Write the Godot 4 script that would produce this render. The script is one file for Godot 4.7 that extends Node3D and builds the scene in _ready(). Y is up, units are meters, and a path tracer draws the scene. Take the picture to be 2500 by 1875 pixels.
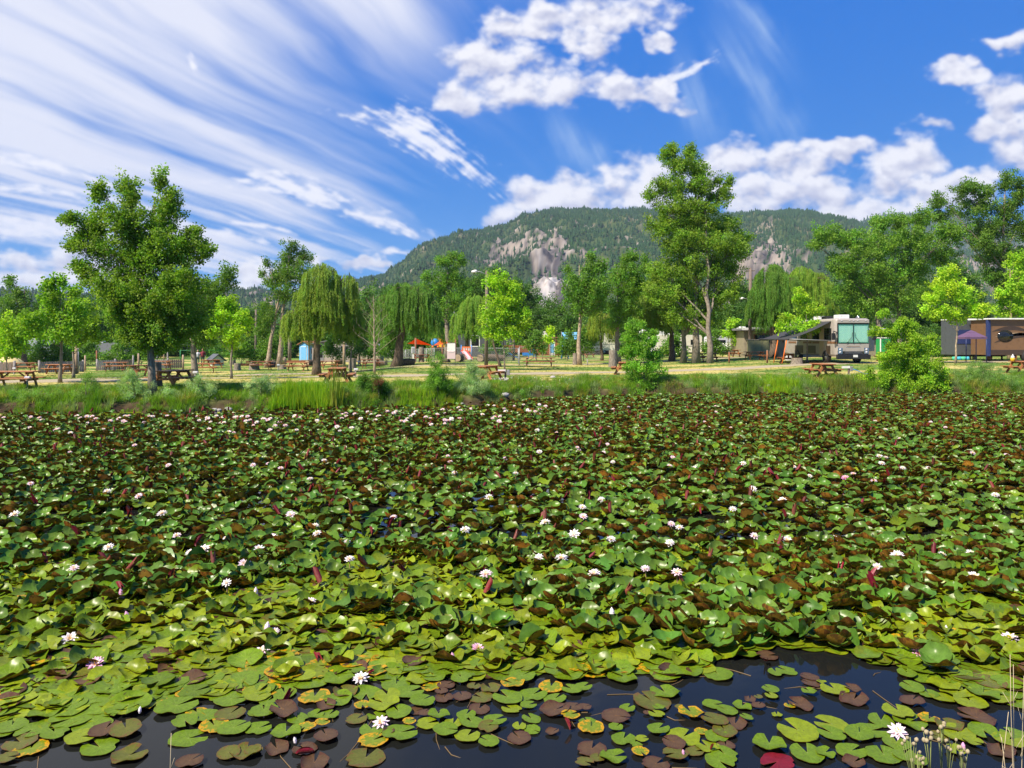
extends Node3D
# A lily pond in front of a tree-shaded campground, a forested mountain behind.
# Metres, y up. The camera stands at (0, CAM_H, 0) and looks along -z; the water lies at y = 0, the lawn at y = LAWN.
const F := 1853.0
const CX := 1250.0
const HZ := 830.0
const CAM_H := 3.0
const LAWN := 0.875
const K := 1.25

var rng := RandomNumberGenerator.new()
var M := {}
var names := {}
var nz := FastNoiseLite.new()

# ---------------------------------------------------------------- small helpers
func rnd(a: float, b: float) -> float:
	return rng.randf_range(a, b)

func lin(r: float, g: float, b: float) -> Color:
	return Color(r, g, b).linear_to_srgb()

func on_water(px: float, py: float, y := 0.0) -> Vector3:
	var d := F * (CAM_H - y) / (py - HZ)
	return Vector3((px - CX) / F * d, y, -d)

func on_lawn(px: float, py: float) -> Vector3:
	var d := F * (CAM_H - LAWN) / (py - HZ)
	for i in 6:
		d = lerpf(d, F * (CAM_H - ground_y((px - CX) / F * d, -d)) / (py - HZ), 0.7)
	return Vector3((px - CX) / F * d, ground_y((px - CX) / F * d, -d), -d)

func at_depth(px: float, py: float, d: float) -> Vector3:
	return Vector3((px - CX) / F * d, CAM_H - (py - HZ) / F * d, -d)

func unique_name(n: String) -> String:
	var k: int = names.get(n, 0)
	names[n] = k + 1
	return n if k == 0 else "%s_%03d" % [n, k]

func tag(o: Node, label := "", category := "", group := "", kind := "") -> Node:
	if label: o.set_meta("label", label)
	if category: o.set_meta("category", category)
	if group: o.set_meta("group", group)
	if kind: o.set_meta("kind", kind)
	return o

func thing(n: String, at: Vector3, label: String, category: String, group := "", turn := 0.0) -> Node3D:
	var o := Node3D.new()
	o.name = unique_name(n)
	add_child(o, true)
	o.position = at
	o.rotation.y = turn
	tag(o, label, category, group)
	return o

func copy_of(src: Node3D, n: String, at: Vector3, turn: float, label: String) -> Node3D:
	var o: Node3D = src.duplicate()
	o.name = unique_name(n)
	add_child(o, true)
	o.position = at
	o.rotation.y = turn
	o.set_meta("label", label)
	return o

func put(mesh: Mesh, n: String, mat: Material, parent: Node, at := Vector3.ZERO) -> MeshInstance3D:
	var o := MeshInstance3D.new()
	o.name = unique_name(n) if parent == self else n
	o.mesh = mesh
	if mat: o.material_override = mat
	parent.add_child(o, true)
	o.position = at
	return o

func st(smooth := false) -> SurfaceTool:
	var s := SurfaceTool.new()
	s.begin(Mesh.PRIMITIVE_TRIANGLES)
	s.set_smooth_group(0 if smooth else -1)
	return s

func done(s: SurfaceTool) -> ArrayMesh:
	s.generate_normals()
	return s.commit()

func part(s: SurfaceTool, n: String, mat: Material, parent: Node) -> MeshInstance3D:
	return put(done(s), n, mat, parent)

func tri(s: SurfaceTool, a: Vector3, b: Vector3, c: Vector3) -> void:
	s.add_vertex(a); s.add_vertex(b); s.add_vertex(c)

func quad(s: SurfaceTool, a: Vector3, b: Vector3, c: Vector3, d: Vector3) -> void:
	tri(s, a, b, c); tri(s, a, c, d)

# a box with chamfered edges along its length axis-aligned corners
func box(s: SurfaceTool, c: Vector3, size: Vector3, b := Basis.IDENTITY) -> void:
	var h := size / 2
	var v := []
	for i in 8:
		v.append(c + b * Vector3(h.x if i & 1 else -h.x, h.y if i & 2 else -h.y, h.z if i & 4 else -h.z))
	for f in [[0, 2, 3, 1], [4, 5, 7, 6], [0, 4, 6, 2], [1, 3, 7, 5], [0, 1, 5, 4], [2, 6, 7, 3]]:
		quad(s, v[f[3]], v[f[2]], v[f[1]], v[f[0]])

# a beam from a to b with a w x h section
func beam(s: SurfaceTool, a: Vector3, b: Vector3, w: float, h: float, up := Vector3.UP) -> void:
	var z := (b - a).normalized()
	if absf(z.dot(up)) > 0.97: up = Vector3.RIGHT
	var x := up.cross(z).normalized()
	var y := z.cross(x)
	box(s, (a + b) / 2, Vector3(w, h, a.distance_to(b)), Basis(x, y, z))

func tube(s: SurfaceTool, pts: Array, radii: Array, n := 8, caps := true, wob := 0.0) -> void:
	var rings := []
	var last_x := Vector3.RIGHT
	for i in pts.size():
		var z: Vector3 = (pts[mini(i + 1, pts.size() - 1)] - pts[maxi(i - 1, 0)]).normalized()
		var x := (last_x - z * last_x.dot(z))
		if x.length() < 0.05: x = Vector3.FORWARD - z * Vector3.FORWARD.dot(z)
		x = x.normalized()
		last_x = x
		var y := z.cross(x)
		var ring := []
		for k in n:
			var a := TAU * k / n
			var p: Vector3 = pts[i]
			var rr: float = radii[i] * (1.0 + wob * sin(a * 3.0 + p.y * 2.3) + wob * 0.7 * sin(a * 5.0 - p.y * 1.1))
			ring.append(p + (x * cos(a) + y * sin(a)) * rr)
		rings.append(ring)
	for i in pts.size() - 1:
		for k in n:
			var k2 := (k + 1) % n
			quad(s, rings[i][k], rings[i + 1][k], rings[i + 1][k2], rings[i][k2])
	if caps:
		for k in n:
			var k2 := (k + 1) % n
			tri(s, pts[0], rings[0][k], rings[0][k2])
			tri(s, pts[-1], rings[-1][k2], rings[-1][k])

func multi(n: String, mesh: Mesh, xf: Array, cols: Array, mat: Material, parent: Node) -> MultiMeshInstance3D:
	var mm := MultiMesh.new()
	mm.transform_format = MultiMesh.TRANSFORM_3D
	mm.use_colors = not cols.is_empty()
	mm.mesh = mesh
	mm.instance_count = xf.size()
	for i in xf.size():
		mm.set_instance_transform(i, xf[i])
	if mm.use_colors:
		for i in xf.size():
			mm.set_instance_color(i, cols[i])
	var o := MultiMeshInstance3D.new()
	o.name = unique_name(n) if parent == self else n
	o.multimesh = mm
	if mat: o.material_override = mat
	parent.add_child(o, true)
	return o

func mat(c: Color, rough := 0.8, metal := 0.0, tex: Texture2D = null, scale := 1.0) -> StandardMaterial3D:
	var m := StandardMaterial3D.new()
	m.albedo_color = c
	m.roughness = rough
	m.metallic = metal
	if tex:
		m.albedo_texture = tex
		m.uv1_triplanar = true
		m.uv1_scale = Vector3.ONE * scale
	return m

func noise_tex(freq: float, colors: Array, stops: Array, size := 256, oct := 5, sd := 1) -> NoiseTexture2D:
	var n := FastNoiseLite.new()
	n.noise_type = FastNoiseLite.TYPE_SIMPLEX_SMOOTH
	n.fractal_octaves = oct
	n.frequency = freq
	n.seed = sd
	var g := Gradient.new()
	g.offsets = PackedFloat32Array(stops)
	g.colors = PackedColorArray(colors)
	var t := NoiseTexture2D.new()
	t.width = size
	t.height = size
	t.seamless = true
	t.noise = n
	t.color_ramp = g
	return t

# ---------------------------------------------------------------- terrain
const BANK := [[-75.0, 26.25], [-20.62, 30.38], [-15.0, 31.25], [-11.25, 32.25], [-5.25, 33.75], [-1.75, 35.12], [0.62, 37.25], [3.75, 39.12], [8.12, 40.5], [27.5, 41.62], [87.5, 43.75]]
func table(pts: Array, x: float) -> float:
	if x <= pts[0][0]: return pts[0][1]
	for i in range(1, pts.size()):
		if x <= pts[i][0]:
			return lerpf(pts[i - 1][1], pts[i][1], (x - pts[i - 1][0]) / (pts[i][0] - pts[i - 1][0]))
	return pts[-1][1]

func bank_d(x: float) -> float:
	return table(BANK, x) + 0.16 * sin(x * 1.9) + 0.1 * sin(x * 4.3 + 1.0)

func ground_y(x: float, z: float) -> float:
	var t := -z - bank_d(x)
	if t < 0.0:
		# pond bed, rising again to the near bank under the camera
		var near := smoothstep(4.8, 3.0, -z)
		return lerpf(-0.75 * smoothstep(0.0, -2.5, t) - 0.03, 0.55, near)
	var h := 0.42 * smoothstep(0.0, 0.5, t) + (LAWN - 0.42) * smoothstep(0.25, 2.7, t)
	# the ground falls a little to the back left and rises to the back right
	h += 0.38 * smoothstep(8.0, 26.0, x) * smoothstep(42.0, 56.0, -z) - 0.5 * smoothstep(-7.0, -15.0, x) * smoothstep(40.0, 58.0, -z)
	return h + (0.03 * sin(x * 0.7) * sin(z * 0.45) if t > 2.0 else 0.03 * sin(x * 0.7) * sin(z * 0.45) * t / 2.0)

func _ready() -> void:
	rng.seed = 4711
	nz.noise_type = FastNoiseLite.TYPE_SIMPLEX_SMOOTH
	nz.seed = 5
	make_camera_and_light()
	make_materials()
	make_ground()
	make_mountain()
	make_trees()
	make_bank_plants()
	make_pads()
	make_flowers()
	make_campground()
	make_foreground()
	print("built ", Time.get_ticks_msec())

func make_camera_and_light() -> void:
	var cam := Camera3D.new()
	cam.name = "camera"
	var near := 0.1
	cam.set_frustum(2.0 * near * 937.5 / F, Vector2(0, -near * (937.5 - HZ) / F), near, 9000.0)
	add_child(cam)
	cam.position = Vector3(0, CAM_H, 0)
	cam.current = true
	var e := Environment.new()
	e.background_mode = Environment.BG_SKY
	var sm := PanoramaSkyMaterial.new()
	sm.panorama = sky_panorama()
	e.sky = Sky.new()
	e.sky.sky_material = sm
	e.tonemap_mode = Environment.TONE_MAPPER_LINEAR
	e.tonemap_exposure = 1.82
	e.sdfgi_enabled = true
	e.ssao_enabled = true
	e.ssil_enabled = true
	e.fog_enabled = true
	e.fog_density = 0.00009
	e.fog_light_color = Color(0.74, 0.82, 0.95)
	var w := WorldEnvironment.new()
	w.name = "world_environment"
	w.environment = e
	add_child(w)
	var sun := DirectionalLight3D.new()
	sun.name = "sun"
	sun.light_energy = 1.6
	sun.light_color = Color(1.0, 0.95, 0.87)
	sun.light_angular_distance = 1.5
	sun.shadow_enabled = true
	add_child(sun)
	sun.look_at_from_position(Vector3(-0.50, 0.80, 0.44), Vector3.ZERO)

# ---------------------------------------------------------------- the sky: air, high streaks of ice cloud and low cumulus
const CUMULUS := [
	[1195, 165, 105, 80], [1125, 245, 60, 42], [1290, 205, 130, 66], [1400, 205, 85, 52], [1530, 228, 100, 42], [1620, 235, 55, 36], [1340, 55, 150, 50], [1490, 30, 150, 55], [1420, 95, 70, 50], [1585, 102, 30, 20],
	[1245, 530, 60, 45], [1330, 490, 110, 55], [1430, 475, 110, 62], [1540, 465, 110, 66], [1660, 500, 120, 70], [1730, 420, 80, 62], [1800, 385, 100, 48], [1910, 395, 130, 58], [2060, 362, 100, 30], [1990, 480, 150, 60], [1850, 480, 120, 60],
	[2150, 455, 110, 60], [2225, 400, 85, 62], [2255, 318, 55, 20], [2320, 470, 130, 50], [2110, 515, 160, 42], [2380, 450, 60, 40],
	[2470, 235, 75, 70], [2480, 340, 90, 66], [2345, 170, 75, 30], [2430, 300, 60, 55], [2460, 100, 50, 24], [2600, 300, 120, 120], [2420, 410, 60, 24],
	[40, 655, 90, 26], [190, 640, 110, 36], [300, 668, 130, 40], [90, 690, 120, 26], [640, 665, 80, 26], [740, 640, 60, 18], [910, 655, 60, 16], [520, 690, 160, 24]]
# bright shreds of ice cloud: x, y, half length, half width, slope
const SHREDS := [[1030, 345, 190, 52, 0.5], [1000, 300, 70, 40, 0.25], [690, 455, 170, 36, 0.2], [760, 480, 110, 26, 0.25], [930, 540, 120, 22, 0.25], [560, 575, 130, 13, 0.13], [960, 614, 60, 10, 0.1], [640, 552, 90, 10, 0.16], [90, 400, 190, 20, 0.16], [60, 460, 190, 13, 0.05], [60, 560, 200, 40, 0.05], [470, 160, 16, 30, 1.2], [1670, 180, 95, 20, -0.42]]

func sky_panorama() -> ImageTexture:
	var w := 4096
	var img := Image.create(w / 8, 256, false, Image.FORMAT_RGBF)
	for y in 256:
		for x in w / 8:
			img.set_pixel(x, y, sky_color((x + 0.5) / (w / 8.0), (y + 0.5) / 256.0) if y < 132 else Color(0.12, 0.14, 0.10))
	img.resize(w, 2048, Image.INTERPOLATE_CUBIC)
	var x0 := int(w * (0.5 - 39.0 / 360.0))
	var x1 := int(w * (0.5 + 39.0 / 360.0))
	for y in range(int(2048 * (0.5 - 31.0 / 180.0)), 1026):
		for x in range(x0, x1):
			img.set_pixel(x, y, sky_color((x + 0.5) / w, (y + 0.5) / 2048.0))
	# u = 0 looks along -z
	var turned := Image.create(w, 2048, false, Image.FORMAT_RGBF)
	turned.blit_rect(img, Rect2i(w / 2, 0, w / 2, 2048), Vector2i(0, 0))
	turned.blit_rect(img, Rect2i(0, 0, w / 2, 2048), Vector2i(w / 2, 0))
	return ImageTexture.create_from_image(turned)

func sky_color(u: float, v: float) -> Color:
	var az := (u - 0.5) * TAU
	var el := (0.5 - v) * PI
	var d := Vector3(sin(az) * cos(el), sin(el), -cos(az) * cos(el))
	var up := maxf(d.y, 0.0)
	# clear air: paler and a little greener towards the horizon
	var c := Color(0.002, 0.088, 0.385).lerp(Color(0.018, 0.235, 0.520), exp(-up * 6.0))
	c = c.lerp(Color(0.197, 0.344, 0.525), exp(-up * 24.0))
	# streaks of ice cloud lie in a high sheet and run towards a point right of the mountain
	var q := Vector2(d.x, d.z) / (up + 0.10)
	var dir := Vector2(sin(0.36), -cos(0.36))
	var along := q.dot(dir)
	var across := q.dot(Vector2(-dir.y, dir.x))
	nz.fractal_type = FastNoiseLite.FRACTAL_FBM
	nz.fractal_octaves = 5
	nz.frequency = 1.0
	var warp := nz.get_noise_2d(along * 0.5 + 31.0, across * 0.7)
	var s1 := nz.get_noise_2d(across * 3.2 + warp * 0.45 + 9.0, along * 0.42)
	var s2 := nz.get_noise_2d(across * 11.0 + warp * 0.7, along * 0.9 + 50.0)
	var broad := nz.get_noise_2d(across * 0.55 + 3.0, along * 0.35 + 7.0)
	var side := smoothstep(0.0, -1.3, across + 0.2 * warp + clampf(0.42 - up, 0.0, 0.42) * 5.5) * smoothstep(-9.0, -5.0, across)
	side = maxf(side, 0.45 * smoothstep(-1.2, -3.0, across) * smoothstep(0.22, 0.12, up))
	var lift := smoothstep(0.02, 0.30, up)
	var thin := clampf((side * (0.26 + 0.60 * lift) + 0.34 * broad * side + 0.66 * s1 * (0.35 + side) * (1.2 - 0.6 * lift) + 0.22 * s2 * (0.3 + side) * (1.0 - 0.5 * lift)) * 1.15 - 0.03, 0.0, 1.0)
	thin = smoothstep(0.0, 1.0, thin) * 0.93
	c = c.lerp(Color(0.490, 0.500, 0.560), thin)
	if d.z > -0.3:
		# behind and beside the camera: loose cumulus of the same kind
		var k := smoothstep(0.16, 0.5, nz.get_noise_3d(d.x * 3.0 + 60.0, d.y * 6.0, d.z * 3.0)) * smoothstep(0.75, 0.35, up)
		return c.lerp(Color(0.451, 0.459, 0.525), k * 0.9)
	var px := CX - F * d.x / d.z
	var py := HZ + F * d.y / d.z
	for f in SHREDS:
		var dx: float = px - f[0]
		if absf(dx) > f[2] * 1.6: continue
		var dy: float = py - f[1] - dx * f[4] - 0.0008 * dx * dx * (1.0 if f[4] > 0 else 0.0)
		if absf(dy) > f[3] * 2.5: continue
		var n := nz.get_noise_2d((dx * 0.012 - dy * 0.004), (dy - dx * f[4] * 0.2) * 0.045 + f[0])
		var n2 := nz.get_noise_2d(px * 0.018, py * 0.028 + 90.0)
		var hw: float = f[3] * (1.0 - 0.55 * smoothstep(0.0, -f[2] * 1.2, dx)) * (1.35 if dy < 0 else 0.9)
		var k := 1.0 - sqrt(pow(dx / (f[2] * 1.15), 2.0) + pow(dy / hw, 2.0)) + n * 0.7 + n2 * 0.45
		c = c.lerp(Color(0.541, 0.545, 0.590), smoothstep(0.05, 1.0, k) * 0.95)
	# faint falling veils right of the tall cumulus
	for f in [[1700, 240, 60, 130, 0.35], [1850, 210, 60, 160, 0.55], [1400, 360, 60, 90, 0.5], [1840, 60, 50, 110, 0.7]]:
		var vx: float = (px - f[0] - (py - f[1]) * f[4]) / f[2] + nz.get_noise_2d(px * 0.006, py * 0.004) * 0.9
		var vy: float = (py - f[1]) / f[3]
		var k: float = exp(-vx * vx * 2.2 - vy * vy * 1.6) * (0.75 + 0.6 * nz.get_noise_2d((px - (py - f[1]) * f[4]) * 0.03, py * 0.003))
		c = c.lerp(Color(0.312, 0.410, 0.541), clampf(k * 0.42, 0, 1))
	var best := -1.0
	var rel := 0.0
	nz.fractal_octaves = 4
	var wx := px + 60.0 * nz.get_noise_2d(px * 0.006 + 13.0, py * 0.009)
	var wy := py + 42.0 * nz.get_noise_2d(px * 0.006 + 71.0, py * 0.010 + 5.0)
	for b in CUMULUS:
		var ex: float = (wx - b[0]) / b[2]
		var ey: float = (wy - b[1]) / b[3]
		var k := 1.0 - (ex * ex + ey * ey) * 0.72
		if k > best:
			best = k
			rel = ey
	if best > -0.9:
		nz.fractal_octaves = 6
		var f1 := nz.get_noise_2d(px * 0.0075 + 200.0, py * 0.0115)
		var f2 := nz.get_noise_2d(px * 0.034, py * 0.045 + 77.0)
		var k := smoothstep(-0.12, 0.95, best + f1 * 0.85 + f2 * 0.24)
		if k > 0.0:
			# the tops of the heaps are lit, their bases grey-violet
			var f3 := nz.get_noise_2d((px - 12.0) * 0.0075 + 200.0, (py - 20.0) * 0.0115)
			var lit := clampf(0.62 - rel * 0.38 + (f1 - f3) * 1.2 + f2 * 0.12, 0.0, 1.0)
			c = c.lerp(Color(0.328, 0.336, 0.426).lerp(Color(0.574, 0.566, 0.582), lit), k * 0.93)
	return c

# ---------------------------------------------------------------- materials
func make_materials() -> void:
	var bark := noise_tex(0.02, [lin(0.10, 0.08, 0.06), lin(0.21, 0.175, 0.135), lin(0.33, 0.29, 0.235)], [0.2, 0.5, 0.8], 256, 5, 3)
	M.bark = mat(Color.WHITE, 0.95, 0.0, bark, 1.0)
	M.bark.uv1_scale = Vector3(2.6, 0.5, 2.6)
	M.bark_pale = M.bark.duplicate()
	M.bark_pale.albedo_color = lin(1.5, 1.4, 1.25)
	M.bark_dark = M.bark.duplicate()
	M.bark_dark.albedo_color = lin(0.55, 0.48, 0.42)
	var m := StandardMaterial3D.new()
	m.vertex_color_use_as_albedo = true
	m.roughness = 0.5
	m.metallic_specular = 0.35
	m.backlight_enabled = true
	m.backlight = lin(0.85, 0.95, 0.25)
	M.leaf = m
	M.grass = m.duplicate()
	M.grass.roughness = 0.6
	var n := StandardMaterial3D.new()
	n.vertex_color_use_as_albedo = true
	n.roughness = 0.9
	n.metallic_specular = 0.2
	M.conifer = n
	var wood := noise_tex(0.015, [lin(0.20, 0.075, 0.025), lin(0.36, 0.14, 0.045), lin(0.46, 0.20, 0.07)], [0.15, 0.5, 0.85], 256, 5, 11)
	M.redwood = mat(Color.WHITE, 0.6, 0.0, wood, 1.0)
	M.redwood.uv1_scale = Vector3(1.0, 5.0, 9.0)
	M.redwood_dark = M.redwood.duplicate()
	M.redwood_dark.albedo_color = lin(0.6, 0.5, 0.5)
	M.redwood_side = M.redwood.duplicate()
	M.redwood_side.uv1_scale = Vector3(3.0, 3.0, 3.0)
	var grey := noise_tex(0.012, [lin(0.15, 0.135, 0.125), lin(0.29, 0.27, 0.26), lin(0.40, 0.38, 0.37)], [0.2, 0.5, 0.85], 256, 5, 13)
	M.grey_wood = mat(Color.WHITE, 0.9, 0.0, grey, 1.0)
	M.grey_wood.uv1_scale = Vector3(6, 0.8, 6)
	M.grey_wood_dark = M.grey_wood.duplicate()
	M.grey_wood_dark.albedo_color = lin(0.5, 0.42, 0.38)
	M.tan_wood = M.grey_wood.duplicate()
	M.tan_wood.albedo_color = lin(1.25, 1.0, 0.68)
	M.post_wood = M.grey_wood.duplicate()
	M.post_wood.albedo_color = lin(1.25, 0.98, 0.66)
	M.pole_wood = M.grey_wood.duplicate()
	M.pole_wood.albedo_color = lin(0.62, 0.52, 0.44)
	M.rust_post = M.grey_wood.duplicate()
	M.rust_post.albedo_color = lin(0.95, 0.42, 0.22)
	M.galvanised = mat(lin(0.30, 0.31, 0.32), 0.55, 0.5)
	M.rock = mat(Color.WHITE, 0.9, 0.0, noise_tex(0.03, [lin(0.16, 0.15, 0.14), lin(0.33, 0.32, 0.31), lin(0.5, 0.48, 0.46)], [0.2, 0.5, 0.85], 256, 5, 17), 1.5)
	M.black = mat(lin(0.012, 0.012, 0.014), 0.55)
	M.rubber = mat(lin(0.018, 0.018, 0.019), 0.85)
	M.dark_glass = mat(lin(0.012, 0.014, 0.016), 0.06)
	M.chrome = mat(lin(0.62, 0.63, 0.65), 0.18, 1.0)
	M.tire_rim = mat(lin(0.55, 0.56, 0.58), 0.3, 0.9)
	var dirt := noise_tex(0.006, [lin(0.80, 0.80, 0.79), lin(0.97, 0.97, 0.97), lin(1, 1, 1)], [0.1, 0.45, 0.9], 256, 6, 23)
	for c in [["white_paint", 0.72, 0.72, 0.70], ["cream_paint", 0.60, 0.58, 0.49], ["taupe_paint", 0.36, 0.325, 0.29], ["grey_paint", 0.20, 0.205, 0.22], ["tan_paint", 0.27, 0.235, 0.165], ["khaki_paint", 0.25, 0.24, 0.11], ["slate_paint", 0.075, 0.085, 0.095],
			["sky_blue_paint", 0.15, 0.40, 0.68], ["blue_paint", 0.02, 0.20, 0.62], ["red_paint", 0.55, 0.05, 0.04], ["orange_paint", 0.78, 0.17, 0.015], ["yellow_paint", 0.80, 0.46, 0.03], ["green_paint", 0.02, 0.30, 0.08], ["brown_paint", 0.20, 0.10, 0.05], ["cabin_paint", 0.30, 0.105, 0.035],
			["navy_paint", 0.02, 0.035, 0.13], ["pink_paint", 0.80, 0.09, 0.34], ["purple_cloth", 0.115, 0.062, 0.13], ["orange_cloth", 0.80, 0.115, 0.012], ["charcoal_cloth", 0.035, 0.036, 0.040], ["umber_paint", 0.055, 0.035, 0.024], ["bronze_paint", 0.175, 0.098, 0.048], ["sand_paint", 0.42, 0.32, 0.21],
			["dark_cloth", 0.03, 0.04, 0.07], ["maroon_cloth", 0.20, 0.025, 0.035], ["pale_cloth", 0.55, 0.55, 0.58], ["skin", 0.42, 0.24, 0.17], ["hair", 0.05, 0.03, 0.02], ["roof_brown", 0.26, 0.105, 0.045], ["roof_grey", 0.16, 0.165, 0.17]]:
		M[c[0]] = mat(lin(c[1], c[2], c[3]), 0.5 if "paint" in c[0] else 0.85, 0.0, dirt, 0.9)
	for k in ["white_paint", "cream_paint", "taupe_paint", "grey_paint", "bronze_paint", "umber_paint", "sand_paint"]:
		M[k].roughness = 0.34
	M.orange_cloth.backlight_enabled = true
	M.orange_cloth.backlight = lin(0.7, 0.2, 0.05)

# ---------------------------------------------------------------- ground, path, water
const LANE := [[-32.5, 36.25], [-25.0, 37.88], [-17.5, 42.75], [-10.88, 44.5], [1.0, 48.0], [14.75, 53.0], [33.75, 60.0], [56.25, 66.25]]
const LANE_FAR := [[-37.5, 35.75], [-24.75, 39.25], [-23.0, 44.75], [-22.0, 48.75], [-20.75, 53.25], [-18.75, 57.5], [-11.25, 62.5], [2.5, 65.0], [25.0, 77.5], [50.0, 82.5]]

func lawn_color(x: float, z: float) -> Color:
	var t := -z - bank_d(x)
	var green := Color(0.135, 0.215, 0.040)
	var deep := Color(0.080, 0.155, 0.028)
	var dry := Color(0.46, 0.39, 0.14)
	var straw := Color(0.35, 0.31, 0.10)
	nz.fractal_octaves = 4
	nz.frequency = 1.0
	var a := nz.get_noise_2d(x * 0.07 + 4.0, z * 0.16)
	var b := nz.get_noise_2d(x * 0.35, z * 0.6 + 40.0)
	var f := nz.get_noise_2d(x * 2.6, z * 2.6 + 9.0)
	var near_lane := absf(-z - table(LANE, x))
	var k := clampf(0.45 + a * 0.95 + b * 0.55 + f * 0.22 + 0.42 * exp(-pow((near_lane - 2.2) / 1.6, 2.0)) - 0.5 * smoothstep(4.2, 1.0, t), 0.0, 1.0)
	var c := deep.lerp(green, clampf(0.65 + b * 0.8 + f * 0.4, 0, 1))
	c = c.lerp(straw if a < 0.1 else dry, smoothstep(0.28, 0.85, k))
	if t < 1.4:
		# bare earth of the bank under the plants
		c = c.lerp(Color(0.06, 0.042, 0.025) * (1.0 + f * 0.5), smoothstep(1.4, 0.2, t + b * 0.5))
	return c * (1.0 + 0.22 * f)

func grid(xs: PackedFloat32Array, zs: PackedFloat32Array, y_of: Callable, uv_of: Callable) -> ArrayMesh:
	var v := PackedVector3Array()
	var uv := PackedVector2Array()
	var ix := PackedInt32Array()
	for z in zs:
		for x in xs:
			v.append(Vector3(x, y_of.call(x, z), z))
			uv.append(uv_of.call(x, z))
	var w := xs.size()
	for j in zs.size() - 1:
		for i in w - 1:
			var a := j * w + i
			ix.append_array([a, a + w + 1, a + w, a, a + 1, a + w + 1])
	var arr := []
	arr.resize(Mesh.ARRAY_MAX)
	arr[Mesh.ARRAY_VERTEX] = v
	arr[Mesh.ARRAY_TEX_UV] = uv
	arr[Mesh.ARRAY_INDEX] = ix
	var s := SurfaceTool.new()
	s.create_from_arrays(arr)
	s.generate_normals()
	return s.commit()

func steps(a: float, b: float, n: int) -> PackedFloat32Array:
	var r := PackedFloat32Array()
	for i in n + 1:
		r.append(lerpf(a, b, float(i) / n))
	return r

func make_ground() -> void:
	# lawn colours over x -80..80, z -24..-104
	var img := Image.create(2048, 1024, false, Image.FORMAT_RGB8)
	for j in 1024:
		for i in 2048:
			img.set_pixel(i, j, lawn_color(-80.0 + (i + 0.5) / 12.8, -104.0 + (j + 0.5) / 12.8).linear_to_srgb())
	var m := StandardMaterial3D.new()
	m.albedo_texture = ImageTexture.create_from_image(img)
	m.texture_repeat = false
	m.roughness = 0.95
	m.metallic_specular = 0.2
	var xs := steps(-80, 80, 360)
	var zs := PackedFloat32Array()
	zs.append_array(steps(-150, -58, 46)); zs.append_array(steps(-57, -45, 24)); zs.append_array(steps(-44.7, -25, 140)); zs.append_array(steps(-24, 6, 30))
	var g := put(grid(xs, zs, func(x, z): return ground_y(x, z), func(x, z): return Vector2((x + 80.0) / 160.0, (z + 104.0) / 80.0)), "ground", m, self)
	tag(g, "green and straw coloured lawn of the campground, sloping to the pond bank", "", "", "structure")
	# the plain behind, out to the foot of the mountain
	var far := mat(Color.WHITE, 0.95, 0.0, noise_tex(0.02, [lin(0.05, 0.09, 0.02), lin(0.10, 0.14, 0.035)], [0.2, 0.8], 256, 4, 31), 0.02)
	var s := st(true)
	for q in [[-3000, -3500, 3000, -148], [-3000, -148, -79.9, 40], [79.9, -148, 3000, 40], [-79.9, 5.9, 79.9, 300]]:
		quad(s, Vector3(q[0], 0.35, q[1]), Vector3(q[2], 0.35, q[1]), Vector3(q[2], 0.35, q[3]), Vector3(q[0], 0.35, q[3]))
	tag(part(s, "plain", far, self), "flat land running back to the mountain", "", "", "structure")
	# gravel lanes
	var grav := mat(Color.WHITE, 0.95, 0.0, noise_tex(0.09, [lin(0.22, 0.18, 0.115), lin(0.35, 0.29, 0.19), lin(0.45, 0.39, 0.27)], [0.15, 0.5, 0.9], 512, 5, 37), 0.7)
	grav.uv1_world_triplanar = true
	lane(LANE, 1.15, "gravel_lane", grav, "pale gravel lane crossing the lawn behind the bank")
	lane(LANE_FAR, 0.9, "gravel_track", grav, "pale gravel track running back between the tables")
	# water
	var wm := StandardMaterial3D.new()
	wm.albedo_color = lin(0.009, 0.010, 0.009)
	wm.roughness = 0.05
	wm.metallic_specular = 0.30
	var wn := NoiseTexture2D.new()
	wn.width = 512; wn.height = 512; wn.seamless = true; wn.as_normal_map = true; wn.bump_strength = 3.0
	wn.noise = FastNoiseLite.new(); wn.noise.frequency = 0.012; wn.noise.fractal_octaves = 4
	wm.normal_enabled = true
	wm.normal_texture = wn
	wm.normal_scale = 0.05
	wm.uv1_triplanar = true
	wm.uv1_world_triplanar = true
	wm.uv1_scale = Vector3.ONE * 0.5
	tag(put(grid(steps(-79, 79, 8), steps(-46, -1.5, 8), func(_x, _z): return 0.0, func(x, z): return Vector2(x, z)), "water", wm, self), "dark still pond water between the lily pads", "", "", "structure")

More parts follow.
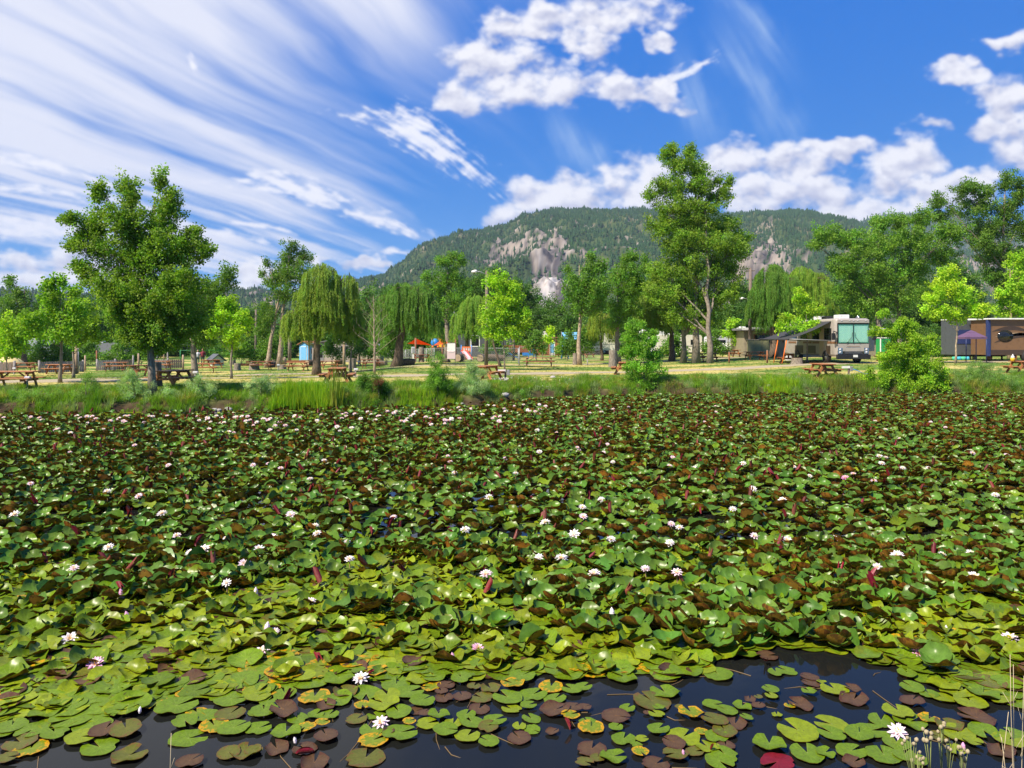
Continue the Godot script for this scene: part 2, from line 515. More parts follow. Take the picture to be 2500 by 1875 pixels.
func lane(pts: Array, half: float, n: String, m: Material, label: String) -> void:
	var c := Curve3D.new()
	for i in pts.size():
		var a := Vector3(pts[maxi(i - 1, 0)][0], 0, -pts[maxi(i - 1, 0)][1])
		var b := Vector3(pts[mini(i + 1, pts.size() - 1)][0], 0, -pts[mini(i + 1, pts.size() - 1)][1])
		c.add_point(Vector3(pts[i][0], 0, -pts[i][1]), (a - b) * 0.16, (b - a) * 0.16)
	var s := st(true)
	var length := c.get_baked_length()
	var cnt := int(length / 0.5)
	var prev := []
	for i in cnt + 1:
		var p := c.sample_baked(length * i / cnt)
		var q := c.sample_baked(minf(length * i / cnt + 0.3, length))
		if q.distance_to(p) < 0.01: break
		var side := (q - p).normalized().cross(Vector3.UP)
		var row := []
		for k in 7:
			var o := -1.0 + k / 3.0
			var e := half * (1.0 + (0.16 * sin(i * 0.7 + k) + 0.12 * sin(i * 1.9 + 2.0 * k) if absf(o) > 0.9 else 0.0))
			var v := p + side * o * e
			v.y = ground_y(v.x, v.z) + 0.02 - (0.012 if absf(o) > 0.9 else 0.0)
			row.append(v)
		if prev:
			for k in 6:
				quad(s, prev[k], row[k], row[k + 1], prev[k + 1])
		prev = row
	tag(part(s, n, m, self), label, "", "", "structure")

# ---------------------------------------------------------------- the mountain
const RIDGE := [[-900, 700], [200, 735], [560, 728], [640, 722], [700, 735], [800, 712], [873, 690], [905, 681], [954, 672], [985, 645], [1016, 613], [1030, 600], [1100, 576], [1162, 566], [1235, 552], [1266, 532], [1308, 519], [1370, 511], [1422, 512], [1526, 514], [1578, 510], [1700, 528], [1786, 522], [1869, 517], [1932, 514], [1994, 522], [2060, 535], [2110, 548], [2200, 575], [2300, 610], [2450, 640], [2700, 600], [3500, 560]]
const RIDGE_BACK := [[1500, 640], [2000, 575], [2060, 552], [2102, 538], [2145, 525], [2182, 522], [2272, 514], [2345, 518], [2420, 540], [2600, 560], [3500, 600]]

func rock_at(px: float, f: float, n: float) -> float:
	# how bare the slope is: cliffs below the summit, the pale talus fan, a dark bluff on the right
	var r := -0.72 + n * 1.15
	for b in [[1205, 0.62, 45, 0.16, 0.75], [1290, 0.50, 75, 0.2, 0.95], [1250, 0.62, 60, 0.15, 0.7], [1340, 0.64, 50, 0.14, 0.6], [1348, 0.30, 46, 0.22, 1.35], [1345, 0.08, 45, 0.2, 1.4], [1170, 0.32, 110, 0.08, 0.55], [1025, 0.92, 12, 0.2, 1.2], [960, 0.2, 90, 0.14, 0.7], [1880, 0.55, 50, 0.14, 0.8], [1850, 0.30, 60, 0.22, 1.7], [1925, 0.34, 60, 0.1, 1.0], [1570, 0.55, 60, 0.1, 0.5], [2400, 0.5, 120, 0.3, 1.1], [1700, 0.35, 80, 0.1, 0.4], [620, 0.55, 120, 0.4, 0.9]]:
		var q := pow((px - b[0]) / b[2], 2.0) + pow((f - b[1]) / b[3], 2.0)
		r += b[4] * exp(-q)
	return r

func mountain_sheet(ridge: Array, x0: float, x1: float, nx: int, nt: int, d0: float, d1: float, rough: float) -> Array:
	var v := PackedVector3Array()
	var col := PackedColorArray()
	var ix := PackedInt32Array()
	var info := []
	var rn := FastNoiseLite.new()
	rn.noise_type = FastNoiseLite.TYPE_SIMPLEX_SMOOTH
	rn.seed = 77
	rn.fractal_type = FastNoiseLite.FRACTAL_RIDGED
	rn.fractal_octaves = 5
	rn.frequency = 0.0045
	nz.fractal_octaves = 5
	nz.frequency = 1.0
	for j in nt + 1:
		for i in nx + 1:
			var px := lerpf(x0, x1, float(i) / nx)
			var t := float(j) / nt
			var ry := table(ridge, px)
			var up := (HZ - ry) / F
			var f := minf(t / 0.86, 1.0)
			var d := lerpf(d0, d1, f)
			var x := (px - CX) / F * d
			var hill := up * d1 * pow(f, 1.12)
			if t > 0.86:
				d = d1 + (t - 0.86) / 0.14 * 900.0
				hill *= 1.0 - 0.55 * (t - 0.86) / 0.14
				x = (px - CX) / F * d
			var r := rn.get_noise_2d(x, d * 0.8)
			var bump := r * rough * smoothstep(0.0, 0.25, f) * (1.0 - 0.85 * smoothstep(0.8, 1.0, f)) + nz.get_noise_2d(x * 0.012, d * 0.012) * 3.0 + nz.get_noise_2d(px * 0.05, 3.0) * 5.0 * smoothstep(0.8, 1.0, f)
			var n := nz.get_noise_2d(x * 0.006 + 9.0, d * 0.004)
			var n2 := nz.get_noise_3d(x * 0.028, hill * 0.035, d * 0.016 + 5.0)
			var bare := rock_at(px, f, n + n2 * 0.9 + 0.85 * nz.get_noise_3d(x * 0.13, hill * 0.13, d * 0.05))
			if bare > 0.2 and f < 0.98:
				bump += (rn.get_noise_3d(x * 3.4, hill * 4.0, d * 1.5) * 8.0 + nz.get_noise_3d(x * 0.06, hill * 0.06, d * 0.02) * 4.0) * smoothstep(0.2, 0.8, bare) + nz.get_noise_3d(x * 0.14, hill * 0.18, d * 0.05) * 2.5 * smoothstep(0.2, 0.6, bare)
			v.append(Vector3(x, 0.6 + maxf(hill + bump, -0.5), -d))
			var white := exp(-pow((px - 1350.0) / 42.0, 2.0) - pow((f - 0.12) / 0.20, 2.0))
			var stone := Color(0.065, 0.060, 0.062).lerp(Color(0.225, 0.195, 0.165), clampf(0.45 + n2 * 2.2 + 1.2 * nz.get_noise_3d(x * 0.11, hill * 0.11, d * 0.05), 0, 1)).lerp(Color(0.40, 0.375, 0.35), clampf(white * 1.2 * (0.42 + n2 * 3.0 + 2.4 * nz.get_noise_3d(x * 0.16, hill * 0.16, d * 0.07)), 0, 1))
			var crack := rn.get_noise_3d(x * 11.0 + hill * 5.0, hill * 6.0, d * 2.0)
			stone = stone * clampf(0.86 + 0.42 * crack, 0.3, 1.3)
			var soil := Color(0.048, 0.075, 0.028).lerp(Color(0.085, 0.095, 0.042), smoothstep(0.0, 0.55, n2 + n * 0.6))
			col.append(soil.lerp(stone, smoothstep(-0.1, 0.4, bare)))
			info.append(bare)
	var w := nx + 1
	for j in nt:
		for i in nx:
			var a := j * w + i
			ix.append_array([a, a + w, a + w + 1, a, a + w + 1, a + 1])
	var arr := []
	arr.resize(Mesh.ARRAY_MAX)
	arr[Mesh.ARRAY_VERTEX] = v
	arr[Mesh.ARRAY_COLOR] = col
	arr[Mesh.ARRAY_INDEX] = ix
	var s := SurfaceTool.new()
	s.create_from_arrays(arr)
	s.generate_normals()
	return [s.commit(), v, info, w]

func conifer_mesh() -> ArrayMesh:
	var s := st(false)
	for k in 3:
		var y0 := 0.12 + 0.27 * k
		var y1 := y0 + 0.42
		var r := 0.19 - 0.045 * k
		for i in 6:
			var a := TAU * i / 6 + k
			var b := TAU * (i + 1) / 6 + k
			tri(s, Vector3(0, y1, 0), Vector3(cos(b) * r, y0 + 0.05 * (i % 2), sin(b) * r), Vector3(cos(a) * r, y0 + 0.05 * ((i + 1) % 2), sin(a) * r))
	return done(s)

func make_mountain() -> void:
	var m := StandardMaterial3D.new()
	m.vertex_color_use_as_albedo = true
	m.roughness = 0.95
	m.metallic_specular = 0.15
	var a := mountain_sheet(RIDGE, -500, 3000, 900, 210, 620.0, 1750.0, 34.0)
	tag(put(a[0], "mountain", m, self), "forested mountain with grey cliffs and a pale talus fan", "", "", "structure")
	var b := mountain_sheet(RIDGE_BACK, 1500, 3200, 160, 40, 2300.0, 3100.0, 60.0)
	tag(put(b[0], "far_ridge", m, self), "hazy forested ridge behind the right shoulder of the mountain", "", "", "structure")
	var xf := []
	var cols := []
	for pass_ in [[a, 90000, 5.0, 10.0], [b, 9000, 12.0, 20.0]]:
		var v: PackedVector3Array = pass_[0][1]
		var info: Array = pass_[0][2]
		var w: int = pass_[0][3]
		var rows: int = v.size() / w
		var tries: int = pass_[1]
		for i in tries:
			var jf := sqrt(rnd(0.03, 0.80)) * (rows - 2)
			var fi := rnd(0, w - 2)
			var j0 := int(jf)
			var i0 := int(fi)
			var p := v[j0 * w + i0].lerp(v[j0 * w + i0 + 1], fi - i0).lerp(v[(j0 + 1) * w + i0].lerp(v[(j0 + 1) * w + i0 + 1], fi - i0), jf - j0)
			var bare: float = info[j0 * w + i0]
			if rnd(-0.25, 0.75) < bare and rng.randf() < 0.88: continue
			var h: float = rnd(pass_[2], pass_[3])
			xf.append(Transform3D(Basis(Vector3.UP, rnd(0, TAU)).scaled(Vector3(h * rnd(1.0, 1.5), h, h * rnd(1.0, 1.5))), p - Vector3(0, h * 0.1, 0)))
			var g := rnd(0.8, 1.25)
			cols.append(Color(0.034 * g, 0.078 * g, 0.030 * g))
	var f := multi("conifer_forest", conifer_mesh(), xf, cols, M.conifer, self)
	tag(f, "dark conifer forest covering the mountain slopes", "forest", "", "stuff")

# ---------------------------------------------------------------- trees
var clump_mesh := {}

func leaf_face(s: SurfaceTool, p: Vector3, dir: Vector3, side: Vector3, length: float, width: float) -> void:
	var n := dir.cross(side).normalized()
	var a := p + dir * length * 0.38 + side * width * 0.5 + n * width * 0.14
	var b := p + dir * length * 0.38 - side * width * 0.5 + n * width * 0.14
	var e := p + dir * length
	tri(s, p, a, e)
	tri(s, p, e, b)

func rand_dir() -> Vector3:
	var z := rnd(-1, 1)
	var a := rnd(0, TAU)
	var r := sqrt(1.0 - z * z)
	return Vector3(r * cos(a), z, r * sin(a))

# a twig with leaves; unit radius about 1
func make_clumps() -> void:
	for kind in [["broad", 26, 0.36, 0.32], ["maple", 22, 0.44, 0.44], ["narrow", 34, 0.46, 0.10], ["fine", 44, 0.26, 0.17]]:
		var list := []
		for variant in 3:
			var s := st(false)
			for i in kind[1]:
				var p := rand_dir() * pow(rnd(0, 1), 0.4) * 0.85
				var dir := (rand_dir() + p * 0.7 + Vector3(0.25, -0.15, 0)).normalized()
				if kind[0] == "narrow": dir = (rand_dir() * 0.6 + p * 0.5 + Vector3(0.1, 0.9, 0)).normalized()
				var side := dir.cross((rand_dir() + Vector3.UP * 0.8).normalized()).normalized()
				leaf_face(s, p, dir, side, kind[2] * rnd(0.75, 1.2), kind[3] * rnd(0.8, 1.15))
			list.append(done(s))
		clump_mesh[kind[0]] = list
	# a hanging willow shoot, 1 long
	var list2 := []
	for variant in 3:
		var s := st(false)
		var p := Vector3.ZERO
		var bend := Vector3(rnd(0.12, 0.26), 0, rnd(-0.1, 0.1))
		for i in 46:
			var t := i / 46.0
			p = Vector3(bend.x * t * (1.0 - t * 0.4) + 0.025 * sin(t * 9.0 + variant), -t, bend.z * t)
			var out := Vector3(rnd(-1, 1), 0, rnd(-1, 1)).normalized()
			var dir := (out * 0.55 + Vector3(0.12, -1, 0)).normalized()
			leaf_face(s, p + out * 0.012, dir, dir.cross(rand_dir()).normalized(), rnd(0.075, 0.12), rnd(0.020, 0.032))
		tube(s, [Vector3.ZERO, Vector3(bend.x * 0.4, -0.5, bend.z * 0.5), p], [0.006, 0.004, 0.002], 3, false)
		list2.append(done(s))
	clump_mesh["strand"] = list2

func wander(a: Vector3, b: Vector3, n: int, amount: float) -> Array:
	var pts := []
	var off := Vector3.ZERO
	for i in n + 1:
		var t := float(i) / n
		off = off * 0.6 + Vector3(rnd(-1, 1), rnd(-0.4, 0.4), rnd(-1, 1)) * amount
		pts.append(a.lerp(b, t) + off * sin(t * PI))
	return pts

func taper(n: int, r0: float, r1: float, flare := 0.0) -> Array:
	var r := []
	for i in n + 1:
		var t := float(i) / n
		r.append(lerpf(r0, r1, pow(t, 0.85)) * (1.0 + flare * exp(-t * n * 1.1)))
	return r

# lobes: [px, py, rx, ry] in photograph pixels, turned into volumes at the tree's own distance
# o: trunks [[px, base py]], d distance, r trunk radius, s leaf clump scale, k density, kind, col, bark
func tree(n: String, label: String, group: String, o: Dictionary, lobes: Array) -> Node3D:
	var d: float = o.d * K
	var shrubby: bool = o.get("cat", "") == "shrub"
	if shrubby:
		var bd := bank_d((o.px - CX) / F * d)
		d = clampf(d, bd + 0.35, bd + 1.0)
	var base := Vector3((o.px - CX) / F * d, 0, -d)
	base.y = ground_y(base.x, base.z) - 0.08
	var t := thing(n, base, label, o.get("cat", "tree"), group)
	var s: float = o.get("s", 1.0) * K * (0.78 if not shrubby else 1.0)
	var vols := []
	var top := 0.0
	for l in lobes:
		var r := Vector3(l[2] / F * d, l[3] / F * d, l[2] / F * d * 0.95)
		var c := at_depth(l[0], l[1], d) - base
		c.z += rnd(-0.5, 0.5) * o.get("deep", 1.0) * r.x
		vols.append([c, r])
		top = maxf(maxf(top, c.y), 0.2)
	# trunk and limbs
	var tr := st(true)
	var r0: float = o.r * (0.9 if d > 45 else 1.2)
	var lean: float = o.get("lean", 0.0)
	var fork: float = o.get("fork", 0.42) * top
	var trunks: Array = o.get("trunks", [[0.0, 0.0, 1.0]])
	var stems := []
	for q in trunks:
		var foot := Vector3(q[0], 0, q[1])
		var head := Vector3(q[0] * 0.6 + lean, top * 0.93 * q[2], q[1] * 0.5)
		var pts := wander(foot, head, 9, top * 0.012)
		tube(tr, pts, taper(9, r0 * q[2], r0 * 0.12, 0.35), 9, true, 0.07)
		stems.append(pts)
	var kind: String = o.get("kind", "broad")
	for v in vols:
		var c: Vector3 = v[0]
		var pts: Array = stems[rng.randi() % stems.size()]
		var y0 := clampf(c.y - rnd(0.7, 1.3) * maxf(absf(c.x), v[1].y * 1.2) - 0.25, fork * 0.85, top * 0.85)
		var f := clampf(y0 / (top * 0.93), 0.0, 0.97) * 9.0
		var a: Vector3 = pts[int(f)].lerp(pts[mini(int(f) + 1, 9)], f - int(f))
		var tip := c + Vector3(0, v[1].y * 0.75, 0)
		var lr := clampf(r0 * 0.42 * (1.0 - f / 12.0), 0.012, 0.3)
		var limb := wander(a, tip, 5, a.distance_to(tip) * 0.035)
		tube(tr, limb, taper(5, lr, 0.008), 6, false)
		for k in 3:
			var b0: Vector3 = limb[2 + k]
			var b1 := c + Vector3(rnd(-1, 1) * v[1].x, rnd(-0.2, 0.9) * v[1].y, rnd(-1, 1) * v[1].z) * 0.85
			tube(tr, wander(b0, b1, 3, 0.05), taper(3, lr * 0.4, 0.005), 4, false)
	part(tr, "trunk", M[o.get("bark", "bark")], t)
	# crown
	var xfs := [[], [], []]
	var cols := [[], [], []]
	var col: Color = o.col
	nz.fractal_octaves = 3
	nz.frequency = 1.0
	for v in vols:
		var area: float = v[1].x * v[1].y
		var count := int(o.get("k", 1.0) * (1.5 if shrubby else 1.0) * (135.0 * area + 16.0 * sqrt(area)) / (s * s) + 5.0)
		var subs := []
		var m := int(clampf(7.0 + area * 16.0 / (s * s), 8, 40))
		for i in m:
			var w := rand_dir()
			w.y = w.y * 0.9 + 0.12
			subs.append([v[0] + v[1] * w * (rnd(0.55, 1.1) if shrubby else rnd(0.45, 1.0)), rnd(0.24, 0.42) * (v[1].x + v[1].y) * 0.5, rnd(0.8, 1.22), (w * Vector3(1, 0.6, 1) + Vector3(0.12, 0.85, 0)).normalized()])
		for i in count:
			var q: Array = subs[i % m]
			var w := rand_dir() * pow(rnd(0, 1), 0.42)
			var p: Vector3 = q[0] + w * q[1]
			if not shrubby:
				# a bough: a plume that tapers outwards and upwards
				var along := rnd(-0.7, 1.0)
				var ax: Vector3 = q[3]
				w = (w - ax * w.dot(ax)) * (0.85 - 0.7 * maxf(along, 0.0))
				p = q[0] + (ax * along * 1.75 + w) * q[1]
			if not shrubby and i % 5 < 2:
				# loose leaves between the boughs and a few shoots beyond the outline
				w = rand_dir() * pow(rnd(0, 1), 0.5) * (0.9 if i % 5 else 1.12)
				p = v[0] + v[1] * w
			elif nz.get_noise_3d(p.x * 0.9 / s + base.x, p.y * 0.9 / s, p.z * 0.9 / s) < -0.34: continue
			var g: float = q[2] * rnd(0.95, 1.6) * (1.1 if shrubby else 1.4)
			var sz := 0.27 * s * rnd(0.75, 1.2)
			var vi := rng.randi() % 3
			xfs[vi].append(Transform3D(Basis.from_euler(Vector3(rnd(-0.6, 0.6), rnd(0, TAU), rnd(-0.6, 0.6))).scaled(Vector3.ONE * sz), p))
			cols[vi].append(Color(col.r * g * rnd(0.85, 1.25), col.g * g, col.b * g * rnd(0.8, 1.2)))
	var cr := Node3D.new()
	cr.name = "crown"
	t.add_child(cr, true)
	for vi in 3:
		if xfs[vi].size():
			multi("leaves", clump_mesh[kind][vi], xfs[vi], cols[vi], M.leaf, cr).set_meta("kind", "stuff")
	return t

# domes: [px, top py, rx, bottom py]
func willow(n: String, label: String, o: Dictionary, domes: Array) -> void:
	var d: float = o.d * K
	var base := Vector3((o.px - CX) / F * d, 0, -d)
	base.y = ground_y(base.x, base.z) - 0.08
	var t := thing(n, base, label, "tree", "weeping willows of the campground")
	var tr := st(true)
	var xfs := [[], [], []]
	var cols := [[], [], []]
	var col: Color = o.col
	var dm := []
	var top := 0.0
	for q in domes:
		var c := at_depth(q[0], q[1], d) - base
		dm.append([c, q[2] * 1.14 / F * d, at_depth(q[0], q[3], d).y - base.y])
		top = maxf(top, c.y)
	var head := Vector3(o.get("lean", 0.0), top * 0.55, 0)
	var trunk := wander(Vector3.ZERO, head, 6, 0.08)
	tube(tr, trunk, taper(6, o.r, o.r * 0.55, 0.4), 10, true, 0.08)
	for q in dm:
		var c: Vector3 = q[0]
		var r: float = q[1]
		var z0 := rnd(-0.4, 0.4) * r
		tube(tr, wander(head, c + Vector3(0, -0.15, z0), 6, 0.12), taper(6, o.r * 0.5, 0.02), 6, false)
		for i in 9:
			var a := rnd(0, TAU)
			tube(tr, wander(head.lerp(c, rnd(0.35, 0.9)), c + Vector3(cos(a) * r * 0.75, -r * rnd(0.2, 0.6), z0 + sin(a) * r * 0.75), 4, 0.1), taper(4, o.r * 0.16, 0.012), 5, false)
		var cnt := int(o.get("k", 1.0) * (78.0 * r * r + 120.0 * r))
		var bunch := []
		for i in int(18 + r * 15):
			var a := rnd(0, TAU)
			var f := sqrt(rnd(0.0, 1.0))
			bunch.append([a, f, rnd(0.8, 1.25), rnd(0.32, 1.15)])
		for i in cnt:
			var u: Array = bunch[i % bunch.size()]
			var a: float = u[0] + rnd(-0.22, 0.22) / (u[1] + 0.25)
			var f: float = clampf(u[1] + rnd(-0.1, 0.1), 0.0, 1.0)
			var p := c + Vector3(cos(a) * r * f, -r * 0.75 * f * f + rnd(-0.12, 0.12), z0 + sin(a) * r * f)
			var ln := minf((p.y - q[2]) * u[3] * rnd(0.75, 1.08), 3.6)
			if ln < 0.5: ln = rnd(0.4, 0.7)
			var vi := rng.randi() % 3
			# long shoots hang in two or three lengths
			var y := 0.0
			while y < ln:
				var piece := minf(ln - y + 0.1, 1.7)
				xfs[vi].append(Transform3D(Basis(Vector3.UP, -a + rnd(-0.7, 0.7)).scaled(Vector3(1.5, piece, 1.5)), p + Vector3(cos(a) * 0.2 * y, -y, sin(a) * 0.2 * y)))
				var g: float = u[2] * rnd(1.1, 1.6)
				cols[vi].append(Color(col.r * g * rnd(0.72, 1.08), col.g * g * 1.08, col.b * g))
				y += 1.45
	part(tr, "trunk", M[o.get("bark", "bark_dark")], t)
	var cr := Node3D.new()
	cr.name = "crown"
	t.add_child(cr, true)
	for vi in 3:
		multi("hanging_shoots", clump_mesh["strand"][vi], xfs[vi], cols[vi], M.leaf, cr).set_meta("kind", "stuff")

func make_trees() -> void:
	make_clumps()
	var poplar := Color(0.115, 0.205, 0.020)
	var deep := Color(0.075, 0.150, 0.020)
	var lime := Color(0.185, 0.320, 0.018)
	var fresh := Color(0.130, 0.250, 0.020)
	var willow_c := Color(0.21, 0.265, 0.036)
	var g1 := "tall cottonwoods of the campground"
	var g2 := "young maples on the lawn"
	var g3 := "trees closing the back of the campground"
	tree("cottonwood", "big cottonwood with three leafy spires standing on the pond bank", g1, {px = 372, d = 26.3, r = 0.14, s = 1.0, k = 1.55, col = poplar, lean = 0.1, bark = "bark"}, [
		[239, 472, 17, 32], [231, 540, 26, 38], [318, 474, 22, 44], [324, 545, 48, 48], [393, 444, 13, 28], [410, 498, 24, 40], [420, 470, 10, 18], [401, 553, 44, 44], [177, 534, 22, 19], [208, 565, 37, 22], [181, 600, 22, 14], [225, 605, 38, 22], [189, 650, 25, 14], [220, 673, 25, 25],
		[309, 619, 68, 60], [386, 619, 65, 55], [455, 611, 44, 40], [496, 611, 18, 22], [467, 570, 17, 17], [293, 708, 52, 55], [366, 708, 72, 62], [455, 708, 62, 55], [320, 781, 62, 46], [386, 797, 76, 54], [455, 781, 56, 46], [372, 842, 48, 24], [340, 820, 40, 26], [410, 825, 44, 26], [300, 740, 50, 40], [380, 750, 60, 44]])
	tree("cottonwood", "dark cottonwood with a swollen trunk foot right of the bank cottonwood", g1, {px = 474, d = 38.5, r = 0.25, s = 1.3, k = 1.1, col = deep, fork = 0.35}, [[552, 678, 20, 30], [530, 715, 36, 30], [545, 745, 30, 26], [463, 740, 62, 46], [500, 775, 58, 40], [440, 790, 50, 40], [480, 820, 58, 28]])
	tree("maple", "young maple beside the fence panel left of the bank cottonwood", g2, {px = 146, d = 30, r = 0.075, s = 1.1, k = 0.85, kind = "maple", col = fresh}, [[120, 694, 22, 16], [150, 690, 16, 18], [185, 712, 14, 12], [127, 735, 48, 26], [96, 785, 40, 26], [166, 780, 46, 30], [75, 812, 30, 18], [150, 818, 46, 20], [190, 745, 20, 16]])
	tree("maple", "light green young maple at the far left edge of the lawn", g2, {px = 17, d = 41, r = 0.07, s = 1.3, k = 0.9, kind = "maple", col = lime}, [[25, 800, 30, 26], [8, 835, 34, 26], [42, 840, 26, 22], [20, 862, 32, 14]])
	tree("maple", "slim young maple with a pale stem beside the round post", g2, {px = 179, d = 34, r = 0.07, s = 1.2, k = 0.8, kind = "maple", col = fresh}, [[195, 760, 26, 24], [205, 800, 34, 26], [180, 830, 30, 18], [225, 820, 24, 20]])
	tree("maple", "light green young maple right of the dark cottonwood", g2, {px = 565, d = 33.5, r = 0.06, s = 1.1, k = 0.8, kind = "maple", col = lime}, [[560, 742, 26, 20], [545, 775, 34, 22], [592, 780, 28, 24], [522, 812, 18, 14], [575, 815, 38, 18], [560, 838, 24, 8]])
	tree("cottonwood", "cottonwood with bare snags behind the large willow", g1, {px = 680, d = 58, r = 0.32, s = 1.5, k = 0.9, col = deep, bark = "bark_pale", lean = 1.0, trunks = [[0.0, 0.0, 1.0], [-1.0, 0.5, 0.8]]}, [[712, 603, 16, 20], [740, 625, 20, 26], [700, 635, 24, 24], [687, 665, 36, 30], [730, 675, 36, 36], [665, 690, 24, 18], [701, 715, 36, 24], [650, 640, 8, 10], [640, 665, 8, 8], [660, 770, 26, 40], [640, 810, 20, 30]])
	willow("weeping_willow", "largest weeping willow with a brown trunk behind the picnic tables", {px = 773, d = 45, r = 0.3, col = willow_c, k = 0.8}, [[790, 645, 42, 790], [840, 668, 30, 800], [755, 690, 36, 810], [812, 715, 44, 820], [716, 755, 28, 838], [745, 740, 36, 825], [850, 740, 30, 820]])
	willow("weeping_willow", "weeping willow with a leaning dark trunk left of the orange sails", {px = 968, d = 52, r = 0.42, col = Color(0.138, 0.227, 0.032), k = 0.8, lean = 0.5, bark = "bark_dark"}, [[985, 688, 38, 800], [1025, 696, 32, 815], [945, 715, 34, 835], [1050, 730, 24, 830], [990, 730, 44, 815], [930, 760, 20, 845]])
	willow("weeping_willow", "pale willow beside the lamp post behind the young maple", {px = 1140, d = 66, r = 0.25, col = Color(0.211, 0.300, 0.040), k = 0.8}, [[1160, 720, 34, 815], [1130, 755, 26, 830], [1190, 735, 24, 820]])
	willow("weeping_willow", "small pale willow behind the shade sails", {px = 1075, d = 72, r = 0.2, col = Color(0.211, 0.300, 0.040), k = 0.8}, [[1080, 800, 22, 850], [1100, 815, 16, 850]])
	willow("weeping_willow", "small yellowish willow between the two slim poplars", {px = 1469, d = 62, r = 0.16, col = Color(0.244, 0.276, 0.034), k = 0.7}, [[1465, 755, 26, 825], [1440, 785, 16, 830], [1488, 785, 14, 835]])
	willow("weeping_willow", "willow curtain hanging left of the tallest cottonwood", {px = 1640, d = 57, r = 0.28, col = willow_c, k = 0.8}, [[1590, 700, 32, 825], [1630, 700, 30, 810], [1570, 740, 20, 825]])
	willow("weeping_willow", "dense willow in front of the low khaki building", {px = 1889, d = 61, r = 0.42, col = Color(0.130, 0.218, 0.030), k = 0.85}, [[1885, 645, 34, 800], [1915, 665, 30, 820], [1862, 690, 28, 820], [1895, 720, 40, 815]])
	willow("weeping_willow", "yellowish willow rising behind the silver motorhome", {px = 1975, d = 74, r = 0.3, col = Color(0.227, 0.300, 0.034), k = 0.7}, [[1955, 650, 28, 780], [1990, 665, 32, 790], [2020, 740, 30, 810], [1945, 700, 30, 790]])
	tree("maple", "small dark maple with a low crown beside the cut stump", g2, {px = 856, d = 46, r = 0.11, s = 1.2, k = 0.9, col = Color(0.081, 0.169, 0.023)}, [[836, 785, 13, 16], [850, 800, 24, 20], [835, 825, 20, 16], [868, 825, 20, 18]])
	tree("poplar", "clump of upright poplars behind the orange shade sails", g1, {px = 1092, d = 68, r = 0.4, s = 1.7, k = 1.0, col = Color(0.097, 0.203, 0.023)}, [[1077, 637, 15, 18], [1103, 630, 14, 18], [1124, 640, 13, 17], [1098, 672, 40, 26], [1075, 700, 30, 26], [1120, 715, 38, 30], [1098, 750, 46, 30], [1040, 675, 12, 14], [1035, 710, 18, 20], [1060, 760, 26, 22]])
	tree("maple", "light green young maple in front of the lamp post", g2, {px = 1232, d = 42, r = 0.06, s = 1.2, k = 0.85, kind = "maple", col = lime}, [[1215, 685, 28, 22], [1245, 705, 22, 20], [1230, 735, 46, 28], [1262, 765, 28, 24], [1205, 775, 36, 28], [1278, 795, 16, 13], [1228, 815, 44, 20], [1195, 810, 18, 16]])
	tree("poplar", "slim poplar with a pale forked trunk left of the leafy bush", g1, {px = 1414, d = 52, r = 0.24, s = 1.5, k = 1.05, col = Color(0.084, 0.182, 0.023), bark = "bark_pale", fork = 0.3}, [[1443, 629, 9, 17], [1472, 647, 9, 16], [1387, 664, 8, 18], [1446, 661, 24, 22], [1410, 690, 30, 26], [1408, 720, 38, 26], [1460, 700, 32, 32], [1426, 750, 48, 26], [1450, 730, 36, 24]])
	tree("poplar", "poplar with several upright tips just left of the tallest cottonwood", g1, {px = 1508, d = 54, r = 0.3, s = 1.5, k = 1.05, col = Color(0.092, 0.192, 0.023), fork = 0.25}, [[1527, 632, 11, 18], [1549, 626, 12, 15], [1573, 642, 8, 18], [1544, 665, 36, 24], [1505, 672, 18, 20], [1527, 705, 40, 30], [1565, 700, 24, 26], [1512, 750, 40, 28], [1540, 760, 34, 26], [1500, 790, 30, 16]])
	tree("cottonwood", "tallest cottonwood with several brown trunks beside the white trailer", g1, {px = 1700, d = 52, r = 0.34, s = 1.5, k = 1.4, bark = "bark", col = poplar, fork = 0.2, trunks = [[0.0, 0.0, 1.0], [0.85, 1.3, 0.8], [-0.85, -1.2, 0.72]]}, [
		[1630, 374, 20, 22], [1643, 356, 9, 12], [1685, 374, 16, 22], [1652, 405, 32, 27], [1703, 418, 26, 27], [1590, 474, 27, 12], [1609, 449, 20, 12], [1656, 457, 42, 32], [1713, 457, 30, 27], [1752, 437, 7, 19], [1779, 445, 9, 16], [1760, 479, 26, 20], [1645, 505, 54, 26], [1724, 508, 38, 26],
		[1619, 556, 42, 30], [1688, 544, 54, 34], [1768, 552, 42, 28], [1814, 580, 22, 16], [1652, 599, 48, 34], [1732, 595, 54, 36], [1797, 612, 34, 30], [1619, 667, 40, 34], [1688, 656, 58, 36], [1768, 655, 54, 36], [1609, 722, 40, 30], [1688, 725, 62, 38], [1766, 718, 46, 34], [1703, 778, 58, 26], [1640, 770, 34, 24]])
	tree("cottonwood", "broad cottonwood spreading behind the silver motorhome", g1, {px = 2145, d = 64, r = 0.4, s = 1.8, k = 1.5, col = Color(0.101, 0.203, 0.023), trunks = [[0.0, 0.0, 1.0], [2.0, 0.8, 0.8]]}, [[2019, 572, 34, 26], [1992, 597, 22, 12], [2070, 581, 30, 26], [2153, 545, 25, 24], [2203, 537, 26, 20], [2250, 534, 30, 20], [2127, 606, 55, 38], [2218, 595, 60, 40], [2308, 574, 40, 28], [2055, 653, 44, 34], [2145, 675, 60, 36], [2236, 660, 56, 36], [2182, 725, 62, 30], [2073, 715, 46, 26], [2120, 750, 50, 26], [2300, 620, 40, 28]])
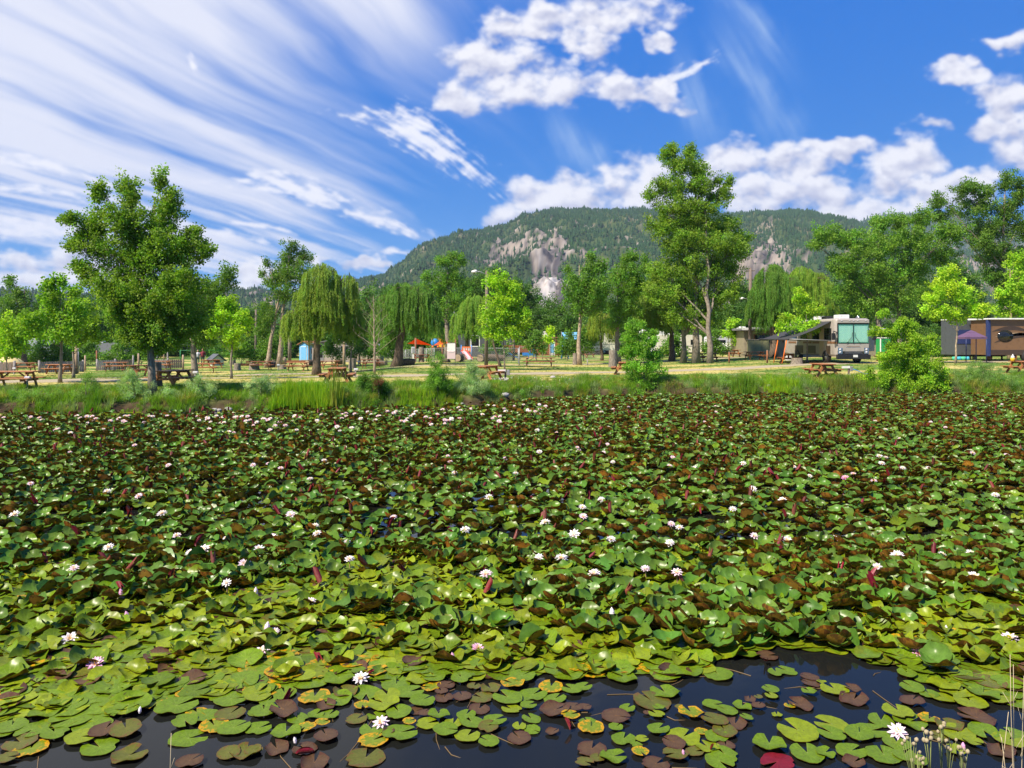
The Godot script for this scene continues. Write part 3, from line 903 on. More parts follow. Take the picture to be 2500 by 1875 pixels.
	tree("cottonwood", "tall wind-swept cottonwood above the brown motorhome", g1, {px = 2452, d = 66, r = 0.45, s = 1.8, k = 1.35, col = deep}, [[2288, 494, 17, 24], [2300, 530, 20, 20], [2348, 461, 28, 16], [2395, 466, 32, 18], [2457, 445, 20, 28], [2495, 462, 16, 30], [2384, 505, 46, 26], [2464, 510, 38, 34], [2428, 560, 54, 32], [2500, 560, 40, 40], [2453, 625, 54, 28], [2400, 600, 36, 24], [2520, 640, 50, 40], [2480, 700, 50, 40], [2420, 670, 30, 22]])
	tree("maple", "young light green maple in front of the black awning", g2, {px = 1970, d = 47, r = 0.075, s = 1.3, k = 0.85, kind = "maple", col = lime}, [[1955, 725, 20, 20], [1975, 755, 28, 24], [1935, 780, 26, 14], [1910, 798, 16, 9], [1955, 800, 32, 14], [1985, 795, 18, 14]])
	tree("maple", "young yellow-green maple behind the leafy bush on the right bank", g2, {px = 2333, d = 45, r = 0.085, s = 1.3, k = 0.95, kind = "maple", col = Color(0.223, 0.358, 0.021), bark = "bark_pale"}, [[2319, 668, 22, 20], [2316, 700, 38, 22], [2279, 728, 26, 20], [2352, 726, 38, 22], [2388, 756, 26, 20], [2290, 762, 36, 20], [2340, 770, 34, 18]])
	tree("maple", "bright green maple cut by the right picture edge", g2, {px = 2466, d = 56, r = 0.22, s = 1.5, k = 0.9, kind = "maple", col = lime, bark = "post_wood"}, [[2485, 640, 22, 26], [2455, 720, 26, 26], [2495, 690, 26, 36], [2478, 762, 40, 18], [2520, 740, 40, 40]])
	tree("maple", "tiny bright maple in front of the brown cabin", g2, {px = 1343, d = 66, r = 0.06, s = 1.6, k = 0.9, kind = "maple", col = Color(0.243, 0.378, 0.017)}, [[1344, 808, 7, 10], [1342, 828, 13, 9]])
	tree("maple", "small bright maple beyond the round trunks near the white pickup", g2, {px = 1778, d = 66, r = 0.09, s = 1.6, k = 0.9, kind = "maple", col = lime}, [[1790, 790, 14, 16], [1785, 815, 18, 14], [1800, 835, 12, 10]])
	tree("cottonwood", "dark tree left of the grey fence panels", g3, {px = 60, d = 60, r = 0.3, s = 1.7, k = 0.9, col = deep, bark = "bark_dark"}, [[20, 690, 12, 18], [48, 712, 12, 16], [30, 740, 40, 30], [55, 780, 46, 36], [20, 800, 40, 36], [90, 770, 30, 28]])
	# a leaning and a bare tree
	tree("locust", "thin leaning tree with a dark trunk right of the tall lamp post", g2, {px = 1222, d = 48, r = 0.13, s = 1.2, k = 0.5, col = fresh, lean = -0.9, bark = "bark_dark"}, [[1180, 810, 20, 14], [1205, 790, 18, 14]])
	var bare := on_lawn(914, 914)
	var bt := thing("bare_tree", bare, "bare young tree with thin grey branches in front of the willows", "tree")
	var s := st(true)
	var stem := wander(Vector3(0, -0.05, 0), Vector3(-0.05, 4.9, 0), 9, 0.03)
	tube(s, stem, taper(9, 0.08, 0.01, 0.2), 7)
	part(s, "trunk", M.bark_pale, bt)
	for i in 26:
		var b := st(true)
		var f := 0.26 + 0.7 * i / 26.0
		var p: Vector3 = stem[int(f * 9)].lerp(stem[int(f * 9) + 1], f * 9 - int(f * 9))
		var a := i * 2.4
		var ln := 2.2 * (1.08 - f)
		var tip := p + Vector3(cos(a) * ln * 0.85, ln * rnd(0.55, 0.85), sin(a) * ln * 0.85)
		var br := wander(p, tip, 4, 0.06)
		tube(b, br, taper(4, 0.022 * (1.2 - f), 0.004), 5, false)
		for k in 4:
			var q: Vector3 = br[1 + k % 4]
			tube(b, [q, q + Vector3(rnd(-0.35, 0.35), rnd(0.1, 0.45), rnd(-0.35, 0.35))], [0.007, 0.003], 3, false)
		part(b, "branch", M.bark_pale, bt)
	for q in [[95, 892, 86, "dark bush behind the first board fence"], [140, 890, 60, "leafy bush hiding the white trailer's front"], [215, 886, 60, "round bush between the two left trailers"], [290, 886, 64, "dark bush hiding the silver trailer"], [345, 884, 50, "dark bush behind the bank cottonwood trunk"], [20, 888, 60, "green bush behind the yellow tent"], [590, 878, 70, "green hedge bush behind the border beams"], [655, 876, 60, "light green bush below the pale snags"], [810, 872, 40, "dark bush at the beige house corner"], [1385, 866, 50, "dark bush behind the swing set"], [1310, 862, 40, "dark bush left of the brown cabin"], [1545, 868, 60, "green bush behind the mossy stump"], [1425, 860, 40, "dark bush above the tan fence"], [1640, 868, 60, "dark bush before the cream caravan"], [1745, 862, 50, "dark bush beside the folding trailer"], [880, 874, 60, "dark bush before the tan shed"], [945, 874, 50, "dark bush behind the leaning willow's trunk"], [1210, 868, 60, "dark bush before the slate house"], [2310, 872, 60, "dark bush left of the grey trailer"], [2270, 874, 60, "green bush behind the right bank bush"]]:
		var r: float = q[2] * 0.5
		tree("bush", q[3], "bushes behind the campsites", {px = q[0], d = 62, r = 0.05, s = 1.7, k = 0.9, kind = "broad", cat = "bush", col = Color(0.085, 0.175, 0.024), fork = 0.05}, [[q[0] - r * 0.6, q[1] - 14, r * 0.7, 15], [q[0] + r * 0.6, q[1] - 13, r * 0.7, 14], [q[0], q[1] - 30, r * 0.7, 16], [q[0] + r * 0.2, q[1] - 46, r * 0.45, 14]])
	# back rows, dark behind the campsites
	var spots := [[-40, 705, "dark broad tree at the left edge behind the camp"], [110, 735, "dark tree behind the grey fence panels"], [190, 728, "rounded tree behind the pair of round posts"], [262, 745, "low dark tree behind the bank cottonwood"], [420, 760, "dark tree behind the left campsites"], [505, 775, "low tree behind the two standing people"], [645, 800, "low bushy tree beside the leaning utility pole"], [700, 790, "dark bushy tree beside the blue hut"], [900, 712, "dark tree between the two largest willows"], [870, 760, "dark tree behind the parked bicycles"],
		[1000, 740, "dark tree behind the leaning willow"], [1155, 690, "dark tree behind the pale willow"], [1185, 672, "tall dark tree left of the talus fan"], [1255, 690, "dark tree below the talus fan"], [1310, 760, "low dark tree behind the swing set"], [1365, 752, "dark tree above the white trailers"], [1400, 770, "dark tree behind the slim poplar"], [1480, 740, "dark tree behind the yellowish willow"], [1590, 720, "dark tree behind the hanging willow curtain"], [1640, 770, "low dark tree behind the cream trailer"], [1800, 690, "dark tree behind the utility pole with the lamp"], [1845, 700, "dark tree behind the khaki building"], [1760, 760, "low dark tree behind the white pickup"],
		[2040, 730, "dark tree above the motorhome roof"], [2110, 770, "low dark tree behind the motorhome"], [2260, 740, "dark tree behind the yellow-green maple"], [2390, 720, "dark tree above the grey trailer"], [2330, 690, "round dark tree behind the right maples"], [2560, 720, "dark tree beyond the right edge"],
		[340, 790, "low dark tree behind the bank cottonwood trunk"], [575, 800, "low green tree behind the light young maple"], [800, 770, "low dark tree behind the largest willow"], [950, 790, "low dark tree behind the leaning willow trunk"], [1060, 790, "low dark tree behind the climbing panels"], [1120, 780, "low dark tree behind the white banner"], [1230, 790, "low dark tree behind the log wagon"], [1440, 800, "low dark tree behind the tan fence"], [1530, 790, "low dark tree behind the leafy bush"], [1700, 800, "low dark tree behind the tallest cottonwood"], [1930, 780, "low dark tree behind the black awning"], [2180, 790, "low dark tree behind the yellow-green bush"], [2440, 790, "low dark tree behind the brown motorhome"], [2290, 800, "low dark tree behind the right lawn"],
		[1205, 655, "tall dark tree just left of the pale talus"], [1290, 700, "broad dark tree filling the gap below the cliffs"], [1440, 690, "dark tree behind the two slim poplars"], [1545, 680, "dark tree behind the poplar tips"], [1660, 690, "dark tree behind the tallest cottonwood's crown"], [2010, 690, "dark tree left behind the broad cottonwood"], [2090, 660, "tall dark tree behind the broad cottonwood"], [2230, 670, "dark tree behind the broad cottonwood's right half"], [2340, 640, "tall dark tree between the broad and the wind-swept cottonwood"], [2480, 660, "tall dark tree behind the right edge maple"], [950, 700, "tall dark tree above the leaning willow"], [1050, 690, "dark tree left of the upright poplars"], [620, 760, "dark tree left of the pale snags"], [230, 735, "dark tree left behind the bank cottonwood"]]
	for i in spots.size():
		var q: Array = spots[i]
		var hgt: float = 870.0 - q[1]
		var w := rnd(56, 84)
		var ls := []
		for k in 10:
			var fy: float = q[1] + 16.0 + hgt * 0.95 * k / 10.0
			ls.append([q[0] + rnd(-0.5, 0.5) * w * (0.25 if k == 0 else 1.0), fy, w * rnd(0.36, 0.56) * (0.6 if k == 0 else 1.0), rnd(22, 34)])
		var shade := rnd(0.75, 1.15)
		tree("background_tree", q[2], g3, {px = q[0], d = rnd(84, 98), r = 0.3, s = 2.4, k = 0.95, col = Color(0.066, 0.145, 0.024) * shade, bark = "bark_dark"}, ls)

# ---------------------------------------------------------------- plants of the bank
func blade_tuft(n: int, spread: float, curl: float, width: float) -> ArrayMesh:
	var s := st(false)
	for i in n:
		var a := rnd(0, TAU)
		var p := Vector3(cos(a), 0, sin(a)) * spread * sqrt(rnd(0, 1))
		var out := Vector3(cos(a + rnd(-0.7, 0.7)), 0, sin(a + rnd(-0.7, 0.7)))
		var h := rnd(0.6, 1.0)
		var bend := curl * rnd(0.3, 1.0)
		var side := out.cross(Vector3.UP) * width * 0.5
		var m := p + Vector3(0, h * 0.55, 0) + out * bend * 0.25
		var e := p + Vector3(0, h, 0) + out * bend
		quad(s, p - side, m - side * 0.8, m + side * 0.8, p + side)
		tri(s, m - side * 0.8, e, m + side * 0.8)
	return done(s)

# a patch of reeds: photograph x range, water line y
func reeds(n: String, label: String, x0: float, x1: float, py: float, hgt: float, count: int, col: Color, mesh: ArrayMesh) -> void:
	var c := on_water((x0 + x1) / 2, py)
	c.z = -bank_d(c.x) - 0.1
	var half := (x1 - x0) / 2 / F * -c.z
	var t := thing(n, c, label, "reeds", "reeds at the water's edge")
	var xf := []
	var cols := []
	for i in count:
		var x := rnd(-half, half)
		var z := -bank_d(c.x + x) - c.z - rnd(-0.3, 0.9)
		var h := hgt * K * rnd(0.6, 1.05) * (1.0 - 0.35 * pow(absf(x) / half, 2.0))
		xf.append(Transform3D(Basis(Vector3.UP, rnd(0, TAU)).scaled(Vector3(hgt, h, hgt)), Vector3(x, ground_y(c.x + x, c.z + z) - 0.05, z)))
		var g := rnd(0.75, 1.2)
		cols.append(Color(col.r * g * rnd(0.8, 1.3), col.g * g, col.b * g))
	multi("blades", mesh, xf, cols, M.grass, t).set_meta("kind", "stuff")

func make_bank_plants() -> void:
	var tuft := [blade_tuft(16, 0.30, 0.45, 0.035), blade_tuft(18, 0.35, 0.6, 0.03), blade_tuft(14, 0.25, 0.35, 0.04)]
	var reed := blade_tuft(12, 0.16, 0.16, 0.022)
	# grass and weeds along the bank
	var xf := [[], [], []]
	var cols := [[], [], []]
	nz.fractal_octaves = 3
	nz.frequency = 1.0
	for i in 17000:
		var x := rnd(-27, 33)
		var t := pow(rnd(0, 1), 1.5) * 4.2 - 0.02
		var z := -bank_d(x) - t
		var lush := nz.get_noise_2d(x * 0.45, 3.0)
		var kind := nz.get_noise_2d(x * 0.8 + 70.0, t * 0.8)
		var gap := nz.get_noise_2d(x * 1.3, 44.0)
		if t < 0.5 and gap > 0.06: continue
		var fade := smoothstep(4.2, 1.6, t)
		var h := (0.09 + 0.25 * fade) * (1.0 + 0.9 * lush) * rnd(0.7, 1.25)
		if x > 1.5 and x < 3.6 and t > 0.7: h *= 0.6
		var c := Color(0.215, 0.390, 0.030)
		if kind > 0.22: c = Color(0.29, 0.40, 0.15)
		elif kind < -0.3: c = Color(0.37, 0.38, 0.08)
		if rng.randf() < 0.05: c = Color(0.34, 0.27, 0.11)
		var g := rnd(0.7, 1.25)
		var v := rng.randi() % 3
		xf[v].append(Transform3D(Basis(Vector3.UP, rnd(0, TAU)).scaled(Vector3(h * 1.15, h, h * 1.15)), Vector3(x, ground_y(x, z) - 0.02, z)))
		cols[v].append(c * g)
	var gr := Node3D.new()
	gr.name = "bank_grass"
	add_child(gr)
	tag(gr, "rough green grass and weeds along the pond bank", "grass", "", "stuff")
	for v in 3: multi("tufts", tuft[v], xf[v], cols[v], M.grass, gr)
	# short mown grass on the lawn
	xf = []
	cols = []
	for i in 30000:
		var d := 32.0 + 42.0 * pow(rnd(0, 1), 1.4)
		var x := rnd(-0.76, 0.76) * d
		if d < bank_d(x) + 1.8 or absf(d - table(LANE, x)) < 1.6: continue
		var h := rnd(0.04, 0.10)
		var c := lawn_color(x, -d)
		xf.append(Transform3D(Basis(Vector3.UP, rnd(0, TAU)).scaled(Vector3(h * 2.6, h, h * 2.6)), Vector3(x, ground_y(x, -d) - 0.005, -d)))
		cols.append(Color(c.r, c.g * 1.1, c.b) * rnd(0.8, 1.25))
	tag(multi("lawn_grass", tuft[1], xf, cols, M.grass, self), "short mown grass of the lawn, green and straw coloured", "grass", "", "stuff")
	# white clover heads on the lawn edge
	var head := st(false)
	for i in 6:
		var a := TAU * i / 6
		tri(head, Vector3(0, 1, 0), Vector3(cos(a + 1.05) * 0.7, 0.3, sin(a + 1.05) * 0.7), Vector3(cos(a) * 0.7, 0.3, sin(a) * 0.7))
		tri(head, Vector3(0, -0.4, 0), Vector3(cos(a) * 0.7, 0.3, sin(a) * 0.7), Vector3(cos(a + 1.05) * 0.7, 0.3, sin(a + 1.05) * 0.7))
	xf = []
	for q in [[1255, 935, 55, 130], [1790, 930, 40, 60], [1960, 922, 60, 90], [790, 948, 40, 40], [1370, 940, 60, 40], [2080, 922, 40, 40]]:
		for i in q[3]:
			var p := on_lawn(q[0] + rng.randfn(0, q[2] * 0.5), q[1] + rnd(-7, 7))
			xf.append(Transform3D(Basis.IDENTITY.scaled(Vector3.ONE * rnd(0.018, 0.03)), p + Vector3(0, rnd(0.08, 0.16), 0)))
	tag(multi("clover_flowers", done(head), xf, [], mat(lin(0.75, 0.75, 0.70), 0.8), self), "white clover heads dotted over the lawn edge", "clover", "", "stuff")
	# reeds
	var bright := Color(0.30, 0.50, 0.022)
	reeds("reed_clump", "wide clump of bright green reeds at the water's edge", 664, 800, 1000, 1.0, 260, bright, reed)
	reeds("reed_clump", "tall thin yellowish reed stalks beside the round shrub", 812, 832, 997, 1.7, 12, Color(0.27, 0.36, 0.04), reed)
	reeds("reed_clump", "low bright reeds between the round shrub and the conical shrub", 966, 1062, 992, 0.5, 160, bright, reed)
	reeds("reed_clump", "small bright tuft of reeds below the conical shrub", 1078, 1122, 990, 0.45, 80, bright, reed)
	reeds("reed_clump", "sword-leaved green clump left of the bank cottonwood", 205, 236, 1010, 0.75, 26, Color(0.15, 0.33, 0.02), reed)
	reeds("reed_clump", "green reed tuft below the gravel lane right of the leafy bush", 1785, 1850, 966, 0.9, 90, Color(0.17, 0.31, 0.025), reed)
	reeds("reed_clump", "bright green grass mound right of the single white boulder", 1862, 1945, 964, 0.75, 150, bright, reed)
	reeds("reed_clump", "olive grass mound in front of the near right picnic table", 2020, 2120, 964, 0.75, 130, Color(0.20, 0.25, 0.05), reed)
	reeds("reed_clump", "dry brownish grass tussock at the foot of the leafy bush", 1622, 1668, 966, 0.5, 60, Color(0.27, 0.22, 0.13), tuft[1])
	# shrubs
	var sg := "shrubs along the bank"
	var green := Color(0.125, 0.275, 0.028)
	var silver := Color(0.29, 0.42, 0.19)
	tree("shrub", "conical green shrub at the middle of the bank", sg, {px = 1068, d = 30.2, r = 0.05, s = 0.55, k = 0.8, kind = "fine", cat = "shrub", col = green, fork = 0.1}, [[1066, 868, 10, 12], [1065, 885, 17, 16], [1062, 912, 25, 20], [1078, 932, 26, 18], [1058, 940, 26, 16], [1095, 945, 12, 12]])
	tree("shrub", "silvery green shrub right of the conical shrub", sg, {px = 1150, d = 29.6, r = 0.04, s = 0.55, k = 0.85, kind = "narrow", cat = "shrub", col = silver, fork = 0.1}, [[1146, 905, 20, 14], [1138, 925, 26, 16], [1160, 922, 24, 18], [1152, 945, 34, 16], [1180, 945, 14, 12], [1122, 948, 12, 10]])
	tree("shrub", "round shrub with a reddish patch right of the reeds", sg, {px = 910, d = 27.6, r = 0.05, s = 0.55, k = 0.85, kind = "fine", cat = "shrub", col = Color(0.095, 0.205, 0.026), fork = 0.1}, [[890, 928, 18, 16], [915, 930, 24, 18], [882, 955, 22, 22], [908, 960, 30, 26], [938, 950, 22, 22], [945, 972, 20, 16], [915, 980, 30, 12]])
	tree("shrub", "bushy leafy shrub hiding a picnic table at the waterline", sg, {px = 1572, d = 33.2, r = 0.06, s = 0.7, k = 0.8, kind = "broad", cat = "shrub", col = Color(0.15, 0.32, 0.03), fork = 0.05}, [[1552, 800, 22, 18], [1540, 822, 22, 16], [1585, 826, 26, 18], [1560, 845, 36, 20], [1535, 860, 18, 14], [1602, 862, 20, 16], [1572, 880, 36, 20], [1560, 905, 34, 18], [1592, 910, 32, 20], [1575, 935, 42, 18], [1570, 955, 44, 14]])
	tree("shrub", "large yellow-green bush at the waterline in front of the motorhome", sg, {px = 2215, d = 34.0, r = 0.08, s = 0.75, k = 0.95, kind = "broad", cat = "shrub", col = Color(0.21, 0.37, 0.022), fork = 0.05}, [[2160, 765, 14, 10], [2195, 790, 16, 12], [2225, 800, 20, 14], [2185, 815, 22, 14], [2140, 810, 16, 10], [2205, 840, 40, 22], [2250, 840, 30, 26], [2190, 865, 40, 24], [2245, 880, 40, 26], [2215, 905, 62, 30], [2268, 905, 34, 24], [2145, 925, 42, 22], [2210, 940, 74, 20], [2125, 945, 26, 14], [2265, 940, 36, 18]])
	tree("shrub", "grey-green willowy shrub at the right end of the bank", sg, {px = 2400, d = 34.2, r = 0.05, s = 0.65, k = 0.8, kind = "narrow", cat = "shrub", col = Color(0.17, 0.30, 0.08), fork = 0.05}, [[2385, 905, 20, 16], [2420, 910, 20, 14], [2360, 930, 28, 16], [2400, 930, 34, 20], [2440, 935, 26, 16], [2380, 950, 40, 12], [2430, 952, 34, 12]])
	for q in [[325, 26.0, "silvery feathery shrub left of the bank cottonwood's foot", [[322, 918, 14, 14], [310, 940, 26, 18], [340, 945, 24, 18], [325, 968, 40, 20], [300, 985, 26, 12], [355, 985, 26, 12]]], [484, 26.3, "silvery feathery shrub right of the bank cottonwood's foot", [[490, 930, 14, 10], [470, 950, 24, 14], [500, 955, 26, 14], [482, 975, 34, 16], [455, 985, 24, 10]]],
			[636, 26.6, "silvery feathery shrub left of the bright reeds", [[650, 920, 24, 12], [625, 940, 28, 16], [655, 945, 26, 16], [636, 968, 34, 18], [610, 985, 24, 10]]], [210, 25.6, "tall feathery weed above the sword-leaved clump", [[205, 925, 14, 16], [220, 945, 16, 16], [200, 965, 24, 16], [225, 985, 26, 14]]],
			[90, 25.2, "soft green weed patch at the left end of the bank", [[60, 968, 28, 12], [100, 965, 30, 14], [140, 970, 24, 12], [90, 988, 50, 10]]], [770, 27.4, "pale green weeds behind the bright reeds", [[745, 945, 30, 10], [790, 945, 26, 12], [830, 955, 22, 12]]], [410, 26.2, "green weeds between the two silvery shrubs", [[405, 965, 24, 12], [430, 975, 24, 12], [395, 985, 26, 10]]],
			[1745, 34.4, "dark leafy weeds below the gravel lane", [[1735, 925, 14, 7], [1765, 922, 12, 8], [1750, 935, 30, 8], [1710, 935, 16, 6]]], [1240, 30.4, "brownish weeds at the stones by the water", [[1225, 962, 20, 8], [1260, 960, 18, 8]]], [2300, 34.4, "low weeds between the two right shrubs", [[2290, 950, 26, 8], [2320, 952, 20, 8]]], [2480, 34.4, "green weeds at the right end of the bank", [[2475, 940, 22, 14], [2500, 945, 24, 16]]]]:
		tree("shrub", q[2], sg, {px = q[0], d = q[1], r = 0.03, s = 0.55, k = 0.7, kind = "narrow", cat = "shrub", col = silver if "silvery" in q[2] else Color(0.18, 0.32, 0.06), fork = 0.05}, q[3])
	# the red-leaved patch of the round shrub is a small shrub of its own
	tree("shrub", "small red-leaved twig clump growing through the round shrub", sg, {px = 925, d = 27.3, r = 0.02, s = 0.45, k = 0.8, kind = "fine", cat = "shrub", col = Color(0.20, 0.085, 0.045), fork = 0.05}, [[924, 934, 11, 10], [921, 945, 8, 8]])
	# stones at the waterline
	var stones := [[553, 1000, 10, "pale round boulder at the water below the silvery shrub"], [505, 1004, 7, "flat grey stone left of the pale boulder"], [520, 1003, 6, "small flat stone beside the pale boulder"], [430, 999, 6, "grey stone under the bank weeds"], [412, 1005, 7, "low grey stone at the water left of the shrub foot"], [1233, 978, 10, "grey stone at the water below the white sign"], [1236, 968, 7, "small grey stone above another at the water"], [1128, 985, 6, "flat stone below the silvery shrub"], [1876, 960, 8, "single white boulder at the right waterline"], [1350, 957, 7, "tan stone in the bank grass"], [1728, 968, 8, "flat pale stone at the waterline right of the leafy bush"], [525, 996, 5, "upright tan stone above the flat ones"]]
	for q in stones:
		var p := on_water(q[0], q[1] + 4)
		p.z = minf(p.z, -bank_d(p.x) - 0.05)
		p.y = ground_y(p.x, p.z)
		var r: float = q[2] / F * -p.z
		put_rock("stone", q[3], "stones at the waterline", p, Vector3(r, r * 0.62, r * 0.8), M.rock)

func rock_mesh(sd: int, rough := 0.22) -> ArrayMesh:
	var m := SphereMesh.new()
	m.radial_segments = 14
	m.rings = 8
	var arr := m.get_mesh_arrays()
	var v: PackedVector3Array = arr[Mesh.ARRAY_VERTEX]
	nz.fractal_octaves = 3
	nz.frequency = 1.0
	for i in v.size():
		var p := v[i] * 2.0
		v[i] = p * (1.0 + rough * nz.get_noise_3d(p.x * 1.3 + sd * 7.0, p.y * 1.3, p.z * 1.3) * 1.6)
	arr[Mesh.ARRAY_VERTEX] = v
	arr[Mesh.ARRAY_TANGENT] = null
	var s := SurfaceTool.new()
	s.create_from_arrays(arr)
	s.generate_normals()
	return s.commit()

func put_rock(n: String, label: String, group: String, at: Vector3, size: Vector3, m: Material) -> void:
	var o := put(rock_mesh(names.size() + int(at.x * 10)), n, m, self, at + Vector3(0, size.y * 0.4, 0))
	o.scale = size
	o.rotation.y = rnd(0, TAU)
	tag(o, label, "stone", group)

# ---------------------------------------------------------------- lily pads
# a pad of radius 1: top and underside as two surfaces; kind decides how it lifts and folds
func pad_mesh(kind: String, sd: int, top: Material, under: Material) -> ArrayMesh:
	var a0 := rnd(0.10, 0.30)
	var ph := rnd(0, TAU)
	var ph2 := rnd(0, TAU)
	var seg := 26
	var rr := [0.0, 0.3, 0.6, 0.85, 1.0]
	var mesh := ArrayMesh.new()
	var pts := []
	for r in rr:
		var row := []
		for i in seg + 1:
			var a := lerpf(a0 * (1.0 if r > 0.1 else 0.0), TAU - a0 * (1.0 if r > 0.1 else 0.0), float(i) / seg)
			var e: float = r * (1.0 + 0.045 * sin(2.0 * a + ph) + 0.03 * sin(5.0 * a + ph2) + 0.018 * sin(11.0 * a + ph))
			if sd == 2 and absf(a - 2.1 - ph * 0.2) < 0.22 and r > 0.8: e *= 0.80
			if sd == 1 and absf(a - 4.0) < 0.12 and r > 0.5: e *= 0.86
			var x := cos(a) * e
			var z := sin(a) * e * 0.94
			var y := 0.0
			match kind:
				"flat": y = 0.022 * r * r * sin(3.0 * a + ph) + 0.02 * r * r
				"rim": y = 0.05 * r * r + 0.16 * pow(r, 4.0) * maxf(0.0, sin(1.5 * a + ph)) + 0.06 * pow(r, 3.0) * sin(4.0 * a + ph2)
				"wavy": y = 0.08 * r * r + pow(r, 3.6) * (0.26 + 0.24 * sin(3.0 * a + ph)) + 0.05 * pow(r, 3.0) * sin(7.0 * a + ph2)
				"cup": y = 0.14 * r * r + pow(r, 4.0) * (0.34 + 0.14 * sin(2.0 * a + ph)) + 0.05 * pow(r, 3.0) * sin(6.0 * a + ph2)
				"saddle": y = 0.05 * r * r + 0.26 * r * r * r * cos(2.0 * a + ph) + 0.06 * pow(r, 3.0) * sin(5.0 * a + ph2)
				"fold":
					y = absf(z) * 0.95 + 0.06 * r * r * sin(4.0 * a + ph2)
					z *= 0.55
				"droop": y = -0.30 * r * r + 0.10 * r * r * sin(3.0 * a + ph)
				"roll":
					# a young leaf still rolled into a scroll
					var w := z * 2.6
					y = (1.0 - cos(w)) * 0.30
					z = sin(w) * 0.30
			row.append([Vector3(x, y, z), Vector2(0.5 + cos(a) * r * 0.49, 0.5 + sin(a) * r * 0.49)])
		pts.append(row)
	for face in 2:
		var s := st(true)
		for j in rr.size() - 1:
			for i in seg:
				var q := [pts[j][i], pts[j + 1][i], pts[j + 1][i + 1], pts[j][i + 1]]
				var order := [0, 1, 2, 0, 2, 3] if face == 0 else [0, 2, 1, 0, 3, 2]
				for k in order:
					s.set_uv(q[k][1])
					s.add_vertex(q[k][0] - Vector3(0, 0.018 * face, 0))
		s.index()
		s.generate_normals()
		s.commit(mesh)
		mesh.surface_set_material(face, top if face == 0 else under)
	return mesh

# the top of a pad: veins fan out from the notch; rim: how far autumn colour has come in from the edge
func pad_texture(base: Color, vein: Color, edge: Color, rim: float, spot: float, sd: int) -> ImageTexture:
	var img := Image.create(192, 192, false, Image.FORMAT_RGB8)
	nz.fractal_octaves = 4
	nz.frequency = 1.0
	for y in 192:
		for x in 192:
			var p := Vector2(x - 96, y - 96) / 94.0
			var r := p.length()
			var a := atan2(p.y, p.x)
			var n := nz.get_noise_2d(p.x * 2.4 + sd * 9.0, p.y * 2.4)
			var n2 := nz.get_noise_2d(p.x * 9.0 + sd * 9.0, p.y * 9.0)
			var c := base * (1.0 + 0.28 * n + 0.18 * n2)
			var v := pow(absf(cos(a * 9.0 + 0.25 * n)), 26.0 + 20.0 * r) * smoothstep(1.02, 0.55, r)
			c = c.lerp(vein, clampf(v * 0.55, 0, 1))
			c = c.lerp(vein, smoothstep(0.09, 0.02, r) * 0.8)
			if rim > 0.0:
				c = c.lerp(edge * (1.0 + 0.4 * n2), smoothstep(1.0 - rim - 0.12, 1.0 - rim + 0.10, r + n * 0.6))
			if spot > 0.0 and nz.get_noise_2d(p.x * 4.5 + sd * 31.0, p.y * 4.5 + 8.0) > 0.62 - spot:
				c = c.lerp(Color(0.07, 0.045, 0.02), 0.75)
			img.set_pixel(x, y, c.linear_to_srgb())
	return ImageTexture.create_from_image(img)

func pad_material(tex: ImageTexture, rough: float) -> StandardMaterial3D:
	var m := StandardMaterial3D.new()
	m.albedo_texture = tex
	m.vertex_color_use_as_albedo = true
	m.roughness = rough
	m.metallic_specular = 0.4
	m.backlight_enabled = true
	m.backlight = lin(0.62, 0.75, 0.14)
	return m

# hand-read pads of the near water: [x, y, width, colour] in the photograph; g green, l lime, o olive, b brown, y yellow-edged, r red
const PADS_1 := "210,630,300,g 370,710,260,b 130,830,220,o 200,850,240,l 380,850,260,g 100,970,240,g 270,1000,260,g 460,1030,230,g 500,930,270,g 660,890,230,g 830,820,250,g 780,960,300,g 680,1060,250,l 890,1000,260,b 1060,1000,260,o 840,1130,310,g 1090,1200,280,o 170,1100,270,o 260,1150,270,y 60,1240,170,o 1080,800,370,g 960,650,300,g 720,640,250,g 1190,600,200,l 1320,770,200,y 1590,690,220,y 1370,710,190,g 1490,800,320,g 1560,930,220,g 1590,1050,290,g 1810,960,240,y 1970,980,260,g 1940,860,240,o 1860,700,200,g 1950,740,270,g 2040,590,300,g 2160,830,140,g 2180,980,200,g 1930,1190,200,o 2080,1180,240,o 1600,1270,210,b 1730,580,290,g 1460,600,250,g 50,700,260,g 30,860,200,g 20,1020,180,g 300,760,240,l 560,760,260,g 620,700,240,l 1230,700,220,g 1010,740,200,l 1260,590,220,y 1660,840,180,y 1740,870,230,g 90,600,240,g 460,640,220,g 1640,600,250,g"
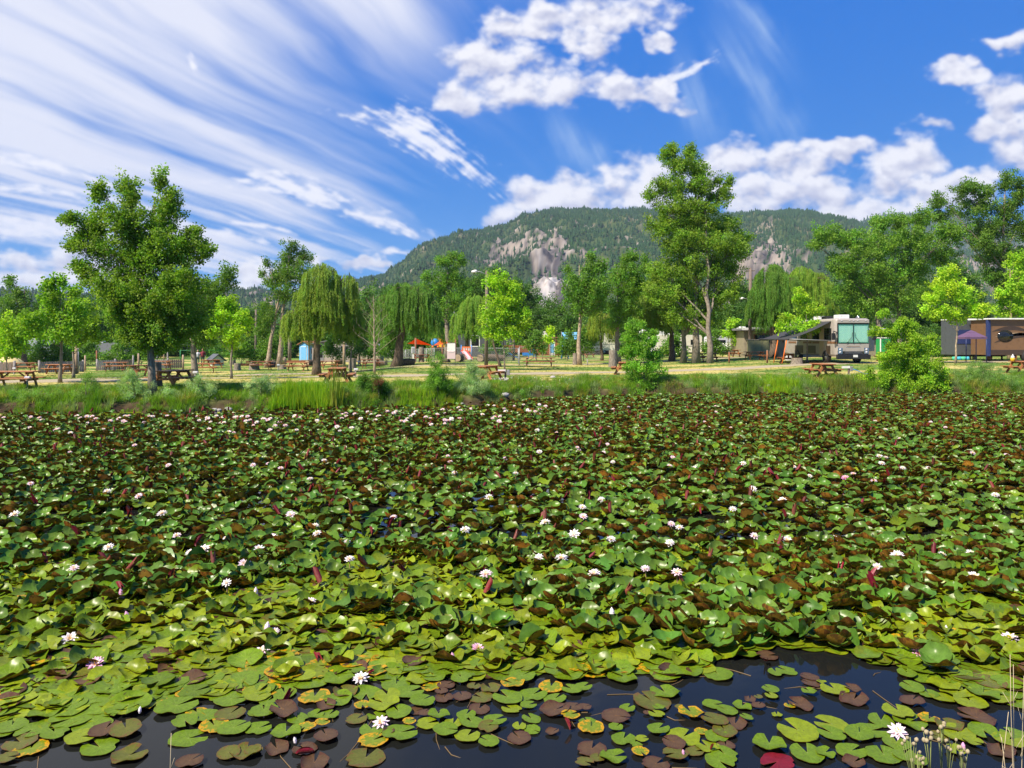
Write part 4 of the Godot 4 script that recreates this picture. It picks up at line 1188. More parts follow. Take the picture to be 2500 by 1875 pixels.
const PADS_2 := "120,600,200,g 90,660,190,l 350,510,260,g 510,530,270,g 300,620,180,g 530,650,240,y 170,690,130,g 720,520,230,g 840,390,230,y 710,370,190,o 930,620,220,g 770,610,190,o 710,670,220,g 620,720,150,b 140,770,210,g 290,770,220,b 400,810,170,g 540,790,130,g 640,790,150,g 120,900,230,g 310,930,230,g 460,890,160,y 590,860,110,y 620,960,190,b 240,1045,190,b 455,1045,190,b 530,1160,220,b 60,1070,130,o 900,720,130,y 1060,710,240,l 1180,780,200,g 1010,790,150,g 855,820,160,o 975,900,210,g 980,990,220,y 1190,940,250,g 1100,935,90,b 1260,860,100,y 1300,750,130,b 925,1120,290,o 1160,550,230,g 1260,620,210,g 1090,640,200,l 1360,690,190,g 1380,450,170,g 1340,510,210,l 1430,570,150,y 1500,420,200,g 1380,780,100,b 1400,860,170,l 1490,800,170,g 1540,920,190,g 1600,860,140,l 1700,790,150,g 1740,850,190,g 1710,960,190,l 1875,1000,165,g 1870,890,160,o 1920,840,170,g 1800,740,160,b 1820,650,190,o 1670,650,150,b 1530,660,150,b 1545,565,130,b 1510,620,100,b 1660,515,170,g 1790,490,120,o 1910,480,130,b 1760,570,115,o 1890,585,155,o 2020,660,230,g 1940,430,210,l 1790,400,130,g 1680,370,140,b 1650,290,180,g 1800,320,140,g 1950,310,200,o 2110,370,170,b 2130,500,200,g 2060,560,180,y 2050,740,150,l 2110,880,110,l 2110,965,190,b 2180,720,120,g 180,400,220,y 330,430,190,g 240,470,190,y 60,500,180,g 1080,380,220,y 1300,400,190,g 1180,440,200,l 1000,460,180,y 1450,500,190,g 820,450,210,g"
const PADS_3 := "160,630,210,g 330,660,170,g 60,650,160,g 150,740,170,g 300,570,190,y 460,600,150,g 550,580,130,g 430,490,220,g 630,455,200,y 850,500,230,g 1180,495,190,o 1590,475,230,g 1340,450,250,g 1110,420,200,g 1390,385,200,g 1180,610,220,g 1080,680,300,o 890,740,120,g 330,760,220,b 470,740,150,b 555,740,110,b 450,810,140,y 150,810,150,g 590,845,155,g 610,890,200,y 800,800,220,b 800,890,110,g 1115,795,120,l 1130,745,90,g 1040,770,60,b 50,880,110,g 155,900,130,g 310,920,100,b 615,1060,220,b 780,1120,210,g 660,1130,120,o 560,1170,140,o 860,970,190,g 1000,970,100,l 960,1020,90,g 990,1080,130,y 1130,910,170,g 1380,785,190,y 1290,745,70,o 1550,705,150,g 1660,755,160,g 1775,720,145,g 1835,680,90,b 1900,725,100,b 1810,815,100,g 1565,840,200,o 1720,850,180,b 1460,915,100,y 1320,960,250,l 1640,920,200,o 1580,960,180,g 1250,1020,180,b 1260,1105,200,o 1510,1035,180,l 1410,1070,140,o 1650,1030,150,b 1640,1100,210,g 1600,1160,220,g 1110,1180,210,b 1985,1025,250,g 2120,440,150,g 2035,460,130,g 1970,330,160,b 1810,320,190,g 1995,600,135,g 1900,660,70,o 2000,660,100,l 2045,785,80,l 700,430,200,g 960,430,190,g 1480,430,180,l 1250,380,200,g 600,400,190,g 520,440,170,y"
const PADS_4 := "1010,280,220,g 560,495,140,b 570,545,130,b 650,540,70,l 555,615,110,g 750,600,200,l 890,600,130,b 900,670,210,b 490,710,180,b 405,720,85,y 305,785,80,l 470,920,310,l 730,870,260,l 780,855,190,o 730,950,200,g 940,950,220,g 1030,910,230,g 540,1090,270,g 680,1090,150,g 250,1030,240,g 880,1080,220,g 310,1165,260,r 1350,690,180,b 1310,480,150,g 1460,500,200,g 1600,560,250,l 1480,630,150,g 1590,660,180,l 1700,620,250,l 1800,700,240,l 1240,780,220,l 1110,830,200,g 1330,840,250,g 1480,820,160,y 1640,880,200,o 1850,820,250,b 1700,940,260,l 1820,1010,140,l 1560,950,150,o 1230,1000,220,g 1130,1100,270,g 1290,1100,180,g 1690,1070,150,l 1900,930,220,g 2100,1000,220,l 2040,1070,200,b 2150,940,200,g 2000,650,250,l 2100,620,200,g 1400,1150,150,g 900,1170,160,b 1000,340,200,g 1090,370,190,g 1200,380,120,o 1300,360,190,o 1190,230,220,g 1420,440,200,g 1560,440,220,g 1900,640,230,g 2180,700,200,g 2180,560,180,g 1700,480,200,g 1850,560,200,g 2000,520,220,l 1350,580,180,g"

func fill_limit(px: float) -> float:
	return table([[-400, 1765], [0, 1760], [180, 1765], [300, 1735], [420, 1700], [640, 1690], [680, 1665], [1000, 1650], [1300, 1645], [1500, 1650], [1700, 1638], [1780, 1600], [1900, 1578], [2020, 1582], [2140, 1612], [2250, 1645], [2350, 1665], [2500, 1690], [2900, 1700]], px)

func notch_side(turn: float) -> String:
	var k := int(floor(fposmod(turn + PI / 4, TAU) / (PI / 2)))
	return ["right", "far side", "left", "near side"][k]

func make_pads() -> void:
	var veins := Color(0.306, 0.391, 0.076)
	var tg := pad_texture(Color(0.155, 0.258, 0.008), veins, Color.BLACK, 0.0, 0.07, 1)
	var tl := pad_texture(Color(0.245, 0.318, 0.008), veins, Color.BLACK, 0.0, 0.10, 2)
	var to := pad_texture(Color(0.140, 0.153, 0.019), Color(0.255, 0.221, 0.060), Color(0.170, 0.102, 0.025), 0.1, 0.08, 3)
	var tb := pad_texture(Color(0.123, 0.072, 0.036), Color(0.272, 0.136, 0.043), Color(0.102, 0.043, 0.025), 0.1, 0.0, 4)
	var ty := pad_texture(Color(0.212, 0.281, 0.010), veins, Color(0.612, 0.340, 0.010), 0.22, 0.06, 5)
	var tr := pad_texture(Color(0.22, 0.014, 0.026), Color(0.34, 0.05, 0.045), Color.BLACK, 0.0, 0.0, 6)
	var tu := pad_texture(Color(0.40, 0.205, 0.028), Color(0.46, 0.25, 0.05), Color(0.18, 0.08, 0.02), 0.08, 0.0, 7)
	var td := pad_texture(Color(0.112, 0.232, 0.026), Color(0.136, 0.264, 0.043), Color.BLACK, 0.0, 0.0, 8)
	var tops := {g = pad_material(tg, 0.33), l = pad_material(tl, 0.36), o = pad_material(to, 0.33), b = pad_material(tb, 0.38), y = pad_material(ty, 0.36), r = pad_material(tr, 0.4), d = pad_material(td, 0.32)}
	var under := pad_material(tu, 0.55)
	under.backlight = lin(0.95, 0.80, 0.20)
	var flat := {}
	for k in tops:
		flat[k] = []
		for v in 4: flat[k].append(pad_mesh("flat" if v < 3 else "rim", v, tops[k], under))
	var rim := []
	var up := []
	for v in 6: rim.append(pad_mesh("rim" if v < 4 else "wavy", v, tops["g" if v % 2 else "l"], under))
	for k in ["wavy", "cup", "wavy", "cup", "cup", "saddle", "cup", "fold", "wavy", "cup"]: up.append(pad_mesh(k, 1, tops.d if up.size() % 5 else tops.g, under))
	# --- the pads that show largest, each a thing of its own
	var words := {g = "green", l = "lime green", o = "olive", b = "brown", y = "yellow-edged green", r = "red"}
	var singles := []
	for set_ in [[PADS_1, 0.0, 0.2893], [PADS_2, 600.0, 0.3165], [PADS_3, 1250.0, 0.3165], [PADS_4, 1800.0, 0.3161]]:
		for e in set_[0].split(" "):
			var q = e.split(",")
			var px: float = set_[1] + float(q[0]) * set_[2]
			var py: float = 1500.0 + float(q[1]) * set_[2]
			var w: float = float(q[2]) * set_[2]
			var again := false
			for o in singles:
				if Vector2(o[0] - px, (o[1] - py) * 2.0).length() < minf(o[2], w) * 0.42: again = true
			if not again: singles.append([px, py, w, q[3]])
	var count := 0
	for i in singles.size():
		var q: Array = singles[i]
		var p := on_water(q[0], q[1])
		var r: float = q[2] / 2.0 / F * -p.z * 1.05
		p.y = 0.006 + 0.004 * (i % 7) + 0.012 * rng.randf()
		var near := 0
		for o in singles:
			if o != q and Vector2(o[0] - q[0], (o[1] - q[1]) * 2.0).length() < (o[2] + q[2]) * 0.5: near += 1
		var turn := rnd(0.2, 2.6) if rng.randf() < 0.75 else rnd(0, TAU)
		var o := MeshInstance3D.new()
		o.name = unique_name("lily_pad")
		o.mesh = flat[q[3]][rng.randi() % 4]
		add_child(o, true)
		o.transform = Transform3D(Basis.from_euler(Vector3(rnd(-0.05, 0.08), turn, rnd(-0.05, 0.05))).scaled(Vector3(r, r, r)), p)
		var place := ""
		var nf := ""
		var best := 1e9
		for f in FLOWERS:
			var dd := Vector2(f[0] * 1.1302 - q[0], (f[1] * 1.1302 - q[1]) * 1.6).length()
			if dd < best:
				best = dd
				nf = "above" if f[1] * 1.1302 < q[1] - 25 else "below" if f[1] * 1.1302 > q[1] + 25 else "beside"
		var cols := ["left edge", "far left", "left", "left centre", "centre left", "centre", "centre right", "right centre", "right", "far right", "right edge"]
		var side: String = ("bottom " if q[1] > 1775 else "lower " if q[1] > 1690 else "mid ") + cols[clampi(int(q[0] / 2500.0 * 11.0), 0, 10)]
		if near == 0: place = "alone on dark water, %s" % side
		elif best < 90: place = "with a blossom %s it, %s" % [nf, side]
		elif near < 3: place = "in a loose cluster, %s" % side
		else: place = "packed among others, %s" % side
		var size := "small " if r < 0.094 else "large " if r > 0.14 else ""
		tag(o, "%s%s lily pad, notch %s, %s" % [size, words[q[3]], notch_side(turn), place], "lily pad", "near lily pads")
		count += 1
	# --- the rest of the carpet
	var fx := []
	var fc := []
	for v in 10: fx.append([]); fc.append([])
	var ux := []
	var uc := []
	for v in up.size(): ux.append([]); uc.append([])
	var rx := []
	var rc := []
	var keys := ["g", "g", "g", "l", "l", "o", "y", "b", "g", "l"]
	nz.fractal_octaves = 3
	nz.frequency = 1.0
	var n := 0
	while n < 47000:
		n += 1
		# even over the water area
		var d := sqrt(rnd(28.0, 43.1 * 43.1)) if n % 7 else sqrt(rnd(28.0, 120.0))
		var x := rnd(-0.74, 0.74) * d
		var px := CX + F * x / d
		var py := HZ + F * CAM_H / d
		if py > fill_limit(px) + 18.0 * nz.get_noise_2d(px * 0.01, 1.0): continue
		if d > bank_d(x) - 0.15: continue
		# a few gaps of open water in the middle distance, more beyond on the left
		var open := nz.get_noise_2d(x * 0.9 + 11.0, d * 0.5)
		if open < -0.5 and d < 14.0: continue
		if d > bank_d(x) - 2.7 and x < -1.0 and rng.randf() < 0.5: continue
		var raised := smoothstep(7.4, 12.0, d + 4.2 * nz.get_noise_2d(x * 0.32, d * 0.3 + 60.0))
		if d > bank_d(x) - 2.5 and x < 0.0: raised *= 0.35
		var g := rnd(0.72, 1.25)
		var r := rnd(0.115, 0.168) if d < 9.0 else rnd(0.095, 0.155)
		if rng.randf() < raised * 0.86:
			var k := rng.randi() % up.size()
			# blown by the wind: many stand with the edge towards us lifted and show their red-brown backs
			var back := rng.randf() < 0.5 + 0.1 * smoothstep(11.0, 22.0, d)
			var tilt := rnd(0.05, 0.45) if back else -rnd(0.0, 0.38)
			var b := Basis(Vector3.UP, rnd(-0.5, 0.5)) * Basis(Vector3.RIGHT, -tilt) * Basis(Vector3.FORWARD, rnd(-0.35, 0.35)) * Basis(Vector3.UP, rnd(0, TAU))
			ux[k].append(Transform3D(b.scaled(Vector3.ONE * r), Vector3(x, rnd(0.035, 0.11), -d)))
			uc[k].append(Color(g * rnd(0.8, 1.25), g, g * rnd(0.7, 1.2)))
		elif rng.randf() < 0.35 * smoothstep(6.0, 7.8, d):
			var k := rng.randi() % 6
			rx.append([k, Transform3D(Basis.from_euler(Vector3(rnd(-0.1, 0.25), rnd(0, TAU), rnd(-0.15, 0.15))).scaled(Vector3.ONE * r), Vector3(x, rnd(0.012, 0.05), -d))])
			rc.append(Color(g, g, g))
		else:
			var k := rng.randi() % 10
			if (k == 6 or k == 7 or k == 5) and rng.randf() < 0.45: k = rng.randi() % 3
			fx[k].append(Transform3D(Basis.from_euler(Vector3(rnd(-0.04, 0.08), rnd(0, TAU), rnd(-0.05, 0.05))).scaled(Vector3.ONE * r), Vector3(x, rnd(0.004, 0.035), -d)))
			fc[k].append(Color(g, g, g))
	var all := Node3D.new()
	all.name = "lily_pads"
	add_child(all)
	tag(all, "dense carpet of green and red-brown lily pads covering the pond", "lily pads", "", "stuff")
	for k in 10:
		if fx[k].size(): multi("floating_pads", flat[keys[k]][k % 4], fx[k], fc[k], null, all)
	for k in 6:
		var a := []
		var c := []
		for i in rx.size():
			if rx[i][0] == k:
				a.append(rx[i][1])
				c.append(rc[i])
		multi("curled_pads", rim[k], a, c, null, all)
	for k in up.size(): multi("raised_pads", up[k], ux[k], uc[k], null, all)
	# thin brown leaf stems drifting at the surface
	var stems := st(true)
	for i in 46:
		var q: Array = singles[rng.randi() % singles.size()]
		var p := on_water(q[0] + rnd(-60, 60), maxf(q[1] + rnd(-10, 30), 1650.0), 0.003)
		var a := rnd(0, TAU)
		var ln := rnd(0.15, 0.45)
		var e1 := p + Vector3(cos(a), 0, sin(a)) * ln
		tube(stems, [p, p.lerp(e1, 0.5) + Vector3(rnd(-0.04, 0.04), 0, rnd(-0.04, 0.04)), e1 - Vector3(0, 0.006, 0)], [0.004, 0.0035, 0.002], 5, false)
	part(stems, "drifting_stems", mat(lin(0.14, 0.09, 0.035), 0.5), all)
	# young leaves, still rolled up and red
	var roll_top := pad_material(tr, 0.45)
	var roll := pad_mesh("roll", 1, roll_top, pad_material(pad_texture(Color(0.25, 0.05, 0.045), Color(0.36, 0.12, 0.08), Color.BLACK, 0, 0, 9), 0.45))
	var lx := []
	var lc := []
	for i in 520:
		var d := sqrt(rnd(72.0, 32.0 * 32.0))
		var x := rnd(-0.72, 0.72) * d
		var up_dir := Vector3(rnd(-0.5, 0.5), rnd(0.5, 1.0), rnd(-0.4, 0.4)).normalized()
		var side := up_dir.cross(rand_dir()).normalized()
		lx.append(Transform3D(Basis(up_dir, side, up_dir.cross(side)).scaled(Vector3.ONE * rnd(0.07, 0.12)), Vector3(x, rnd(0.10, 0.24), -d)))
		var g := rnd(0.6, 1.5)
		lc.append(Color(g, g * rnd(0.8, 1.6), g * rnd(0.8, 1.4)))
	multi("rolled_young_leaves", roll, lx, lc, null, all)
	# single rolled red leaves in the near water
	for q in [[775, 1619, 0.085, 0.3, "crimson rolled leaf standing among pads near the left blossoms"], [2150 * 0.87, 1625, 0.06, 0.4, "pink-red leaf curling out of the open water at the right"], [1385, 1785, 0.05, 1.0, "small red leaf bud beside a yellow-edged pad"], [905, 1655, 0.045, 0.6, "dark red rolled leaf beside the lower white blossom"], [745, 1850, 0.07, 0.1, "crimson folded leaf at the lower edge among brown pads"], [705, 1715, 0.07, 0.7, "red-brown rolled leaf on the packed pads at the lower left"], [1740, 1760 + 80, 0.03, 1.2, "tiny pink bud leaf between olive pads at the bottom"]]:
		var p := on_water(q[0], q[1])
		var o := put(roll, "rolled_lily_leaf", null, self, p + Vector3(0, 0.03, 0))
		o.transform = Transform3D(Basis.from_euler(Vector3(0.2, q[0], q[3])).scaled(Vector3.ONE * q[2]), p + Vector3(0, 0.03 + q[2] * 0.5 * q[3], 0))
		tag(o, q[4], "lily leaf", "rolled red leaves in the near water")

# ---------------------------------------------------------------- water lilies: x, y, width in the photograph at 2212 pixels across, then c colour (0 white, 1 pale pink, 2 pink), b bud
const FLOWERS := [[152, 1378, 40, 0], [207, 1432, 40, 2], [565, 1405, 36, 1], [780, 1462, 38, 0], [823, 1557, 38, 1], [1032, 1397, 30, 2], [872, 1308, 28, 2], [671, 1297, 26, 1], [592, 1362, 26, 1], [1820, 1258, 34, 0], [1987, 1409, 36, 2], [2181, 1376, 36, 1], [1938, 1576, 42, 1], [2196, 1322, 32, 0], [2113, 1272, 28, 0], [2105, 1244, 32, 0],
	[1213, 1204, 30, 0], [1152, 1257, 28, 0], [1050, 1238, 30, 1], [1284, 1237, 30, 0], [1240, 1152, 28, 0], [1164, 1202, 22, 0], [1178, 1127, 24, 0], [1468, 1138, 20, 0], [1447, 1171, 22, 0], [1320, 1163, 22, 0], [1450, 1130, 18, 1], [1462, 1234, 26, 1], [1394, 1226, 22, 1], [1465, 1346, 26, 0], [1318, 1336, 20, 0], [1700, 1166, 28, 0], [1803, 1162, 24, 1], [1938, 1198, 30, 0], [1895, 1222, 22, 1], [1630, 1156, 22, 1], [2097, 1194, 24, 0],
	[440, 1185, 28, 0], [412, 1192, 24, 0], [528, 1216, 28, 1], [588, 1159, 24, 1], [560, 1184, 24, 0], [755, 1206, 24, 0], [685, 1150, 20, 0], [490, 1256, 22, 0], [310, 1269, 24, 0], [430, 1267, 22, 1], [262, 1290, 16, 1], [235, 1180, 24, 0], [350, 1108, 24, 0], [32, 1110, 24, 0], [628, 1110, 22, 1], [680, 1134, 20, 0], [382, 1155, 20, 1], [1005, 1143, 24, 0], [1056, 1073, 20, 0], [850, 1116, 18, 1], [1258, 1094, 18, 0], [1260, 1114, 20, 1], [1299, 1078, 18, 0], [1690, 1079, 20, 0], [1583, 1098, 18, 0], [1826, 1031, 18, 2], [232, 1060, 18, 0], [750, 1168, 16, 0], [2035, 1195, 18, 0], [1605, 1000, 15, 0], [1500, 1010, 15, 0], [1900, 985, 16, 0], [1905, 1000, 15, 0], [2150, 1068, 18, 0], [160, 1225, 22, 1], [488, 1160, 14, 0], [300, 1070, 18, 1], [1165, 975, 14, 0], [1950, 1010, 14, 0]]

func petal(length: float, width: float, rise: float, cup: float) -> ArrayMesh:
	var s := st(true)
	var rows := []
	for j in 5:
		var t := j / 4.0
		var w: float = width * [0.35, 0.85, 1.0, 0.68, 0.04][j] * 0.5
		var ang := rise * (1.0 - 0.35 * t)
		var p := Vector3(cos(ang) * length * t, sin(ang) * length * t + 0.05 * t * t * length, 0)
		rows.append([p + Vector3(0, cup * w, -w), p, p + Vector3(0, cup * w, w)])
	for j in 4:
		for k in 2:
			quad(s, rows[j][k], rows[j][k + 1], rows[j + 1][k + 1], rows[j + 1][k])
	return done(s)

func make_flowers() -> void:
	var ms := []
	for c in [[0.88, 0.85, 0.86], [0.86, 0.68, 0.78], [0.82, 0.40, 0.64]]:
		var m := mat(lin(c[0], c[1], c[2]), 0.55)
		m.backlight_enabled = true
		m.backlight = lin(0.6, 0.52, 0.56)
		ms.append(m)
	var gold := mat(lin(0.85, 0.55, 0.05), 0.7)
	var sepal := mat(lin(0.30, 0.20, 0.09), 0.6)
	var rings := [[9, petal(1.0, 0.36, 0.14, 0.35), 0.0, 0.0], [8, petal(0.92, 0.34, 0.46, 0.45), 0.35, 0.03], [7, petal(0.76, 0.30, 0.80, 0.5), 0.1, 0.06]]
	var sta := st(false)
	for i in 26:
		var a := i * 2.4
		var r := 0.04 + 0.16 * sqrt(i / 26.0)
		var p := Vector3(cos(a) * r, 0.08, sin(a) * r)
		var e := p * Vector3(1.5, 1, 1.5) + Vector3(0, 0.30 - r * 0.5, 0)
		var w := Vector3(-sin(a), 0, cos(a)) * 0.03
		tri(sta, p - w, e, p + w)
		tri(sta, p - w * 0.5 + Vector3(0.02, 0, 0), e + w, p + w)
	var stamen := done(sta)
	# one mesh for blossoms too small to show their petals
	var whole := SurfaceTool.new()
	for q in rings:
		for i in q[0]:
			whole.append_from(q[1], 0, Transform3D(Basis(Vector3.UP, q[2] + TAU * i / q[0]), Vector3(0, q[3], 0)))
	var small := whole.commit()
	var list := []
	for f in FLOWERS: list.append([f[0] * 1.1302, f[1] * 1.1302, f[2] * 1.1302, f[3]])
	# small ones across the far water, thick along the left bank
	for i in 222:
		var px := rnd(0, 2500)
		var py := HZ + F * CAM_H / rnd(15, 40)
		var edge := 1012.0 - 45.0 * smoothstep(560, 1700, px)
		if i < 118:
			px = rnd(0, 1480)
			edge = 1012.0 - 45.0 * smoothstep(560, 1700, px)
			py = edge + 3.0 + 40.0 * pow(rnd(0, 1), 1.7)
		if py < edge + 3.0: continue
		var d := F * CAM_H / (py - HZ)
		list.append([px, py, rnd(0.12, 0.17) * (1.3 if i < 118 else 1.0) / d * F, 0 if rng.randf() < 0.4 else 1])
	var tints := ["white", "pale pink", "deep pink"]
	for i in list.size():
		var q: Array = list[i]
		var far: bool = q[1] < 1120
		var p := on_water(q[0], q[1], 0.17 if q[1] < 1420 else 0.06)
		var r: float = q[2] / 2.0 / F * -p.z * 1.05
		var tilt := Basis(Vector3.RIGHT, rnd(0.15, 0.6)) * Basis(Vector3.FORWARD, rnd(-0.25, 0.25)) * Basis(Vector3.UP, rnd(0, TAU))
		var bank := ""
		var bd := 1e9
		for f in [[20, "the near left table"], [95, "the left end weeds"], [150, "the young maple stem"], [212, "the sword-leaved clump"], [265, "the second board fence"], [322, "the left silvery shrub"], [372, "the bank cottonwood"], [425, "the near end-on table"], [485, "the right silvery shrub"], [553, "the pale boulder"], [600, "the light young maple"], [640, "the third silvery shrub"], [700, "the left half of the reeds"], [770, "the right half of the reeds"], [822, "the thin tall reeds"], [885, "the round shrub"], [935, "the red-leaved twigs"], [1000, "the low bright reeds"], [1066, "the conical shrub"], [1148, "the silvery middle shrub"], [1190, "the lamp pole"], [1236, "the white site sign"], [1316, "the long dark table"], [1410, "the slim poplar"], [1500, "the mossy stump"], [1572, "the leafy shrub"], [1660, "the dry tussock"], [1745, "the dark weeds"], [1876, "the white boulder"], [2008, "the near orange table"], [2080, "the motorhome"], [2215, "the yellow-green bush"], [2333, "the yellow-green maple"], [2400, "the grey-green shrub"], [2490, "the right edge table"]]:
			if absf(f[0] - q[0]) < bd:
				bd = absf(f[0] - q[0])
				bank = f[1]
		var strip: String = ["left edge", "far left", "left", "left centre", "centre left", "centre", "centre right", "right centre", "right", "far right", "right edge"][clampi(int(q[0] / 2500.0 * 11.0), 0, 10)]
		var depth := "against the bank" if q[1] < 1000 else "close to the bank" if q[1] < 1020 else "short of the bank" if q[1] < 1045 else "in the far carpet" if q[1] < 1075 else "in mid carpet"
		var where := "at the far left bank" if q[0] < 560 else "far out before the reeds" if q[0] < 900 else "far out before the bank shrubs" if q[0] < 1500 else "in the far right of the pond" if q[0] > 1950 else "in the far middle of the pond"
		var label := "small %s lily blossom %s, below %s" % [tints[q[3]], depth, bank]
		if i < FLOWERS.size():
			var col := int(q[0] / 250.0)
			var third: String = ["at the far left", "in the left part", "left of the middle", "left of the middle", "just left of centre", "just right of centre", "right of the middle", "right of the middle", "in the right part", "at the far right"][mini(col, 9)]
			var row := "in the upper carpet" if q[1] < 1180 else "in the upper middle carpet" if q[1] < 1300 else "in the middle carpet" if q[1] < 1420 else "on the lower carpet" if q[1] < 1600 else "near the open water"
			label = "%s water lily blossom %s, %s" % [tints[q[3]], third, row]
		var t := thing("water_lily", p - Vector3(0, 0.02, 0), label, "water lily", "water lily blossoms")
		var b := tilt.scaled(Vector3.ONE * r)
		if q[2] > 22:
			for ring in rings:
				for k in ring[0]:
					var o := put(ring[1], "petal", ms[q[3] if ring[3] < 0.05 else maxi(0, q[3] - 1)], t)
					o.transform = Transform3D(b * Basis(Vector3.UP, ring[2] + TAU * k / ring[0] + rnd(-0.1, 0.1)) * Basis(Vector3.FORWARD, rnd(-0.12, 0.12)), b * Vector3(0, ring[3], 0))
		else:
			var o := put(small, "petals", ms[q[3]], t)
			o.transform = Transform3D(b, Vector3.ZERO)
		var c := put(stamen, "stamens", gold, t)
		c.transform = Transform3D(b.scaled(Vector3.ONE * 1.7), Vector3.ZERO)
		if p.y > 0.1:
			var s := st(true)
			tube(s, [Vector3(0, 0, 0), Vector3(0.01, -p.y, 0.01)], [0.007, 0.008], 5, false)
			part(s, "stalk", sepal, t)
	# closed pink buds
	var bud := st(true)
	for k in 6:
		var a := TAU * k / 6
		var a2 := TAU * (k + 1) / 6
		var prof := [[0.0, 0.12], [0.3, 0.36], [0.65, 0.34], [0.9, 0.16], [1.05, 0.01]]
		for j in 4:
			var u: float = prof[j][1] * (1.0 + 0.08 * (k % 2))
			var u2: float = prof[j + 1][1]
			quad(bud, Vector3(cos(a) * u, prof[j][0], sin(a) * u), Vector3(cos(a2) * u, prof[j][0], sin(a2) * u), Vector3(cos(a2) * u2, prof[j + 1][0], sin(a2) * u2), Vector3(cos(a) * u2, prof[j + 1][0], sin(a) * u2))
	var bm := done(bud)
	for q in [[1107, 1610, 13, 2, "small pink lily bud floating at the pads below the deep pink blossom"], [650, 1548, 20, 1, "pale half-open bud left of a pale pink blossom"], [298, 1460, 16, 2, "pink lily bud standing in the left part"], [312, 1513, 15, 2, "pink bud among the pads below another bud"], [2352, 1832, 14, 2, "pink bud between the dry weeds at the lower right"], [1669, 1843, 10, 2, "tiny pink bud on an olive pad at the bottom"], [722, 1815, 12, 0, "brownish closed bud among brown pads at the bottom"], [340, 1742, 11, 0, "pale closed bud at the edge of the open water"], [1012, 1472, 14, 2, "pink bud left of the middle beside the water gap"], [1495, 1510, 18, 0, "white half-closed bud in the lower carpet"], [624, 1455, 14, 1, "pale pink bud in the middle of the left carpet"], [2310, 1540, 10, 0, "tiny pale bud at the right"]]:
		var p := on_water(q[0], q[1], 0.03)
		var r: float = q[2] / F * -p.z
		var t := thing("lily_bud", p, q[4], "lily bud", "closed lily buds")
		var o := put(bm, "bud", ms[q[3]], t)
		o.transform = Transform3D(Basis.from_euler(Vector3(rnd(-0.3, 0.3), 0, rnd(-0.3, 0.3))).scaled(Vector3(r, r * 1.5, r)), Vector3(0, 0, 0))

# ---------------------------------------------------------------- campground things
func bar(t: Node, n: String, m: Material, c: Vector3, size: Vector3, b := Basis.IDENTITY) -> MeshInstance3D:
	var s := st(false)
	var e := minf(0.02, minf(size.x, minf(size.y, size.z)) * 0.2)
	rbox(s, size, e)
	var o := put(done(s), n, m, t)
	o.transform = Transform3D(b, c)
	return o

# a box with small chamfers on every edge
func rbox(s: SurfaceTool, size: Vector3, e: float, c := Vector3.ZERO, bs := Basis.IDENTITY) -> void:
	var h := size / 2
	for ax in 3:
		for sg in [-1.0, 1.0]:
			var u := (ax + 1) % 3
			var w := (ax + 2) % 3
			var q := []
			for k in [[-1, -1], [1, -1], [1, 1], [-1, 1]]:
				var p := Vector3.ZERO
				p[ax] = h[ax] * sg
				p[u] = (h[u] - e) * k[0]
				p[w] = (h[w] - e) * k[1]
				q.append(c + bs * p)
			if sg > 0: quad(s, q[3], q[2], q[1], q[0])
			else: quad(s, q[0], q[1], q[2], q[3])
			# the chamfer between this face and the next axis
			for s2 in [-1.0, 1.0]:
				var a := Vector3.ZERO
				a[ax] = h[ax] * sg; a[u] = (h[u] - e) * s2; a[w] = -(h[w] - e)
				var a2 := a
				a2[w] = h[w] - e
				var b := Vector3.ZERO
				b[ax] = (h[ax] - e) * sg; b[u] = h[u] * s2; b[w] = -(h[w] - e)
				var b2 := b
				b2[w] = h[w] - e
				if sg * s2 > 0: quad(s, c + bs * a, c + bs * a2, c + bs * b2, c + bs * b)
				else: quad(s, c + bs * b, c + bs * b2, c + bs * a2, c + bs * a)

func rod(t: Node, n: String, m: Material, pts: Array, r: float, r2 := -1.0, sides := 8) -> MeshInstance3D:
	var s := st(true)
	var rr := []
	for i in pts.size(): rr.append(lerpf(r, r if r2 < 0 else r2, float(i) / maxf(1, pts.size() - 1)))
	tube(s, pts, rr, sides)
	return part(s, n, m, t)

func prism(s: SurfaceTool, poly: Array, z0: float, z1: float) -> void:
	# poly: Vector2 (x, y), anticlockwise seen from +z; z0 < z1
	var p := PackedVector2Array(poly)
	var ix := Geometry2D.triangulate_polygon(p)
	for i in range(0, ix.size(), 3):
		var a := p[ix[i]]
		var b := p[ix[i + 1]]
		var c := p[ix[i + 2]]
		var ccw := (b - a).cross(c - a) > 0
		if not ccw:
			var x := b
			b = c
			c = x
		tri(s, Vector3(a.x, a.y, z1), Vector3(c.x, c.y, z1), Vector3(b.x, b.y, z1))
		tri(s, Vector3(a.x, a.y, z0), Vector3(b.x, b.y, z0), Vector3(c.x, c.y, z0))
	for i in p.size():
		var a := p[i]
		var b := p[(i + 1) % p.size()]
		quad(s, Vector3(a.x, a.y, z0), Vector3(a.x, a.y, z1), Vector3(b.x, b.y, z1), Vector3(b.x, b.y, z0))

func rounded(x0: float, y0: float, x1: float, y1: float, r: float) -> Array:
	var p := []
	for q in [[x1 - r, y0 + r, -PI / 2], [x1 - r, y1 - r, 0.0], [x0 + r, y1 - r, PI / 2], [x0 + r, y0 + r, PI]]:
		for k in 4:
			var a: float = q[2] + PI / 2 * k / 3.0
			p.append(Vector2(q[0] + cos(a) * r, q[1] + sin(a) * r))
	return p

